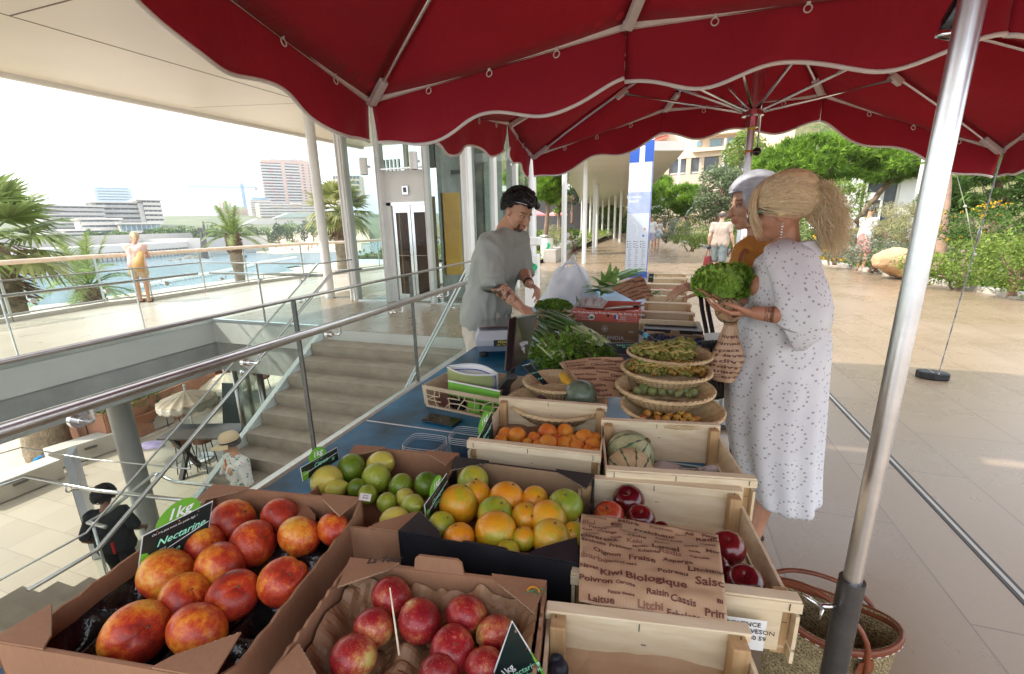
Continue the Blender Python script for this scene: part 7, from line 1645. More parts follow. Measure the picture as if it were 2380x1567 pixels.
nrm=(c[1]-c[0]).cross(c[3]-c[0]).normalized();nrm=nrm if nrm.dot(V((1,0,0)))>0 else-nrm
mb=MB();mb.slab(c if(c[1]-c[0]).cross(c[2]-c[1]).dot(-nrm)>0 else c[::-1],-nrm,.035);obj('case',mb,M_BLACKG,t,bevel=.008)
cc_=(c[0]+c[1]+c[2]+c[3])/4;mb=MB();q=cc_+nrm*.002;mb.beam(q+V((0,0,-.03)),q+V((0,0,-.012)),.03,.006);mb.beam(q+V((0,-.03,-.06)),q+V((0,-.03,-.03)),.02,.006);obj('port_cover',mb,M_CHROME,t)
mb=MB();mb.beam(c[0]+V((0,0,-.02)),c[0]+(c[3]-c[0])*.6+V((-.08,0,-.10)),.04,.02);mb.beam(cc_-nrm*.04+V((0,0,-.05)),V((cc_.x-.1,cc_.y,TZ+.01)),.05,.02);mb.box(V((cc_.x-.1,cc_.y,TZ+.008)),(.16,.14,.014));obj('stand',mb,M_BLACK,t,bevel=.003)
tr_,F,w,d=None,*([None]*3)
c,w,d,a=rect([(990,896),(1232,884),(1180,962),(985,938)],.87)
c=(PZ(985,900,.87)+PZ(1172,935,.87))/2;e=(PZ(1172,935,.87)-PZ(985,900,.87));e.z=0;w=e.length;a=math.atan2(e.y,e.x);F=LF(c+V((-math.sin(a),math.cos(a),0))*.13,a);d=.26
t=thing('wooden_tray','pale wooden tray with an angular cut out front holding pouch and papers','tray',F.p(0,0,TZ))
zb_,zt_=TZ+.001,.885
def fr(x,z):return F.p(x*(1 if True else 1),-d/2-.012*(z-zb_)/.1,z)
mb=MB()
for(x0,x1,z0,z1_)in((-w/2,w/2,zt_-.018,zt_),(-w/2+.01,w/2,zb_,zb_+.012)):mb.slab([fr(x0,z0),fr(x1,z0),fr(x1,z1_),fr(x0,z1_)],F.y,.004)
for x0 in(-w/2,w/2-.02):mb.slab([fr(x0,zb_+.012),fr(x0+.02,zb_+.012),fr(x0+.02,zt_-.018),fr(x0,zt_-.018)],F.y,.004)
jr=random.Random(2);cols_=9;G_=[[(-w/2+.015+(w-.03)*i/cols_+(jr.uniform(-.011,.011)if 0<i<cols_ else 0),zb_+.010+(zt_-zb_-.026)*j/3+(jr.uniform(-.007,.007)if 0<j<3 else 0))for i in range(cols_+1)]for j in range(4)]
for j in range(4):
 for i in range(cols_+1):
  p=fr(*G_[j][i])+F.y*.002
  if i<cols_ and jr.random()<.72:mb.beam(p,fr(*G_[j][i+1])+F.y*.002,.004,.0035,upv=F.y)
  if j<3 and jr.random()<.85:mb.beam(p,fr(*G_[j+1][min(cols_,i+jr.choice((0,0,1)))])+F.y*.002,.004,.0035,upv=F.y)
obj('cut_out_front',mb,M_PLY,t)
for x0 in(-w/2,w/2-.004):mb=MB();F.box(mb,x0,x0+.004,-d/2+.005,d/2,zb_,zt_);obj('side_board',mb,M_PLY,t)
mb=MB();F.box(mb,-w/2,w/2,d/2,d/2+.004,zb_,zt_);obj('back_board',mb,M_PLY,t);mb=MB();F.box(mb,-w/2+.004,w/2-.004,-d/2+.005,d/2,zb_,zb_+.004);obj('floor_board',mb,M_PLY,t)
t=thing('zip_pouch','open green and violet zip pouch with white lining standing in the tray','pouch',F.p(-.03,0,zb_+.01))
m,nt,p=ng('printed_pouch_cloth');cx=coord(nt,'Object');sep=N(nt,'ShaderNodeSeparateXYZ');nt.links.new(cx,sep.inputs[0]);nn=noise_n(nt,cx,12,3);ad=N(nt,'ShaderNodeMath',operation='MULTIPLY_ADD');ad.inputs[1].default_value=3.2;nt.links.new(sep.outputs[0],ad.inputs[0]);nt.links.new(nn,ad.inputs[2]);nt.links.new(ramp(nt,[(.35,(.36,.40,.16)),(.75,(.30,.34,.16)),(.95,(.12,.10,.34))],ad.outputs[0]),p.inputs['Base Color']);p.inputs['Roughness'].default_value=.35;M_POUCH=m
def pf(side):
 def f(u,v):x=-.125+.25*u;bul=math.sin(math.pi*u);return F.p(x-.02,-.02+side*(.006+.040*bul*(.35+.65*v)),zb_+.012+.145*v+.012*bul*v*(1 if side>0 else-.3))
 return f
mb=MB();mb.shell(pf(-1),26,16,.002);obj('front_cloth',mb,M_POUCH,t,smooth=True)
mb=MB();mb.shell(pf(1),26,16,.002);obj('back_lining',mb,M_WHITEP,t,smooth=True)
mb=MB()
for s_ in(-1,1):mb.tube([pf(s_)(i/26,1)for i in range(27)],.0035,6)
obj('zip',mb,M_LAMI,t,smooth=True);mb=MB();mb.tube([V(pf(1)(i/20,.86))-V((0,.0035,0))for i in range(2,19)],.004,6,flat=.4);obj('blue_band',mb,mat('royal_blue_print',(.08,.12,.55),.5),t)
mb=MB();q=[F.p(x,y,z)for x,y,z in((-.10,-.095,zb_+.06),(.155,-.095,zb_+.055),(.155,-.085,zt_+.008),(-.10,-.085,zt_+.014))];mb.slab(q,F.y,.004);t=top('notebook',mb,M_GREENCARD,'bright green notebook leaning at the front of the tray','notebook',bevel=.002);MW[t.name]=Matrix.Translation(t.location)
mb=MB();mb.tube([q[3],q[2]],.0035,6);obj('page_edge',mb,M_WHITEP,t)
for k_,(x,m_)in enumerate(((-.11,mat('dark_brown_wrap',(.10,.03,.02),.4)),(-.04,M_BLACKG),(.04,M_GREENCARD),(.11,M_GREENCARD))):
 mb=MB();F.box(mb,x-.03,x+.03,-d/2+.02,-d/2+.045,zb_+.005,zb_+.05);top('packet',mb,m_,['brown packet at the left end inside the tray','black packet inside the tray','green packet in the middle of the tray','green packet at the right end inside the tray'][k_],'packet',bevel=.003)
c=PZ(1027,973,TZ+.012);t=thing('smartphone','black smartphone lying on the blue table cloth','phone',c);F=LF(c,R(-6))
mb=MB();F.box(mb,-.075,.075,-.036,.036,TZ+.002,TZ+.010);obj('case',mb,M_BLACK,t,bevel=.004);mb=MB();F.box(mb,-.071,.071,-.032,.032,TZ+.0101,TZ+.0108);obj('glass_screen',mb,M_BLACKG,t)
M_CLEAR=glass('clear_plastic',(.90,.93,.95),.22,.05)
def punnet(label,px,py,z,w,d,h,a,n,group):
 c=PZ(px,py,z);F=LF(c,a)
 for i in range(n):
  z0=z-h+.007*i-.007*n;t=thing('plastic_punnet',label+(', uppermost of its stack' if i==n-1 else ', lower in its stack' if i else ', at the bottom of its stack'),'punnet',F.p(0,0,z0),0,group)
  mb=MB()
  def pt(k,s,zz):
   A2=2*math.pi*k/40;e=5.;cx_=abs(math.cos(A2))**(2/e)*math.copysign(1,math.cos(A2));cy_=abs(math.sin(A2))**(2/e)*math.copysign(1,math.sin(A2));return F.p(cx_*w/2*s,cy_*d/2*s,zz)
  rings=[(.86,z0),(.9,z0+.002),(.97,z0+h*.95),(1.04,z0+h),(1.04,z0+h-.003)]
  for s,zz in rings:mb.v+=[pt(k,s,zz)for k in range(40)]
  for j in range(len(rings)-1):
   for k in range(40):mb.f.append((j*40+k,j*40+(k+1)%40,(j+1)*40+(k+1)%40,(j+1)*40+k));mb.mi.append(0)
  mb.f.append(tuple(range(40))[::-1]);mb.mi.append(0);obj('shell',mb,M_CLEAR,t,smooth=True)
  mb=MB();mb.tube([pt(k,1.04,z0+h)for k in range(41)],.0012,4,cap=False);obj('rim',mb,mat('frosted_plastic',(.62,.68,.72),.3),t)
punnet('wide clear plastic punnet left of the ribbed ones',987,1022,.86,.125,.10,.05,R(3),4,'clear punnets')
punnet('square ribbed clear punnet beside the apricot sign',1083,1003,.865,.10,.09,.05,R(3),4,'clear punnets')
a_,b_=PZ(*z1(1505,512),.975),PZ(*z1(1600,575),.96);t=thing('felt_marker','black and blue felt marker resting over the blue plums','marker',a_);mb=MB();mb.tube([a_,a_.lerp(b_,.3)],.013,12);mb.tube([a_.lerp(b_,.62),b_],[.012,.008],12);obj('cap',mb,M_BLACK,t,smooth=True,angle=50);mb=MB();mb.tube([a_.lerp(b_,.3),a_.lerp(b_,.62)],.0125,12);obj('label_band',mb,mat('sky_blue_band',(.1,.4,.6),.4),t,smooth=True)
c=PZ(1935,1512,0.0);c=V((.72,1.22,0));hB=PX(1935,1420,.72).z
ct=PZ(1925,1420,.40);t=thing('straw_tote','woven straw tote with brown leather rim and handles on the paving','basket bag',(ct.x,ct.y,0));Rx,Ry,zt_=psize(ct,130),.105,.40
m,nt,p=ng('woven_straw');vec=coord(nt,'Object',scale=(1,1,1));wv=N(nt,'ShaderNodeTexWave',wave_type='BANDS',bands_direction='DIAGONAL',wave_profile='TRI');wv.inputs['Scale'].default_value=42;wv.inputs['Distortion'].default_value=9.;wv.inputs['Detail Scale'].default_value=3.;nt.links.new(vec,wv.inputs[0]);nn=noise_n(nt,vec,40,4);c1_=ramp(nt,[(.1,(.17,.12,.05)),(.45,(.45,.34,.17)),(.9,(.56,.45,.25))],wv.outputs[0]);nt.links.new(mixc(nt,.5,c1_,ramp(nt,[(.3,(.7,)*3),(.7,(1.1,)*3)],nn),'MULTIPLY'),p.inputs['Base Color']);p.inputs['Roughness'].default_value=.7;bump(nt,p,wv.outputs[0],.8,.006);M_STRAW=m
M_LEATH=mat('brown_leather',(.19,.05,.02),.38,var=.25,scale=14,bmp=.2,bscale=60)
ta=R(-14);tx=V((math.cos(ta),math.sin(ta),0));ty=V((-math.sin(ta),math.cos(ta),0))
def tot(u,v):a=2*math.pi*u;s=.80+.20*v**.7;lean=.0;return V((ct.x,ct.y,0))+tx*Rx*s*math.cos(a)+ty*Ry*s*math.sin(a)+V((0,0,.005+(zt_-.005)*v+.02*math.cos(2*a)*v))
mb=MB();mb.shell(tot,80,20,.006);mb.prism([(tot(i/40,0).x,tot(i/40,0).y)for i in range(40)],.004,.008);obj('woven_body',mb,M_STRAW,t,smooth=True)
mb=MB();mb.tube([tot(i/80,1)+V((0,0,-.012))for i in range(81)],.008,10,cap=False,flat=2.);rm=obj('leather_rim',mb,M_LEATH,t,smooth=True)
mb=MB()
for i in range(90):
 if i%2:q,q2=tot(i/90,.955),tot((i+.9)/90,.955);o_=(q-V((ct.x,ct.y,q.z))).normalized()*.008;mb.tube([q+o_,q2+o_],.0011,4)
obj('stitching',mb,M_TRIM,rm)
for(u0,u1,hgt,bend)in((.55,.83,.13,-.0),(.42,.13,.05,.05)):
 p0,p1=tot(u0,.93),tot(u1,.93);mb=MB();o0=(p0-V((ct.x,ct.y,p0.z))).normalized()*.012;o1=(p1-V((ct.x,ct.y,p1.z))).normalized()*.012;pts=[]
 for i in range(17):
  s=i/16;a=math.pi*s;q=(p0+o0).lerp(p1+o1,(1-math.cos(a))/2)+V((0,0,hgt*math.sin(a)**.8))+ty*bend*math.sin(a);pts.append(q)
 mb.tube([pts[0]+V((0,0,-.05))]+pts+[pts[-1]+V((0,0,-.05))],.0072,12);hd=obj('handle',mb,M_LEATH,t,smooth=True)
 for p_,o_ in((p0,o0),(p1,o1)):
  n_=o_.normalized();s_=V((-n_.y,n_.x,0));b_=p_+n_*.008;mb=MB();mb.slab([b_+s_*-.03+V((0,0,-.03)),b_+V((0,0,-.085)),b_+s_*.03+V((0,0,-.03)),b_+s_*.022+V((0,0,.0)),b_-s_*.022],n_,.003);obj('leather_patch',mb,M_LEATH,hd)
def organic(mb,voxel=.008,sm=6,disp_fn=None,dec=None):
 me=bpy.data.meshes.new('tmp');me.from_pydata(mb.v,[],mb.f);o=bpy.data.objects.new('tmp',me);COL.objects.link(o)
 r=o.modifiers.new('r','REMESH');r.mode='VOXEL';r.voxel_size=voxel;r.adaptivity=0
 if sm:s=o.modifiers.new('s','SMOOTH');s.iterations=sm;s.factor=.5
 dg=bpy.context.evaluated_depsgraph_get();dg.update();m2=bpy.data.meshes.new_from_object(o.evaluated_get(dg))
 bpy.data.objects.remove(o);bpy.data.meshes.remove(me)
 if disp_fn:
  nn=[v.normal.copy()for v in m2.vertices]
  for v,n in zip(m2.vertices,nn):v.co+=disp_fn(v.co,n)
 m2.polygons.foreach_set('use_smooth',[True]*len(m2.polygons));return m2
def paint(me,fn=None):
 at=me.color_attributes.new('paint','FLOAT_COLOR','POINT');buf=[]
 for v in me.vertices:
  c=fn(v.co)if fn else(1,1,1);buf+=[c[0],c[1],c[2],1.]
 at.data.foreach_set('color',buf)
def cap(mb,a,b,ra,rb,n=12,flat=1.):
 """a closed capsule that tapers from a to b"""
 a,b=V(a),V(b);d=b-a;L=d.length
 if L<1e-6:mb.ball(a,ra,n,8);return
 d/=L;pts=[];rs=[]
 for k in range(5):t_=math.pi/2*k/5;pts.append(a-d*ra*math.cos(t_));rs.append(max(ra*math.sin(t_),ra*.02))
 for k in range(5):pts.append(a.lerp(b,k/4));rs.append(ra+(rb-ra)*k/4)
 for k in range(1,6):t_=math.pi/2*k/5;pts.append(b+d*rb*math.sin(t_));rs.append(max(rb*math.cos(t_),rb*.02))
 mb.tube(pts,rs,n)
def hand(mb,w,d,pn,curl=.5,side=1,s=1.,spread=.12,thumb=.6):
 """palm and five bent fingers: w wrist, d direction of the hand, pn palm normal"""
 d=V(d).normalized();pn=V(pn);pn=(pn-d*pn.dot(d)).normalized();x=d.cross(pn)*side
 K_=w+d*.088*s
 for i,f in enumerate((-1.1,-.36,.36,1.05)):
  kn=K_+x*f*.024*s-d*(.010*abs(f)*s);cap(mb,w+x*f*.014*s+d*.012*s,kn,.0135*s,.0105*s,8)
  L=(.040,.048,.045,.034)[3-i]*s*(1.0);a=curl*.75;p=kn;dd=(d+x*spread*f).normalized()
  for seg,(l,r_)in enumerate(((L,.0088),(L*.68,.0080),(L*.55,.0070))):
   ang=a*(1+.0*seg);dd=(dd*math.cos(ang)+pn*math.sin(ang)).normalized();q=p+dd*l;cap(mb,p,q,r_*s,(r_-.0008)*s,8);p=q;dd_=dd
   pn_=pn
 tb=w+x*(.026*s)+d*.020*s;t1=tb+(x*.75+d*.65+pn*.35*thumb).normalized()*.042*s;t2=t1+(x*.25+d*.85+pn*.7*thumb).normalized()*.033*s;t3=t2+(d*.9+pn*.6*thumb-x*.1).normalized()*.024*s
 cap(mb,tb,t1,.0135*s,.0105*s,8);cap(mb,t1,t2,.0100*s,.0090*s,8);cap(mb,t2,t3,.0088*s,.0070*s,8)
class Head:
 def __init__(s,c,face,up=(0,0,1),sz=1.):
  s.c=V(c);s.y=V(face).normalized();u=V(up);s.x=s.y.cross(u).normalized();s.z=s.x.cross(s.y);s.k=sz
 def p(s,x,y,z):return s.c+(s.x*x+s.y*y+s.z*z)*s.k
 def M(s):return Matrix((s.x,s.y,s.z)).transposed()
 def loc(s,q):q=V(q)-s.c;return V((q.dot(s.x),q.dot(s.y),q.dot(s.z)))/s.k
 def ball(s,mb,x,y,z,rx,ry,rz,n=20,m=14):mb.ball(s.p(x,y,z),(rx*s.k,ry*s.k,rz*s.k),n,m,s.M())
 def build(s,mb,fem=False):
  s.ball(mb,0,-.012,.030,.076,.096,.092);s.ball(mb,0,.008,-.02,.066,.078,.085);s.ball(mb,0,.034,-.058,.050 if fem else .055,.050,.050)
  s.ball(mb,0,.062,-.088,.024,.024,.020)
  for q in(-1,1):
   s.ball(mb,q*.034,.058,-.022,.026,.026,.026,12,8);s.ball(mb,q*.030,.070,.020,.024,.016,.010,12,8)
   s.ball(mb,q*.078,-.008,-.010,.008,.020,.030,12,8);s.ball(mb,q*.084,-.016,.002,.006,.017,.018,10,8)
  cap(mb,s.p(0,.082,.008),s.p(0,.106,-.030),.009*s.k,.013*s.k,10);s.ball(mb,0,.098,-.034,.0165,.014,.010,12,8)
  s.ball(mb,0,.088,-.056,.022,.011,.0065,12,8);s.ball(mb,0,.086,-.068,.020,.012,.007,12,8)
 def paintfn(s,beard=0.,lips=(.95,.62,.60),fem=False):
  def f(co):
   q=s.loc(co);c=[1.,1.,1.]
   if q.y>.075 and abs(q.x)<.026 and-.075<q.z<-.051:c=list(lips)
   for sg in(-1,1):
    if abs(q.x-sg*.032)<.019 and .022+.004*(1-abs(q.x-sg*.032)/.02)<q.z<.031 and q.y>.045:c=[.22,.2,.2]if not fem else[.5,.42,.38]
    if abs(q.x-sg*.031)<.015 and abs(q.z-.006)<.008 and q.y>.05:c=[.6,.5,.48]
   if beard and q.y>.03:
    if(abs(q.x)<.030 and q.z<-.078)or(abs(q.x)<.030 and-.053<q.z<-.044 and q.y>.08)or(abs(abs(q.x)-.029)<.007 and-.095<q.z<-.048):c=[1-beard]*3
   return c
  return f
 def eyes(s,parent,glance=0.):
  for q in(-1,1):
   mb=MB();s.ball(mb,q*.031,.0745,.003,.0105,.0080,.0040,14,10);e=obj('eye',mb,M_EYE,parent,smooth=True)
   mb=MB();s.ball(mb,q*.031,.0800,.0020,.0052,.0030,.0040,10,8);obj('iris',mb,M_IRIS,e,smooth=True)
M_EYE=mat('eye_white',(.62,.58,.55),.25,var=.02);M_IRIS=mat('dark_iris',(.03,.018,.012),.15)
def cloth_disp(amp,sc,st=(1,1,.45),sd=0.):
 def f(co,n):
  q=V((co.x*st[0],co.y*st[1],co.z*st[2]))*sc+V((sd,0,0));a=noise.noise(q);b=noise.noise(q*2.3+V((4,0,0)))
  return n*amp*((1-abs(a)*2.2)*.7+b*.5)
 return f
def figure(label,head,face,J,skinm,top_m,bot_m,group=None,sleeve=.55,shorts=None,voxel=.012,headk=1.,fem=False,beard=0.,hand_spec=None,build=1.,top_len=0.,bot_top=None,shoe=None,shirt_vox=None,fold=.006,body_paint=None,torso_flat=1.,skirt=False,up=(0,0,1),base=None,no_top=False,eyes=True,hair=True,hems=False):
 """J: joints in world space - neck, pelvis, SL SR EL ER WL WR, HL HR KL KR AL AR, and optional toe directions"""
 J={k:V(q)for k,q in J.items()};b=base or V((J['pelvis'].x,J['pelvis'].y,min(J['AL'].z,J['AR'].z)-.08))
 T=thing('person',label,'person',b,0,group);H=Head(head,face,up,headk);B=build;mb=MB();k=headk
 H.build(mb,fem)
 lat=(J['SR']-J['SL']).normalized();nk=J['neck']
 cap(mb,H.p(0,-.022,-.05),nk+V((0,0,-.02)),.050*k*(.9 if fem else 1.05),.060*k*(.9 if fem else 1.05))
 ch=nk.lerp(J['pelvis'],.35);wa=nk.lerp(J['pelvis'],.68)
 def torso(m_,g=0.):
  for sg in('SL','SR'):
   cap(m_,nk+V((0,0,-.05 if not g else-.072)),J[sg]+V((0,0,-.005)),.058*B*k+g,.056*B*k+g);cap(m_,J[sg].lerp(ch,.12),ch.lerp(wa,.2)+(J[sg]-nk)*.28,.070*B*k+g,.098*B*k+g)
  for f in(-.07,0,.07):
   cap(m_,ch+lat*f*B*k,wa+lat*f*.85*B*k,.104*B*k+g,.094*B*k+g);cap(m_,wa+lat*f*.85*B*k,J['pelvis']+lat*f*1.15*B*k,.096*B*k+g,.104*B*k+g)
 torso(mb)
 if fem:
  fw=V((lat.y,-lat.x,0));fw=fw if fw.dot(V(face))>0 else-fw
  for f in(-.07,.07):mb.ball(ch+lat*f+fw*.075+V((0,0,.015)),.058,12,8)
 for s_ in 'LR':
  S_,E_,W_=J['S'+s_],J['E'+s_],J['W'+s_];cap(mb,S_,E_,.050*B*k,.040*B*k);cap(mb,E_,E_.lerp(W_,.35),.041*B*k,.041*B*k);cap(mb,E_.lerp(W_,.35),W_,.040*B*k,.026*B*k)
  hs=(hand_spec or{}).get(s_);d=(W_-E_).normalized()
  if hs:hand(mb,W_,hs.get('d',d),hs['n'],hs.get('curl',.5),hs.get('side',1),k*hs.get('s',1.),hs.get('spread',.12),hs.get('thumb',.6))
  else:hand(mb,W_,d,V((0,0,1)).cross(d)if abs(d.z)<.7 else lat*(1 if s_=='L' else-1),.45,1 if s_=='L' else-1,k)
  Hp,Kn,An=J['H'+s_],J['K'+s_],J['A'+s_];cap(mb,Hp,Kn,.086*B*k,.056*B*k);cap(mb,Kn,Kn.lerp(An,.35)+V((0,0,0)),.053*B*k,.055*B*k);cap(mb,Kn.lerp(An,.35),An,.054*B*k,.036*B*k)
  toe=J.get('T'+s_,An+V(face).normalized()*.17*k);toe.z=An.z-.055*k;cap(mb,An+V((0,0,-.035*k)),An+(toe-An)*.45+V((0,0,-.01)),.037*k,.036*k);cap(mb,An+(toe-An)*.4+V((0,0,-.01)),toe,.036*k,.024*k);J['T'+s_]=toe
 me=organic(mb,voxel,4);hf=H.paintfn(beard,fem=fem)
 def pf(co):
  if(co-H.c).length<.16*k:return hf(co)
  return body_paint(co)if body_paint else(1,1,1)
 body=None;paint(me,pf);body=obj('body',me,skinm,T)
 if eyes:H.eyes(T)
 sv=shirt_vox or voxel
 if not no_top:
  mb=MB();torso(mb,.016)
  if top_len:
   for f in(-.09,0,.09):cap(mb,wa+lat*f,J['pelvis']+V((0,0,-top_len))+lat*f*1.2,.112*B*k,.118*B*k)
  for s_ in 'LR':
   S_,E_=J['S'+s_],J['E'+s_];cap(mb,S_.lerp(ch,.04),S_.lerp(E_,sleeve),.070*B*k,(.064 if sleeve<1 else .052)*B*k)
   if sleeve>1:cap(mb,E_,J['W'+s_],.052*B*k,.040*k)
  me=organic(mb,sv,5,cloth_disp(fold,11));sh=obj('shirt',me,top_m,T)
  if hems:
   nd=(H.p(0,-.02,-.05)-nk).normalized();s1=nd.cross(V((0,1,.1))).normalized();s2=nd.cross(s1);m2=MB();cc=nk+nd*.022
   m2.tube([cc+(s1*math.cos(a)+s2*math.sin(a))*.074*k*B for a in[i*.2094 for i in range(31)]],.008,8,cap=False)
   m2=MB()
   for s_ in 'LR':
    d=(J['E'+s_]-J['S'+s_]).normalized();c_=J['S'+s_].lerp(J['E'+s_],sleeve)+d*.055;s1=d.cross(V((.3,.8,.2))).normalized();s2=d.cross(s1);rr_=.058*B*k
    m2.tube([c_-d*.05,c_-d*.01,c_+d*.012,c_+d*.012],[rr_*1.0,rr_*1.12,rr_*1.14,rr_*.9],24,cap=False)
   obj('sleeve_hem',m2,top_m,sh,smooth=True)
 if bot_m:
  mb=MB();L=1. if shorts is None else shorts
  for f in(-.05,.05):cap(mb,J['pelvis']+V((0,0,.02))+lat*f,J['pelvis']+V((0,0,-.05))+lat*f,.115*B*k,.115*B*k)
  for s_ in 'LR':
   Hp,Kn,An=J['H'+s_],J['K'+s_],J['A'+s_]
   if L<=1 and shorts is not None:cap(mb,Hp,Hp.lerp(Kn,L),.100*B*k,.088*B*k)
   else:cap(mb,Hp,Kn,.100*B*k,.074*B*k);cap(mb,Kn,An+V((0,0,.03)),.074*B*k,.064*B*k)
  me=organic(mb,sv,5,cloth_disp(fold*.8,12,sd=5));obj('shorts' if shorts is not None else 'trousers',me,bot_m,T)
 if shoe:
  for s_ in 'LR':
   An,toe=J['A'+s_],J['T'+s_];mb=MB();d=(toe-An);d.z=0;d.normalize();sd=V((-d.y,d.x,0));heel=V((An.x,An.y,An.z-.088*k))-d*.045*k;tp_=V((toe.x,toe.y,An.z-.088*k))+d*.028*k
   pts=[]
   for i in range(18):a=2*math.pi*i/18;c_=heel.lerp(tp_,.5);L2=(tp_-heel).length/2;pts.append(c_+d*math.cos(a)*L2+sd*math.sin(a)*.042*k*(1+.12*math.cos(a)))
   mb.slab(pts,(0,0,1),.02*k);st=obj('sandal',mb,shoe,T,bevel=.004)
   mb=MB();c_=An.lerp(toe,.62);mb.tube([c_+sd*.04*k*math.cos(a)+V((0,0,.04*k*math.sin(a)-.025*k))for a in[math.pi*i/8 for i in range(9)]],.012*k,8,flat=.35);obj('strap',mb,shoe,st,smooth=True)
 return T,H,J
def strands(mb,H,n,r,spec,w=.0016,seg=7):
 """hair strands; spec(r) gives a list of head-local control points"""
 for _ in range(n):
  pts=spec(r);P=[H.p(*q)for q in pts]
  rs=[w*(1-.75*(i/(len(P)-1))**2)for i in range(len(P))];mb.tube(P,rs,4,cap=False)
def scalp(th,ph,k=1.):
 return V((.083*math.sin(th)*math.cos(ph),-.012+.104*math.cos(th)*math.cos(ph),.028+.101*math.sin(ph)))*1.
def hair_short(T,H,m,n=700,seed=1,front=.55,low=-.35,L=.03,puff=1.06,curly=0.,part='hair',bald=False,w=.0022):
 r=random.Random(seed);mb=MB()
 for i in range(900):
  th=r.uniform(-math.pi,math.pi);ph=math.asin(r.uniform(-.45,1));lim=low if abs(th)>1.9 else(front if abs(th)<1.0 else low+(front-low)*max(0,(1.9-abs(th))/.9))
  if bald and ph>.55:continue
  if ph<lim:continue
  q=scalp(th,ph)*puff;H.ball(mb,q.x,q.y,q.z,.013,.013,.012,6,5)
 me=organic(mb,.007*H.k if H.k>.9 else .008,2);hb_=obj(part,me,m,T)
 if n:
  mb=MB()
  def sp(r):
   while True:
    th=r.uniform(-math.pi,math.pi);ph=math.asin(r.uniform(-.4,1));lim=low if abs(th)>1.9 else(front if abs(th)<1.0 else low+(front-low)*max(0,(1.9-abs(th))/.9))
    if ph>lim and not(bald and ph>.5):break
   q=scalp(th,ph)*puff;n_=(q-V((0,0,.02))).normalized();o=[]
   t1=V((0,1,0)).cross(n_);d=V((r.uniform(-1,1),r.uniform(-1,1),r.uniform(-1,1)));d=(d-n_*d.dot(n_)).normalized()
   for j in range(7):
    s=j/6;o.append(q*(1.12)+n_*(L*.5*math.sin(s*2.6))+d*L*s*1.2+n_.cross(d)*curly*math.sin(s*5)*L*.6)
   return o
  strands(mb,H,n,r,sp,w);obj('strands',mb,m,hb_,smooth=True)
 return hb_
def D_(px,py,d):return PD(px,py,d)
B_=PY
vx=dict(neck=D_(1174,530,2.95),SR=D_(1140,572,2.79),SL=D_(1204,558,3.12),ER=D_(1146,655,2.66),WR=D_(1208,712,2.62),EL=D_(1216,630,3.05),WL=D_(1230,660,2.88))
pv=vx['neck']+V((-.14,-.03,-.56));vx['pelvis']=pv;latv=V((.17,.98,0)).normalized()
for s_,g in(('L',1),('R',-1)):h=pv+latv*g*.095+V((0,0,-.04));vx['H'+s_]=h;vx['K'+s_]=V((h.x+.02,h.y,.5));vx['A'+s_]=V((h.x-.02,h.y,.085))
tr_=random.Random(6)
def tattoo(co):
 E_,W_=vx['ER'],vx['WR'];d=(W_-E_);t_=(co-E_).dot(d)/d.length_squared;off=(co-E_-d*t_)
 if-.05<t_<.92 and off.length<.055 and off.y<.012:
  a=noise.noise(V((t_*9,off.z*38,off.x*26)));b=abs(noise.noise(V((t_*20+3,off.z*60,off.x*40))))
  if(.0<t_<.62 and a>.12)or b<.05 and t_<.8 or(.74<t_<.85 and b<.12):return(.16,.16,.18)
 return(1,1,1)
vface=V((.80,-.40,-.52))
T,Hv,Jv=figure('man in grey green T-shirt serving behind the stall, tattooed forearm, looking down',D_(1205,492,2.93),vface,vx,M_SKIN_V,mat('sage_grey_cotton',(.36,.39,.36),.9,var=.05,bmp=.15,bscale=400,bdist=.001),mat('off_white_trousers',(.66,.62,.55),.85,var=.04),voxel=.0055,shirt_vox=.007,beard=.78,hems=True,sleeve=.88,top_len=.0,fold=.016,build=1.12,body_paint=tattoo,up=(.12,0,1),headk=1.0,hand_spec={'L':dict(n=V((.1,-.5,-.6)),curl=.95,side=-1,d=V((.75,-.5,-.25))),'R':dict(n=V((0,.3,-1)),curl=.5,side=1)})
hb_=hair_short(T,Hv,M_HAIRK,900,3,front=.50,low=-.38,L=.022,puff=1.0,curly=1.,w=.0022)
mb=MB();r=random.Random(5)
for i in range(60):
 th=r.uniform(-1.3,1.3);ph=r.uniform(.55,1.4);q=scalp(th,ph)*1.05;pts=[Hv.p(*(q+V((r.uniform(-.01,.01),.015*j*math.cos(th)*.6,.016*math.sin(j*.9)+.007*math.sin(j*2+i)))))for j in range(5)];mb.tube(pts,[.008,.009,.009,.007,.003],6)
for i in range(26):
 q=scalp(r.uniform(2.3,4.0),r.uniform(-.5,-.1))*1.0;pts=[Hv.p(*(q+V((.006*math.sin(j+i),-.008*j,-.010*j+.004*math.sin(i*2+j)))))for j in range(4)];mb.tube(pts,[.009,.009,.007,.003],6)
obj('locks',mb,M_HAIRK,hb_,smooth=True)
t=thing('sunglasses','dark sunglasses with silver arm pushed up on the vendor hair','sunglasses',Hv.p(0,.09,.09))
for q in(-1,1):
 mb=MB();Hv.ball(mb,q*.034,.098,.088,.027,.006,.021,18,10);obj('lens',mb,M_BLACKG,t,smooth=True)
 mb=MB();mb.tube([Hv.p(q*.062,.095,.092),Hv.p(q*.086,.04,.078),Hv.p(q*.090,-.04,.045)],.0024,6);obj('temple_arm',mb,M_CHROME,t,smooth=True)
mb=MB();mb.tube([Hv.p(-.010,.103,.092),Hv.p(.010,.103,.092)],.003,6);obj('bridge',mb,M_BLACKG,t,smooth=True)
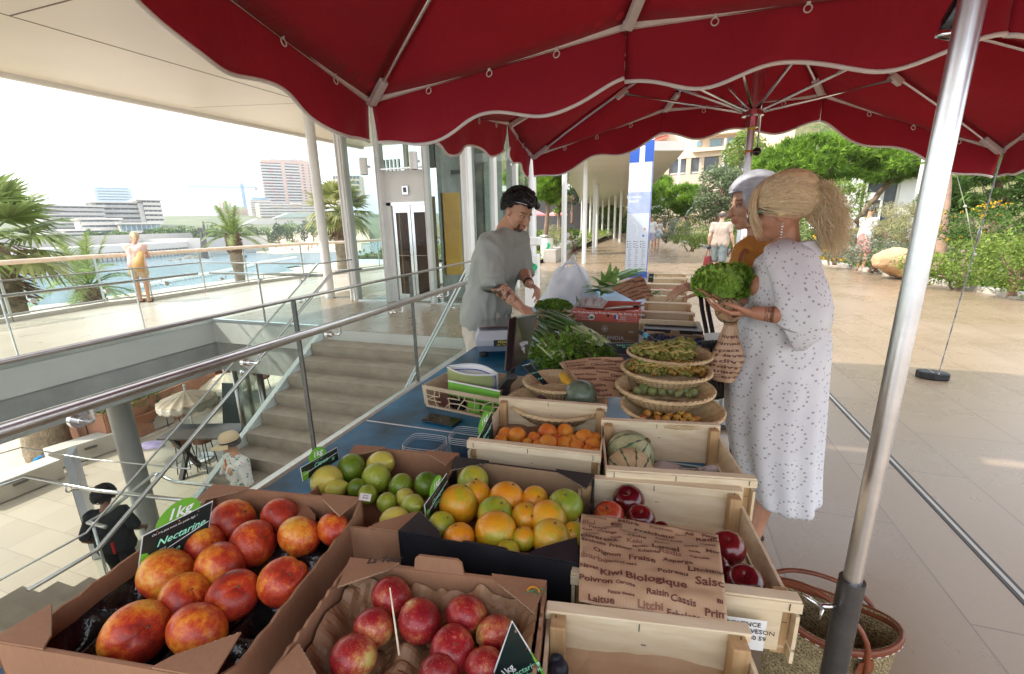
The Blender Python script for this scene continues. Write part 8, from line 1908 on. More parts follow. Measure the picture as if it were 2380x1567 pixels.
mb=MB();w_,e_=vx['WL'],vx['EL'];d=(w_-e_).normalized();mb.tube([w_-d*.030,w_-d*.008],.033,18);t=top('wrist_watch',mb,M_BLACK,'black watch on the vendor left wrist','watch',smooth=True,angle=40)
mb=MB();q=Hv.p(.084,-.012,-.045);mb.tube([q+V((.006*math.cos(a),0,.006*math.sin(a)-.004))for a in[i*.5236 for i in range(13)]],.0016,5,cap=False);top('hoop_earring',mb,mat('gold_metal',(.75,.5,.18),.2,1.),'small gold hoop in the vendor right ear','earring',smooth=True)
wb=dict(neck=B_(1828,566,2.13),SL=B_(1842,604,1.97),SR=B_(1840,596,2.30),EL=B_(1868,738,1.86),WL=B_(1752,727,1.90),ER=B_(1800,715,2.30),WR=B_(1722,697,2.10))
pv=wb['neck']+V((.03,-.02,-.54));wb['pelvis']=pv
for s_,g in(('L',-1),('R',1)):h=pv+V((0,g*.09,-.04));wb['H'+s_]=h;wb['K'+s_]=V((h.x+.04,h.y+.09,.48));wb['A'+s_]=V((pv.x-.02+.03*g,pv.y-.02+g*.09,.085));wb['T'+s_]=V((pv.x-.20+.03*g,pv.y+g*.10,.03))
def tatt2(co):
 E_,W_=wb['EL'],wb['WL'];d=W_-E_;t_=(co-E_).dot(d)/d.length_squared;off=(co-E_-d*t_).length
 if .58<t_<.80 and off<.06:
  if math.sin(t_*110)>.15 or t_<.66:return(.30,.30,.30)
 return(1,1,1)
bface=V((-.96,.20,-.16))
T,Hb,Jb=figure('blonde woman in long white eyelet dress holding a melon, seen from her left side',B_(1810,494,2.12),bface,wb,M_SKIN_B,None,None,voxel=.0048,fem=True,body_paint=tatt2,no_top=True,shoe=mat('black_sandal',(.02,.02,.02),.6),headk=1.02,build=.93,hand_spec={'L':dict(n=V((-.1,.35,.9)),d=V((-.95,.1,-.12)),curl=.62,side=-1,spread=.2),'R':dict(n=V((0,-.1,1)),d=V((-.9,-.30,.06)),curl=.28,side=1,spread=.25)})
m,nt,p=ng('white_eyelet_cotton');vec=coord(nt,'UV');
def tilef(scale,off):
 mp=N(nt,'ShaderNodeMapping');nt.links.new(vec,mp.inputs[0]);mp.inputs['Scale'].default_value=(scale,scale,1);mp.inputs['Location'].default_value=off
 fr_=N(nt,'ShaderNodeVectorMath',operation='FRACTION');nt.links.new(mp.outputs[0],fr_.inputs[0]);sb=N(nt,'ShaderNodeVectorMath',operation='SUBTRACT');sb.inputs[1].default_value=(.5,.5,0);nt.links.new(fr_.outputs[0],sb.inputs[0]);return sb.outputs[0]
def M1(op,a,b=None,c=None):
 n_=N(nt,'ShaderNodeMath',operation=op)
 for i,q in enumerate((a,b,c)):
  if q is None:continue
  if isinstance(q,(int,float)):n_.inputs[i].default_value=q
  else:nt.links.new(q,n_.inputs[i])
 return n_.outputs[0]
def ringholes(v,R_,n_,hr):
 sp_=N(nt,'ShaderNodeSeparateXYZ');nt.links.new(v,sp_.inputs[0]);x,y=sp_.outputs[0],sp_.outputs[1]
 rad=M1('SQRT',M1('ADD',M1('MULTIPLY',x,x),M1('MULTIPLY',y,y)));ang=M1('ARCTAN2',y,x)
 ph=M1('FRACT',M1('ADD',M1('MULTIPLY',ang,n_/(2*math.pi)),.5));dt=M1('MULTIPLY',M1('SUBTRACT',ph,.5),2*math.pi*R_/n_);dr=M1('SUBTRACT',rad,R_)
 dd=M1('SQRT',M1('ADD',M1('MULTIPLY',dt,dt),M1('MULTIPLY',dr,dr)));return M1('LESS_THAN',dd,hr)
v1=tilef(5.6,(0,0,0));v2=tilef(5.6,(.5,.5,0));v3=tilef(11.2,(.25,.1,0))
h_=M1('MAXIMUM',ringholes(v1,.33,18,.024),M1('MAXIMUM',ringholes(v1,.12,7,.022),M1('MAXIMUM',ringholes(v2,.15,6,.026),ringholes(v3,.28,4,.026))))
nn=noise_n(nt,coord(nt,'Object'),6,4);base_c=ramp(nt,[(.3,(.70,.70,.74)),(.7,(.80,.80,.83))],nn)
nt.links.new(mixc(nt,h_,base_c,(.40,.37,.37)),p.inputs['Base Color']);p.inputs['Roughness'].default_value=.85;M_EYELET=m
def dress_mesh(name,fn,nu,nv,m,parent,su=1.,sv=1.,th=.002):
 mb=MB();mb.grid(fn,nu,nv);me=bpy.data.meshes.new(name);me.from_pydata([q for q in mb.v],[],mb.f)
 uvl=me.uv_layers.new(name='UVMap');W=nu+1;cl=[0.]
 for j in range(nv):cl.append(cl[-1]+sum((mb.v[(j+1)*W+q]-mb.v[j*W+q]).length for q in(0,nu//4,nu//2,3*nu//4))/4)
 for poly in me.polygons:
  for li,vi in zip(poly.loop_indices,poly.vertices):uvl.data[li].uv=((vi%W)/nu*su,cl[vi//W])
 me.polygons.foreach_set('use_smooth',[True]*len(me.polygons));o=obj(name,me,m,parent);s=o.modifiers.new('cloth','SOLIDIFY');s.thickness=th;return o
sec=[(1830,572,2.13,.060,.065),(1836,588,2.13,.090,.12),(1830,606,2.13,.112,.175),(1826,650,2.13,.136,.19),(1820,710,2.13,.150,.19),(1815,790,2.13,.178,.20),(1796,880,2.13,.200,.21),(1793,980,2.13,.196,.215),(1799,1062,2.13,.180,.20),(1809,1140,2.13,.160,.20)]
SEC=[(B_(a,b,c),w,d)for a,b,c,w,d in sec]
def dressf(u,v):
 f=v*(len(SEC)-1);i=min(int(f),len(SEC)-2);f-=i;f=f*f*(3-2*f)if i<2 else f;c=SEC[i][0].lerp(SEC[i+1][0],f);w=SEC[i][1]+(SEC[i+1][1]-SEC[i][1])*f;d=SEC[i][2]+(SEC[i+1][2]-SEC[i][2])*f
 a=2*math.pi*u;e=max(0,v-.25);pl=1+.055*e*math.sin(a*7+3*v)+.05*e*math.sin(a*11+1.3+5*v)+.03*noise.noise(V((math.cos(a)*2,math.sin(a)*2,v*5)))
 return V((c.x+w*pl*math.cos(a),c.y+d*pl*math.sin(a),c.z+.012*math.sin(a*2+1)*v+.015*noise.noise(V((math.cos(a)*3,math.sin(a)*3,3)))*(v>.97)))
dr=dress_mesh('dress',dressf,160,120,M_EYELET,T,1.05,1.45)
def sleevef(P,hang):
 def f(u,v):
  k_=v*(len(P)-1);i=min(int(k_),len(P)-2);k_-=i;c=P[i][0].lerp(P[i+1][0],k_);w=P[i][1]+(P[i+1][1]-P[i][1])*k_;ax=(P[min(i+1,len(P)-1)][0]-P[i][0]).normalized();s1=ax.cross(V((0,1,0))).normalized();s2=ax.cross(s1)
  a=2*math.pi*u;pl=1+.05*math.sin(a*5+4*v)+.06*noise.noise(V((math.cos(a)*2,math.sin(a)*2,v*4+7)))
  return c+s1*w*pl*math.cos(a)+s2*w*.72*pl*math.sin(a)
 return f
PL=[(B_(1822,584,2.08),.072),(B_(1834,602,1.99),.088),(B_(1846,640,1.94),.084),(B_(1862,690,1.90),.092),(B_(1868,735,1.88),.096),(B_(1854,762,1.89),.096),(B_(1832,768,1.90),.086)]
dress_mesh('sleeve',sleevef(PL,1),60,40,M_EYELET,dr,.62,.42)
PR=[(B_(1834,592,2.20),.06),(B_(1826,630,2.30),.09),(B_(1800,700,2.31),.10),(B_(1778,710,2.25),.08)]
dress_mesh('sleeve',sleevef(PR,1),50,24,M_EYELET,dr,.5,.4)
M_WCOT=mat('plain_white_cotton',(.78,.78,.81),.85,var=.03)
mb=MB();c0_=B_(1826,582,2.12)
mb.shell(lambda u,v:c0_+V((.072*math.cos(-2.6+3.6*u)+.008,.07*math.sin(-2.6+3.6*u)-.01,.045-.014*abs(u-.6)*4*.6-.052*v*(1+.3*math.sin(u*5))))+V((math.cos(-2.6+3.6*u),math.sin(-2.6+3.6*u),0))*(.012+.035*v),26,8,.002);obj('collar',mb,M_WCOT,dr,smooth=True)
def px_on(fn,px,py,u0,u1,v0,v1):
 best=None
 for i in range(40):
  for j in range(60):
   u=u0+(u1-u0)*i/39;v=v0+(v1-v0)*j/59;q=V(fn(u,v));d=(q-CAMP).normalized();w=wray(px,py).normalized();e=(d-w).length
   if best is None or e<best[0]:best=(e,q)
 return best[1]
for k_,(px,py)in enumerate(((1773,614),(1757,650),(1745,700),(1732,760))):
 q=px_on(dressf,px,py,.45,.8,.1,.6);d=(CAMP-q).normalized();mb=MB();mb.tube([q+d*.002,q+d*.005],.006,12);obj('button',mb,mat('grey_shell_button',(.35,.35,.36),.3),dr)
r=random.Random(11);mb=MB();HB=Hb
for i in range(1100):
 th=r.uniform(-math.pi,math.pi);ph=math.asin(r.uniform(-.35,1))
 lim=.48-.9*max(0,(abs(th)-.7))/.9
 if abs(th)>1.75:lim=-.5
 if ph<lim:continue
 q=scalp(th,ph)*1.06;q+=V((0,-.03,.008))*max(0,math.sin(ph))
 HB.ball(mb,q.x,q.y,q.z,.015,.017,.013,6,5)
HB.ball(mb,0,-.105,.03,.07,.055,.07);HB.ball(mb,0,-.13,-.02,.05,.045,.05);HB.ball(mb,0,-.05,.095,.055,.065,.03)
me=organic(mb,.006,3,lambda co,n:n*.004*noise.noise(co*60));hb_=obj('hair',me,mat('blonde_hair_mass',(.84,.64,.36),.6,var=.25,scale=30),T)
mb=MB()
def swept(r):
 side=r.choice((-1,1));th=side*r.uniform(.35,1.5);ph=r.uniform(.05,1.45);a=scalp(th,ph)*1.11;k_=V((side*.03*r.random(),-.155,.01+r.uniform(-.035,.05)))
 o=[]
 for j in range(9):
  s=j/8;q=a.lerp(k_,s);n_=q-V((0,-.02,.03));n_.normalize();rad=.106+.018*math.sin(s*math.pi);l=(q-V((0,-.02,.03))).length
  if l<rad and s<.85:q=V((0,-.02,.03))+n_*(l+(rad-l)*.9)
  o.append(q+V((r.uniform(-.003,.003),r.uniform(-.003,.003),r.uniform(-.003,.003))))
 return o
strands(mb,HB,3600,r,swept,.0010)
def pony(r):
 a=V((r.uniform(-.055,.055),-.13+r.uniform(-.03,.02),r.uniform(-.05,.08)));d=V((r.uniform(-.7,.7),-.8,r.uniform(-1.7,.2))).normalized();L=r.uniform(.025,.08)*(1.25 if d.z<0 else .8);o=[];ph=r.uniform(0,6);cu=r.uniform(.006,.018);sw=r.choice((-1,1))
 for j in range(9):s=j/8;o.append(a+d*L*s+V((cu*math.sin(ph+s*8)*sw,cu*math.cos(ph*2+s*7),-.085*s*s+cu*math.sin(ph+s*9))))
 return o
strands(mb,HB,3400,r,pony,.0010)
def fly(r):
 th=r.uniform(-3.1,3.1);ph=r.uniform(.1,1.5);a=scalp(th,ph)*1.12;n_=a.normalized();t_=n_.cross(V((r.uniform(-1,1),r.uniform(-1,1),0))).normalized()
 return[a+n_*.018*math.sin(s*2.5)+t_*s*.045+V((0,-.03*s,-.01*s))for s in(0,.25,.5,.75,1)]
strands(mb,HB,420,r,fly,.0007)
def bang(r):
 side=r.choice((-1,1));a=scalp(side*r.uniform(.1,.75),r.uniform(.55,.8))*1.15;o=[];e=V((side*r.uniform(.062,.082),r.uniform(.055,.085),r.uniform(-.09,-.03)))
 for j in range(8):s=j/7;q=a.lerp(e,s);o.append(q+V((side*.022*math.sin(s*3.14),.020*math.sin(s*3.14),.0)))
 return o
strands(mb,HB,240,r,bang,.0013)
obj('strands',mb,M_HAIRB,hb_,smooth=True)
t=thing('sunglasses','green framed glasses worn by the blonde woman','sunglasses',HB.p(0,.1,0));M_GRNF=mat('green_glasses_frame',(.03,.10,.03),.25)
mb=MB();mb.beam(HB.p(-.074,.10,.016),HB.p(-.088,.0,.010),.003,.010);mb.beam(HB.p(-.088,.0,.010),HB.p(-.086,-.055,-.012),.003,.008);obj('temple_arm',mb,M_GRNF,t)
for q in(-1,1):mb=MB();HB.ball(mb,q*.036,.106,.004,.031,.004,.026,20,10);obj('lens',mb,M_BLACKG,t,smooth=True);mb=MB();mb.tube([HB.p(q*.036+.032*math.cos(a),.107,.004+.027*math.sin(a))for a in[i*.3142 for i in range(21)]],.0026,6,cap=False);obj('frame',mb,M_CHROME,t,smooth=True)
mb=MB()
for i,s_ in enumerate((.004,.005,.004,.006,.0045,.0035,.003)):mb.ball(HB.p(-.090,-.010,-.045)+V((0,0,-.0105*i)),s_,8,6)
top('drop_earring',mb,M_CHROME,'long silver drop earring of the blonde woman','earring',smooth=True)
melon(1697,728,30,0,'x',M_MEL2,M_MSTR,(0,0,1))if False else None
def held_melon():
 c=B_(1694,722,1.97);r_=psize(c,30);o=None
 mb=MB();mb.ball((0,0,0),(r_,r_,r_*.95),30,18);o=top('melon',mb,M_MEL2,'pale netted melon held in the blonde woman left hand','melon',origin=V((0,0,0)),smooth=True);o.location=c;MW[o.name]=Matrix.Translation(c)
 for i in range(9):
  th=i*.698;mb=MB();pts=[c+V((math.cos(th)*math.cos(p_),math.sin(th)*math.cos(p_),.95*math.sin(p_)))*r_*1.005 for p_ in[-1.3+k_*.26 for k_ in range(11)]];mb.tube(pts,[.0025]*11,4,flat=1.);obj('stripe',mb,M_MSTR,o,smooth=True)
held_melon()
cb=B_(1697,765,1.93)
def hbag(u,v):
 a=2*math.pi*u;r_=.022+.042*min(1,v*1.6)**1.2*(1-.25*max(0,v-.8)*5*.6);r_*=1+.16*math.sin(3*a+v*5)+.2*noise.noise(V((math.cos(a)*2,math.sin(a)*2,v*6)))
 return cb+V((r_*math.cos(a)*1.0-.01*v,r_*math.sin(a)*.7,.02-.235*v))
bagw_=[('Divers',.74,.80,.30,D1),('Primeur',.75,.68,.26,D1),('Espace',.72,.57,.26,D1),('Navet',.80,.48,.26,D1),('Endive',.72,.38,.3,D1),('Poivron',.80,.28,.26,D1),('Epinard',.70,.19,.26,D1),('Cerise',.8,.1,.26,D1)]
paper('paper_bag','printed brown paper bag hanging full from the blonde woman hand',lambda u,v:hbag(u,1-v),50,40,M_KRAFT,bagw_,(.55,.3),'paper bag')
mb=MB();mb.shell(lambda u,v:cb+V((.05*math.cos(6.28*u)*(v**.6)*(1+.3*math.sin(u*25)),.04*math.sin(6.28*u)*v,.03+.035*v+.012*math.sin(u*31)*v)),60,8,.0006);top('paper_bag_mouth',mb,M_KRAFT,'crumpled open mouth of the hanging brown paper bag','paper',smooth=True)
lc=B_(1684,657,2.12);r=random.Random(14);t=thing('lettuce','large curly green lettuce held up between the two women','lettuce',lc);mb=MB()
for i in range(420):
 q=rv(r).normalized();q=V((q.x*.132,q.y*.09,q.z*.068+.004));nrm_=q.normalized();a=nrm_.cross(rv(r)).normalized();b=nrm_.cross(a);sz=r.uniform(.022,.038);ph=r.uniform(0,6)
 c_=lc+q*r.uniform(.75,1.0);k0=len(mb.v);mb.v.append(c_-nrm_*.008)
 for j in range(14):an=j/14*6.2832;rr_=sz*(1+.25*math.sin(an*5+ph));mb.v.append(c_+a*math.cos(an)*rr_+b*math.sin(an)*rr_+nrm_*(.006*math.sin(an*7+ph)+.006))
 for j in range(14):mb.f.append((k0,k0+1+j,k0+1+(j+1)%14));mb.mi.append(0)
obj('leaves',mb,M_LETT,t,smooth=True);mb=MB();cap(mb,lc+V((.06,0,-.02)),lc+V((.10,0,-.06)),.035,.02);obj('heart',mb,M_LETT,t,smooth=True)
wo=dict(neck=B_(1766,545,2.62),SL=B_(1748,590,2.47),SR=B_(1815,588,2.85),EL=B_(1712,672,2.44),WL=B_(1634,672,2.44),ER=B_(1790,690,2.85),WR=B_(1700,690,2.6))
pv=wo['neck']+V((.05,0,-.54));wo['pelvis']=pv
for s_,g in(('L',-1),('R',1)):h=pv+V((0,g*.09,-.04));wo['H'+s_]=h;wo['K'+s_]=V((h.x,h.y,.48));wo['A'+s_]=V((h.x+.02,h.y,.085));
T,Ho,Jo=figure('grey haired woman in ochre T-shirt standing behind the blonde woman, in profile',B_(1750,474,2.62),V((-.97,-.18,-.16)),wo,M_SKIN_O,mat('ochre_jersey',(.46,.195,.035),.9,var=.06,bmp=.15,bscale=400,bdist=.001),mat('dark_trousers',(.03,.03,.04),.8),voxel=.006,shirt_vox=.008,fem=True,sleeve=.75,top_len=.05,fold=.012,hems=True,headk=1.10,build=1.0,shoe=MAT['black_sandal'],hand_spec={'L':dict(n=V((.1,.3,-.9)),d=V((-.9,-.2,.15)),curl=.9,side=1),'R':dict(n=V((0,0,1)),d=V((-.9,-.2,0)),curl=.3,side=1)})
hb_=hair_short(T,Ho,mat('grey_hair_mass',(.44,.46,.50),.5,var=.3,scale=20),0,9,front=.42,low=-.42,puff=1.08)
mb=MB();r=random.Random(15)
def bob(r):
 th=r.uniform(-math.pi,math.pi);ph=r.uniform(.3,1.5);a=scalp(0,1.45)*1.10;lowz=-.01 if abs(th)<.9 else-.075;lowp=.30 if abs(th)<.9 else-.55;o=[]
 for j in range(9):s=j/8;p_=1.5+(lowp-1.5)*(s**.8)*r.uniform(.95,1.0);q=scalp(th*(.8+.2*s),p_)*(1.10+.06*math.sin(s*2.6));o.append(q)
 return o
strands(mb,Ho,2200,r,bob,.0017);obj('strands',mb,M_HAIRG,hb_,smooth=True)
mb=MB();c_=wo['neck'];mb.tube([c_+V((.055*math.cos(a)-.03,.07*math.sin(a)-.0,-.03-.045*max(0,-math.cos(a))))for a in[i*.3142 for i in range(21)]],.0012,5,cap=False);mb.ball(c_+V((-.09,-.01,-.085)),.006,8,6);top('necklace',mb,M_CHROME,'fine silver necklace of the grey haired woman','necklace',smooth=True)
mb=MB()
for o_ in(0,.022):mb.tube([B_(1742+o_*200,566,2.50),B_(1722+o_*200,590,2.36),B_(1708+o_*200,640,2.32)],.008,8,flat=.5)
top('leather_strap',mb,mat('tan_leather',(.34,.12,.04),.35),'tan leather bag strap over the ochre shoulder','strap',smooth=True)
ht=B_(1632,682,2.42);t=thing('shopping_bag','black shopping bag with long handles hanging beside the crates','bag',ht+V((0,0,-.5)))
A0_=[B_(1640,790,2.30),B_(1676,790,2.2),B_(1690,925,2.2),B_(1652,925,2.32)]
mb=MB();nb=(A0_[1]-A0_[0]).cross(A0_[3]-A0_[0]).normalized();mb.shell(lambda u,v:A0_[0].lerp(A0_[1],u).lerp(A0_[3].lerp(A0_[2],u),v)+nb*(.02*math.sin(u*3.1)+.012*fnoise((u*4,v*3,1))),16,20,.03);obj('bag_body',mb,mat('black_bag_cloth',(.018,.018,.02),.5,bmp=.3,bscale=30),t,smooth=True)
for dx in(0,14):
 mb=MB();mb.tube([B_(1628+dx,684,2.42),B_(1632+dx,720,2.38),B_(1640+dx,760,2.32),B_(1646+dx,795,2.28)],.011,6,flat=.3);obj('handle',mb,MAT['black_bag_cloth'],t,smooth=True)
mb=MB();mb.slab([B_(1636,775,2.29),B_(1676,773,2.19),B_(1676,792,2.19),B_(1638,794,2.29)],nb,.002);obj('printed_top_band',mb,M_WHITEP,t)
cw=[B_(1668,800,2.32),B_(1706,790,2.2),B_(1708,905,2.2),B_(1676,900,2.34)]
mb=MB();mb.shell(lambda u,v:cw[0].lerp(cw[1],u).lerp(cw[3].lerp(cw[2],u),v)+nb*(.02*math.sin(u*3.1)),12,16,.02);top('cloth_bag',mb,mat('natural_cloth',(.6,.56,.5),.8),'pale cloth bag hanging behind the black shopping bag','bag',smooth=True)
def stand(label,px,py,h,heading,skinm,top_m,bot_m,shorts=.9,hairm=None,walk=.15,fem=False,arms=None,sleeve=.55,face=None,lean=0.,shoe=None,hair=None,z=0.,feet=None,build=1.,bald=False,hunch=0.,voxel=.016,fold=.006,top_len=0.,no_bot=False):
 b=feet or PZ(px,py,z);s=h/1.75;f=V((math.sin(heading),math.cos(heading),0));x=V((f.y,-f.x,0))
 def L(a,b_,c):return b+(x*a+f*(b_+c*lean)+V((0,0,c)))*s
 J=dict(neck=L(0,-.01+hunch,1.47),pelvis=L(0,0,.97),SL=L(-.185*build,-.01+hunch*.8,1.415),SR=L(.185*build,-.01+hunch*.8,1.415),HL=L(-.09,0,.92),HR=L(.09,0,.92),KL=L(-.10,walk*.5+.02,.49),KR=L(.10,-walk*.3+.02,.49),AL=L(-.10,walk*.9,.085),AR=L(.10,-walk*.9,.085 if walk<.2 else .11))
 a=arms or{}
 J['EL']=L(*a.get('EL',(-.25,-.06-walk*.4,1.13)));J['WL']=L(*a.get('WL',(-.26,.04-walk*.4,.88)));J['ER']=L(*a.get('ER',(.25,-.04+walk*.3,1.13)));J['WR']=L(*a.get('WR',(.26,.08+walk*.3,.88)))
 for t_ in 'LR':J['T'+t_]=J['A'+t_]+f*.17*s
 face=face or f
 T,H,J=figure(label,L(0,.03+hunch*1.3,1.632),face,J,skinm,top_m,bot_m,shorts=shorts,voxel=voxel*s,headk=s,fem=fem,sleeve=sleeve,shoe=shoe,build=build,base=b,fold=fold,eyes=False,top_len=top_len)
 if hairm:hair_short(T,H,hairm,0,5,front=.5 if not bald else .2,low=-.4,puff=1.07,bald=bald)
 return T,H,J,L
M_SB=mat('sandal_brown',(.12,.06,.03),.6)
Tm,Hm,Jm,Lm=stand('bald man seen from behind in beige T-shirt and grey shorts walking away',1665,648,1.74,R(12),M_SKIN_L,mat('beige_shirt',(.44,.355,.29),.9,var=.05),mat('slate_shorts',(.155,.185,.185),.85),.95,M_HAIRR,.10,shoe=M_SB,bald=True,build=1.05,fold=.01,top_len=.03,arms={'WR':(.33,.05,.90),'ER':(.27,-.02,1.13)})
q=Jm['WL']+V((0,0,-.08));t=thing('handbag','dark red handbag carried low by the man in beige','handbag',q+V((0,0,-.45)));M_REDB=mat('dark_red_leather',(.16,.008,.012),.4)
mb=MB();mb.shell(lambda u,v:q+V(((.07+.03*v)*math.cos(6.283*u),(.05+.02*v)*math.sin(6.283*u),-.20-.24*v)),24,8,.01);mb.ball(q+V((0,0,-.42)),(.10,.07,.04),14,8);mb.ball(q+V((0,0,-.22)),(.07,.05,.03),14,8);obj('body',mb,M_REDB,t,smooth=True)
for s_ in(-1,1):mb=MB();mb.tube([q+V((-.05,.03*s_,-.2)),q+V((-.02,.01*s_,-.05)),q+V((0,0,.01)),q+V((.03,.01*s_,-.06)),q+V((.05,.03*s_,-.2))],.008,6);obj('handle',mb,M_REDB,t,smooth=True)
mb=MB();mb.ball(q+V((.0,-.02,.03)),(.055,.04,.06),12,8);top('pouch',mb,M_BLACK,'small black pouch in the left hand of the man in beige','pouch',smooth=True)
stand('partly hidden walker in a white top beyond the mast',1742,640,1.66,R(10),M_SKIN_L,mat('white_shirt',(.76,.76,.76),.85),mat('pale_shorts',(.5,.5,.5),.85),.8,M_HAIRR,.1,shoe=M_SB,sleeve=.9)
Tw,Hw,Jw,Lw=stand('man in white T-shirt and pink patterned shorts looking at his phone',1998,629,1.80,R(55),M_SKIN_V,MAT['white_shirt'],None,.8,M_HAIRK,.04,shoe=M_SB,build=.98,arms={'ER':(.20,.06,1.14),'WR':(.10,.27,1.19),'EL':(-.20,.08,1.14),'WL':(-.05,.30,1.20)},hunch=.03,face=V((.72,.35,-.42)),top_len=.02)
m,nt,p=ng('pink_patterned_cloth');nn=noise_n(nt,coord(nt,'Object'),28,3,.6);nt.links.new(ramp(nt,[(.42,(.70,.16,.17)),(.52,(.80,.52,.50)),(.6,(.72,.2,.2))],nn),p.inputs['Base Color']);p.inputs['Roughness'].default_value=.85
mb=MB();k=Hw.k
for f in(-.05,.05):cap(mb,Jw['pelvis']+V((f,0,.0)),Jw['pelvis']+V((f,0,-.06)),.125,.125)
for s_ in 'LR':cap(mb,Jw['H'+s_],Jw['H'+s_].lerp(Jw['K'+s_],.78),.112,.105)
obj('shorts',organic(mb,.014,4,cloth_disp(.006,12)),m,Tw)
q=Jw['WR'].lerp(Jw['WL'],.5)+V((.08,.03,.04));mb=MB();mb.box(q,(.05,.12,.012),R(-30),);o=top('phone',mb,MAT['green_plastic_bag'],'green cased phone held by the man in pink shorts','phone',bevel=.004)
mb=MB();mb.beam(Hw.p(-.07,.085,.01),Hw.p(.07,.085,.01),.02,.03);top('sunglasses',mb,M_BLACKG,'black sunglasses worn by the man in pink shorts','sunglasses')
Tc,Hc,Jc,Lc=stand('man in white shirt and pale lilac shorts walking toward the stall beside a hat wearer',1511,583,1.74,R(182),M_SKIN_V,MAT['white_shirt'],mat('lilac_shorts',(.42,.40,.52),.85),.85,M_HAIRR,.12,shoe=M_WHITE)
Td,Hd,Jd,Ld=stand('person in straw hat and white skirt carrying a blue bag beyond the sign',1526,579,1.62,R(190),M_SKIN_V,mat('pale_top',(.7,.66,.62),.85),MAT['white_shirt'],.6,M_HAIRB,.10,fem=True,shoe=M_SB)
M_STRAWH=mat('straw_hat',(.56,.42,.24),.8,var=.1,bmp=.5,bscale=80)
def hat(H,label,rb=.17,tilt=0.,m=None,ball_=1.):
 t=thing('sun_hat',label,'hat',H.p(0,0,.08));mb=MB();prof=[(rb,-.015),(rb*.8,.0),(.098,.008),(.096,.05),(.08,.085),(.04,.098),(0,.10)]
 mb.lathe([(a*H.k,b*H.k)for a,b in prof],H.p(0,-.01,.055),28,H.M()@Matrix.Rotation(tilt,3,'X'),1.,1.15);obj('crown_and_brim',mb,m or M_STRAWH,t,smooth=True);return t
hat(Hd,'wide straw hat of the distant walker');
q=Jd['WR']+V((.10,-.12,.10));mb=MB();mb.ball(q+V((.12,0,-.08)),(.27,.10,.26),18,12);m,nt,p=ng('blue_check_cloth');w1=N(nt,'ShaderNodeTexChecker');w1.inputs['Scale'].default_value=7;nt.links.new(coord(nt,'Object'),w1.inputs[0]);w1.inputs[1].default_value=(.25,.42,.6,1);w1.inputs[2].default_value=(.6,.68,.7,1);nt.links.new(w1.outputs[0],p.inputs['Base Color']);top('beach_bag',mb,m,'big pale blue checked beach bag beside the straw hat walker','bag',smooth=True)
br=PZ(338,703);Tl,Hl,Jl,Ll=stand('woman leaning on the sea railing in pink top and flowered shorts, seen from behind',338,703,1.50,R(-38),M_SKIN_V,mat('pale_pink_top',(.74,.52,.45),.85),None,.5,mat('blonde_crown',(.52,.38,.2),.6),.05,fem=True,sleeve=.12,shoe=M_SB,lean=0.,hunch=.16,arms={'EL':(-.24,.34,1.12),'WL':(-.16,.30,1.45),'ER':(.12,.42,1.14),'WR':(.0,.50,1.16)},feet=br,face=V((-.7,.6,-.12)))
m,nt,p=ng('flowered_cloth');nn=noise_n(nt,coord(nt,'Object'),24,3,.6);nt.links.new(ramp(nt,[(.36,(.22,.26,.10)),(.48,(.58,.52,.36)),(.58,(.6,.26,.2)),(.7,(.5,.46,.32))],nn),p.inputs['Base Color']);p.inputs['Roughness'].default_value=.85
mb=MB();k=Hl.k
for f in(-.04,.04):cap(mb,Jl['pelvis']+V((f,0,.06)),Jl['pelvis']+V((f,0,-.06)),.105,.115)
for s_ in 'LR':cap(mb,Jl['H'+s_],Jl['H'+s_].lerp(Jl['K'+s_],.38),.098,.105)
obj('shorts',organic(mb,.012,4,cloth_disp(.006,12)),m,Tl)
mb=MB();a=Hl.p(.0,-.10,.05);mb.tube([a,a+V((.05,-.04,.0)),a+V((.08,-.05,-.06)),a+V((.075,-.045,-.13))],[.02,.035,.035,.012],10);obj('ponytail',mb,M_HAIRB,Tl,smooth=True)
mb=MB();q=Jl['SR']+V((-.02,-.04,.03));e=Jl['pelvis']+V((.20,-.10,-.06));mb.tube([q+V((-.03,.06,.03)),q,q.lerp(e,.35)],[.02,.022,.02],8,flat=.5);t=thing('shoulder_bag','yellow ochre slouchy shoulder bag with green strap of the railing woman','bag',e);obj('strap',mb,mat('lime_strap',(.25,.55,.12),.6),t,smooth=True)
mb=MB();mb.tube([q.lerp(e,.3),q.lerp(e,.6),e+V((0,0,.04)),e+V((.05,0,-.07))],[.05,.085,.11,.04],14,flat=.5);obj('bag_body',mb,mat('ochre_leather',(.50,.28,.08),.6),t,smooth=True)
mb=MB();q=Hl.p(-.07,.03,-.02);mb.box(q,(.012,.03,.11),R(30));top('phone',mb,M_WHITE,'pale phone at the ear of the railing woman','phone',bevel=.003)
fm=PD(240,1158,8.2);fb=V((fm.x,fm.y,fm.z-1.632))
Tk,Hk,Jk,Lk=stand('man in black T-shirt with curly hair walking down the stairs below',0,0,1.75,R(-35),M_SKIN_D,mat('black_tshirt',(.022,.023,.026),.9,var=.2),mat('black_trousers',(.015,.015,.018),.8),None,None,.14,feet=fb,sleeve=.85,top_len=.06,shoe=M_BLACK,voxel=.012,fold=.012,arms={'EL':(-.27,-.08,1.12),'WL':(-.24,.12,.92),'ER':(.28,-.02,1.14),'WR':(.26,.2,1.0)},face=V((-.75,.6,-.15)))
hair_short(Tk,Hk,M_HAIRK,700,8,front=.35,low=-.35,L=.04,puff=1.13,curly=1.,w=.004)
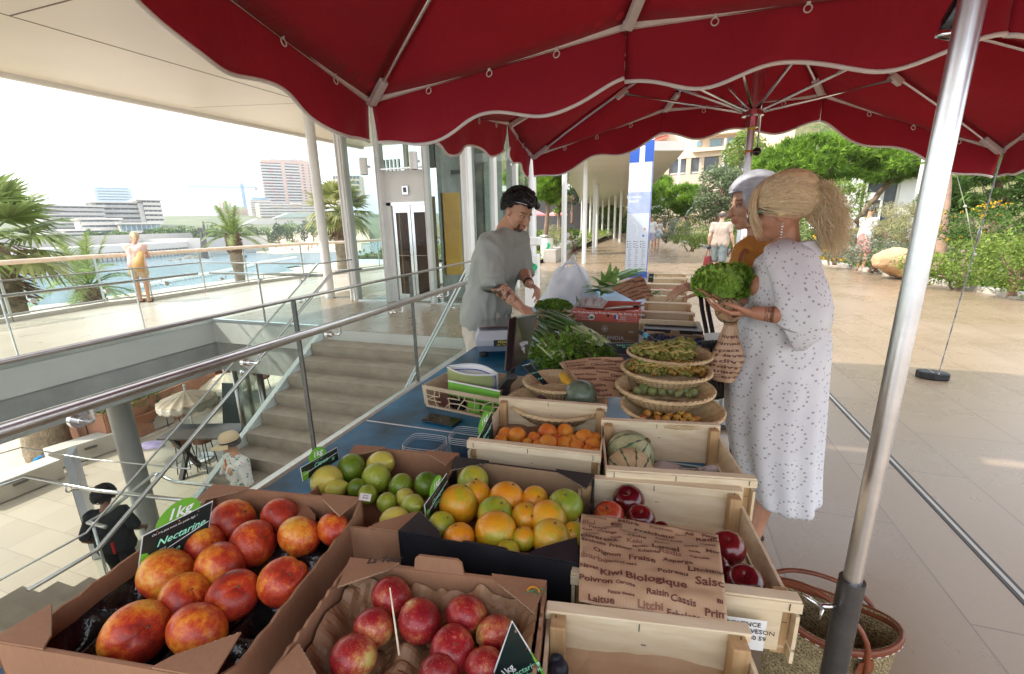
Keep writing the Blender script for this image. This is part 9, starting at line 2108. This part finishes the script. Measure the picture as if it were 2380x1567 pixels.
for s_ in(.02,-.06):
 mb=MB();q=Jk['pelvis']+V((.10,-.085,s_));mb.box(q,(.03,.02,.09),R(20));top('red_pocket_trim',mb,mat('red_trim_cloth',(.5,.02,.02),.7),('red trim on the hip of the man in black','lower red trim on the pocket of the man in black')[s_<0],'trim')if False else obj('pocket_trim',mb,mat('red_trim_cloth',(.5,.02,.02),.7),Tk)
fm=PD(540,1030,6.3);fb=V((fm.x,fm.y,fm.z-1.632*.94))
m,nt,p=ng('leafy_blouse_cloth');nn=noise_n(nt,coord(nt,'Object'),20,3,.6);nt.links.new(ramp(nt,[(.36,(.05,.20,.12)),(.42,(.70,.66,.60)),(.62,(.72,.68,.62)),(.70,(.5,.12,.08))],nn),p.inputs['Base Color']);p.inputs['Roughness'].default_value=.85
Th,Hh,Jh,Lh=stand('woman in peaked straw hat and leaf patterned blouse coming up the stairs',0,0,1.645,R(200),M_SKIN_V,m,mat('white_linen_trousers',(.6,.58,.54),.85),None,M_HAIRR,.1,feet=fb,sleeve=1.0,top_len=.1,shoe=M_SB,voxel=.011,fold=.012,fem=True,face=V((-.85,-.5,-.12)),arms={'ER':(.30,.08,1.12),'WR':(.30,.26,1.02),'EL':(-.26,-.02,1.12),'WL':(-.25,.1,.9)})
mb=MB();mb.bb(fb.x-.55,SX0-.16,fb.y-.5,fb.y+.45,LZ,fb.z);struct('stair_platform',mb,M_STEP2)
t=thing('sun_hat','beige peaked sun hat with black band of the woman on the stairs','hat',Hh.p(0,0,.08));M_HATB=mat('beige_felt',(.60,.45,.27),.85,var=.06)
mb=MB();mb.lathe([(a*Hh.k,b*Hh.k)for a,b in((.104,-.01),(.106,.03),(.10,.07),(.075,.105),(.03,.122),(0,.124))],Hh.p(0,-.012,.045),28,Hh.M(),1.,1.12);obj('crown',mb,M_HATB,t,smooth=True)
mb=MB();mb.shell(lambda u,v:Hh.p((.104+.02*v)*math.sin(-1.7+3.4*u)*(1+.12*v),-.012+(.116+.115*v*max(0,math.cos(-1.7+3.4*u))**.7)*math.cos(-1.7+3.4*u),.036-.045*v),30,8,.004);obj('peak',mb,M_HATB,t,smooth=True)
mb=MB();mb.lathe([(a*Hh.k,b*Hh.k)for a,b in((.107,-.008),(.1075,.014))],Hh.p(0,-.012,.045),28,Hh.M(),1.,1.12);obj('band',mb,M_BLACK,t,smooth=True)
t=thing('sunglasses','large dark sunglasses of the woman on the stairs','sunglasses',Hh.p(0,.1,0))
for q in(-1,1):mb=MB();Hh.ball(mb,q*.036,.094,.004,.032,.008,.026,16,10);obj('lens',mb,M_BLACKG,t,smooth=True)
mb=MB();r=random.Random(3)
for i in range(26):
 u=i/25*2-1;q=Jh['neck']+Hh.y*(.09+.03*(1-abs(u)))+Hh.x*(u*.075)+V((0,0,-.20*(1-abs(u))**1.0-.01));mb.ball(q,.010,8,6)
top('bead_necklace',mb,mat('coral_beads',(.60,.16,.05),.35),'long coral bead necklace of the woman on the stairs','necklace',smooth=True)
q=Jh['WR']+V((0,0,-.08));mb=MB();mb.grid(lambda u,v:q+V((.10*math.cos(6.283*u)*v**.5*(1+.15*math.sin(u*19)),.06*math.sin(6.283*u)*v**.5,.04-.28*v)),30,10);top('plastic_bag',mb,M_CLEAR,'clear thin plastic bag in the hand of the woman on the stairs','bag',smooth=True)
sq=PZ(1316,583);stand_p=None
sb=V((sq.x,sq.y,0));f=V((.8,-.5,0)).normalized();x=V((f.y,-f.x,0))
def LS(a,b,c):return sb+x*a+f*b+V((0,0,c))
J=dict(neck=LS(0,-.02,.98),pelvis=LS(0,-.05,.50),SL=LS(-.17,-.02,.93),SR=LS(.17,-.02,.93),HL=LS(-.09,0,.48),HR=LS(.09,0,.48),KL=LS(-.10,.42,.46),KR=LS(.10,.42,.46),AL=LS(-.08,.52,.09),AR=LS(.10,.45,.09),EL=LS(-.2,.1,.7),WL=LS(-.1,.3,.6),ER=LS(.2,.1,.7),WR=LS(.1,.3,.6))
Ts,Hs,Js=figure('person in white with red shoes seated on the planter wall by the poles',LS(0,.02,1.14),f,J,M_SKIN_D,MAT['white_shirt'],MAT['white_shirt'],shorts=.8,voxel=.02,shoe=mat('red_shoe',(.6,.03,.02),.5),eyes=False)
hair_short(Ts,Hs,M_HAIRR,0,3)
def zl(px,py,z=LZ):return PZ(px,py,z)
bw=[((-40,1205),(212,1072)),((218,1040),(405,985))]
for i,((ax,ay),(bx,by))in enumerate((((-60,1200),(145,1115)),((122,1098),(292,1042)),((290,1028),(402,985)))):
 a,b=zl(ax,ay),zl(bx,by);d=(b-a).normalized();mb=MB();mb.beam(a+V((-.28,.1,.24)),b+V((-.28,.1,.24)),.5,.46);o=top('concrete_bench',mb,M_CONCP,('long concrete bench block nearest at the lower left','middle concrete bench block left of the round column','farthest concrete bench block right of the round column')[i],'bench','concrete bench blocks',bevel=.02)
 MW[o.name]=Matrix.Translation(o.location);mb=MB();m_=a.lerp(b,.55)+V((-.02,.0,.3));mb.beam(m_-d*.12,m_+d*.12,.03,.05);obj('slot_light',mb,M_DARKST,o)
a,b=zl(85,1008),zl(262,1046);c_=zl(400,930);d=(b-a)
t=thing('rusty_planter','large rust coloured planter box with tufts of grass on the beach edge','planter',a)
mb=MB();mb.beam(a+V((0,0,.5)),b+V((0,0,.5)),.05,1.0);e=V((-.15,1,0)).normalized()*3.5;mb.beam(b+V((0,0,.5)),b+e+V((0,0,.5)),.05,1.0);mb.beam(a+V((0,0,.5)),a+e+V((0,0,.5)),.05,1.0);obj('panels',mb,M_CORTEN,t)
for s in(.25,.5,.75):mb=MB();q=a.lerp(b,s);mb.beam(q+V((.03,-.03,0)),q+V((.03,-.03,1)),.01,.03);obj('panel_seam',mb,M_DARKST,t)
mb=MB();mb.add([a+V((0,0,.9)),b+V((0,0,.9)),b+e+V((0,0,.9)),a+e+V((0,0,.9))],[(0,1,2,3)]);obj('soil',mb,M_SOIL,t)
mb=MB();r=random.Random(2)
for i in range(1500):
 q=a.lerp(b,r.random())+e*r.random()+V((0,0,.9));d_=V((r.uniform(-.6,.6),r.uniform(-.9,.3),r.uniform(.5,1))).normalized();L_=r.uniform(.4,.95);s_=d_.cross(V((0,0,1))).normalized()*.014;k_=len(mb.v)
 m1=q+d_*L_*.6;e1=q+d_*L_+V((0,0,-.35*L_));mb.v+=[q-s_,q+s_,m1+s_,m1-s_,e1];mb.f+=[(k_,k_+1,k_+2,k_+3),(k_+3,k_+2,k_+4)];mb.mi+=[0,0]
g=top('planter_grass',mb,M_PALM2,'long arching grass blades spilling over the rusty planter','grass');g['kind']='stuff'
q=zl(322,1000);t=thing('terracotta_pot','big terracotta bowl pot with a shrub behind the round column','pot',q)
mb=MB();mb.lathe([(0,0),(.35,0),(.62,.55),(.66,.62),(.6,.62),(.5,.5),(0,.48)],q,28);obj('bowl',mb,M_TERRA,t,smooth=True,angle=50)
mb=MB();leaves(mb,q+V((0,0,1.0)),(.7,.7,.55),500,.14,r);obj('foliage',mb,M_BUSH,t)
a=PD(200,1180,11.3);wd_=wray(186,1034);a.z=CH+wd_.z/math.hypot(wd_.x,wd_.y)*math.hypot(a.x,a.y);q=V((a.x,a.y,LZ))
t=thing('sign_totem','tall white and blue totem sign with a U on the lower plaza','sign',q)
xd=V((.80,-.60,0)).normalized();zt2=a.z;mb=MB();mb.slab([q,q+xd*.42,q+xd*.42+V((0,0,zt2-LZ)),q+V((0,0,zt2-LZ))],(.6,.8,0),.1);obj('panel',mb,M_SIGNW,t)
nn_=V((-.6,-.8,0))
for(z0,z1_,m_)in((zt2-.75,zt2-.30,M_SIGNB),(zt2-2.35,zt2-2.15,M_SIGNB),(zt2-2.75,zt2-2.55,M_SIGNB)):
 mb=MB();mb.slab([V((q.x,q.y,z0))+nn_*.004,V((q.x,q.y,z0))+xd*.30+nn_*.004,V((q.x,q.y,z1_))+xd*.30+nn_*.004,V((q.x,q.y,z1_))+nn_*.004],nn_,.003);obj('blue_band',mb,m_,t)
mb=MB();add_text(mb,'U',V((q.x,q.y,zt2-.52))+xd*.15+nn_*.010,xd,(0,0,1),.42,bold=.02);obj('lettering',mb,M_WHITEP,t)
mb=MB();mb.slab([q+xd*.30+nn_*.004,q+xd*.42+nn_*.004,q+xd*.42+V((0,0,zt2-LZ-.45))+nn_*.004,q+xd*.30+V((0,0,zt2-LZ-.45))+nn_*.004],nn_,.003);obj('dark_strip',mb,M_DARKST,t)
c=zl(102,1062)
for i,(dx,dy,m_,l_)in enumerate(((-.22,.05,mat('black_cloth_heap',(.02,.02,.022),.8),'black garment heaped at the foot of the palm'),(.12,-.02,mat('bright_blue_cloth',(.02,.22,.45),.7),'bright blue towel between the dark garments'),(.42,.0,mat('dark_grey_cloth',(.05,.05,.055),.7),'dark grey bag on the gravel right of the blue towel'))):
 mb=MB();mb.ball((0,0,0),(.30,.24,.15),20,12);mb.v=[c+V((dx,dy,.08))+v*(1+.5*noise.noise(v*7+V((i*3,0,0))))for v in mb.v];top('clothes_heap',mb,m_,l_,'clothes',smooth=True)
mb=MB();q=zl(355,1035,LZ+.47);mb.ball((0,0,0),(.35,.2,.04),16,8);mb.v=[q+v*(1+.4*noise.noise(v*6))for v in mb.v];top('folded_towel',mb,mat('lilac_towel',(.35,.28,.42),.8),'lilac towel lying on the concrete bench behind the column','towel',smooth=True)
def cafe_parasol(label,px,py_top,dist,rpx,base_px=None):
 c=PD(px,py_top,dist);R_=psize(c,rpx);z0=c.z;t=thing('cream_parasol',label,'parasol',(c.x,c.y,LZ));n=16
 mb=MB();nr=8
 def f(u,v):a=2*math.pi*u;s=1-.045*abs(math.sin(a*n/2))*v;return V((c.x+R_*v*s*math.cos(a),c.y+R_*v*s*math.sin(a),z0-.36*R_*v**1.15-.03*abs(math.sin(a*n/2))*v))
 mb.shell(f,96,10,.003);obj('canopy',mb,mat('cream_canvas',(.72,.60,.44),.85,trans=.25),t,smooth=True)
 mb=MB();mb.shell(lambda u,v:V(f(u,1))+V((0,0,-(.14+.03*abs(math.sin(u*2*math.pi*n/2)))*v)),96,3,.003);obj('valance',mb,mat('cream_fringe',(.78,.72,.6),.85,trans=.2),t,smooth=True)
 mb=MB();
 for i in range(n):a=2*math.pi*i/n;mb.tube([V((c.x,c.y,z0-.02)),V(f(i/n,1))+V((0,0,-.01))],.006,5)
 obj('ribs',mb,M_WHITE,t);mb=MB();mb.tube([V((c.x,c.y,LZ)),V((c.x,c.y,z0+.12))],.022,8);mb.ball((c.x,c.y,z0+.13),.035,8,6);obj('pole',mb,M_WHITE,t,smooth=True)
 mb=MB();mb.lathe([(0,0),(.3,0),(.3,.05),(.05,.08),(.05,.3)],(c.x,c.y,LZ),20);obj('base',mb,M_WHITE,t,smooth=True,angle=30);return t
cafe_parasol('cream fringed parasol in front, above the dark wooden table',430,908,13.2,60)
cafe_parasol('second cream parasol farther back behind the steel posts',520,868,17.5,60)
q=zl(448,1085);M_DWOOD=mat('dark_stained_wood',(.06,.045,.04),.5,var=.3,scale=6)
t=thing('high_table','high dark wooden table with crossed legs on the lower terrace','table',q);tx_=V((.95,.3,0)).normalized();ty_=V((-.3,.95,0)).normalized();c=PZ(478,1003,LZ+1.05)
mb=MB();mb.box(c,(1.7,.75,.05),math.atan2(.3,.95));obj('tabletop',mb,M_DWOOD,t,bevel=.01)
for s in(-.55,.55):
 for g in(-1,1):mb=MB();mb.beam(c+tx_*s+ty_*.3*g+V((0,0,-.03)),V((c.x,c.y,LZ))+tx_*s-ty_*.3*g,.09,.09);obj('leg',mb,M_DWOOD,t)
M_SEAT=mat('brown_leather_seat',(.22,.085,.045),.5)
def stool(label,px,py,group='bar stools'):
 q=zl(px,py);t=thing('bar_stool',label,'stool',q,0,group);z=LZ+.75
 mb=MB();mb.shell(lambda u,v:V((q.x+.2*math.cos(-2.2+4.4*u),q.y+.2*math.sin(-2.2+4.4*u),z+.22*v)),16,4,.02);mb.lathe([(0,z),(.2,z),(.2,z+.05),(0,z+.06)],(q.x,q.y,0),20);obj('seat',mb,M_SEAT,t,smooth=True,angle=50)
 for k_ in range(4):a=.8+k_*1.57;mb=MB();mb.tube([V((q.x+.14*math.cos(a),q.y+.14*math.sin(a),z)),V((q.x+.22*math.cos(a),q.y+.22*math.sin(a),LZ))],.012,6);obj('leg',mb,M_BLACK,t)
 mb=MB();mb.tube([V((q.x+.2*math.cos(a),q.y+.2*math.sin(a),LZ+.25))for a in[i*.5236 for i in range(13)]],.008,5,cap=False);obj('foot_ring',mb,M_BLACK,t)
stool('brown bar stool at the left of the dark high table',440,1098);stool('brown bar stool right under the dark high table',486,1092)
mb=MB();a=zl(330,990);mb.bb(-30,-14.2,10.6,26,LZ+.001,LZ+.004);struct('dark_terrace',mb,mat('dark_decking',(.13,.12,.11),.6,var=.2))
r=random.Random(8)
for i,(px,py)in enumerate(((470,905),(520,900),(395,985),(560,925),(610,905))):
 q=zl(px,py);t=thing('rattan_chair',('dark chair left under the parasols','dark chair behind the front parasol','round rattan armchair beside the terracotta pot','dark chair near the restaurant glass','chair behind the steel posts')[i],'chair',q,0,'terrace chairs');m_=M_STRAW if i==2 else M_SEAT
 mb=MB();mb.lathe([(0,LZ+.42),(.28,LZ+.42),(.3,LZ+.48),(0,LZ+.5)],(q.x,q.y,0),16);obj('seat',mb,m_,t,smooth=True)
 mb=MB();mb.shell(lambda u,v:V((q.x+.3*math.cos(.3+3*u),q.y+.3*math.sin(.3+3*u),LZ+.45+.4*v*math.sin(.4+2.3*u))),14,4,.03);obj('backrest',mb,m_,t,smooth=True)
 for k_ in range(4):a=.8+k_*1.57;mb=MB();mb.tube([V((q.x+.2*math.cos(a),q.y+.2*math.sin(a),LZ+.42)),V((q.x+.25*math.cos(a),q.y+.25*math.sin(a),LZ))],.014,5);obj('leg',mb,M_BLACK,t)
q=zl(518,985);t=thing('chalkboard_stand','black chalkboard menu standing near the steel posts','board',q);mb=MB();mb.slab([q,q+V((.6,.1,0)),q+V((.6,.3,1.2)),q+V((0,.2,1.2))],(0,1,0),.03);obj('board',mb,M_SLATE,t)
GL=thing('restaurant_glazing','tall glass front with steel posts of the restaurant below the stairs','building',(-9,9,LZ))
pp=[(515,1000),(590,1080),(650,1100),(545,930),(570,905)]
P_=[zl(505,1012),zl(548,1110),zl(640,1160)]
base=[V((-10.8,8.6,LZ)),V((-9.3,7.2,LZ)),V((-7.9,5.9,LZ)),V((-6.2,5.9,LZ))]
base=[V((-12.4,10.6,LZ)),V((-10.6,8.7,LZ)),V((-8.9,7.0,LZ)),V((-7.0,6.0,LZ)),V((-5.2,6.0,LZ))]
for i,q in enumerate(base):
 mb=MB();mb.tube([q,q+V((0,0,3.0))],.06,12);obj('post',mb,M_STEEL,GL,smooth=True)
 if i:a=base[i-1];mb=MB();n_=V((-(q-a).y,(q-a).x,0)).normalized();mb.slab([a+V((0,0,.05)),q+V((0,0,.05)),q+V((0,0,3.0)),a+V((0,0,3.0))],n_,.02);obj('glass_pane',mb,M_GLASSB,GL)
mb=MB();mb.beam(V((-20,17,LZ+2.9)),V((-8,6.6,LZ+2.9)),.1,.1);obj('head_rail',mb,M_STEEL,GL)
m=bpy.data.materials.new('haze_air');m.use_nodes=True;nt=m.node_tree;nt.nodes.clear();ou=nt.nodes.new('ShaderNodeOutputMaterial');pv_=nt.nodes.new('ShaderNodeVolumePrincipled')
pv_.inputs['Color'].default_value=(.86,.92,1.,1);pv_.inputs['Density'].default_value=.00045;pv_.inputs['Anisotropy'].default_value=.3;nt.links.new(pv_.outputs[0],ou.inputs['Volume'])
mb=MB();mb.bb(-3100,1400,-2600,2700,-9,130);hz_=obj('haze',mb,m);hz_['kind']='stuff'
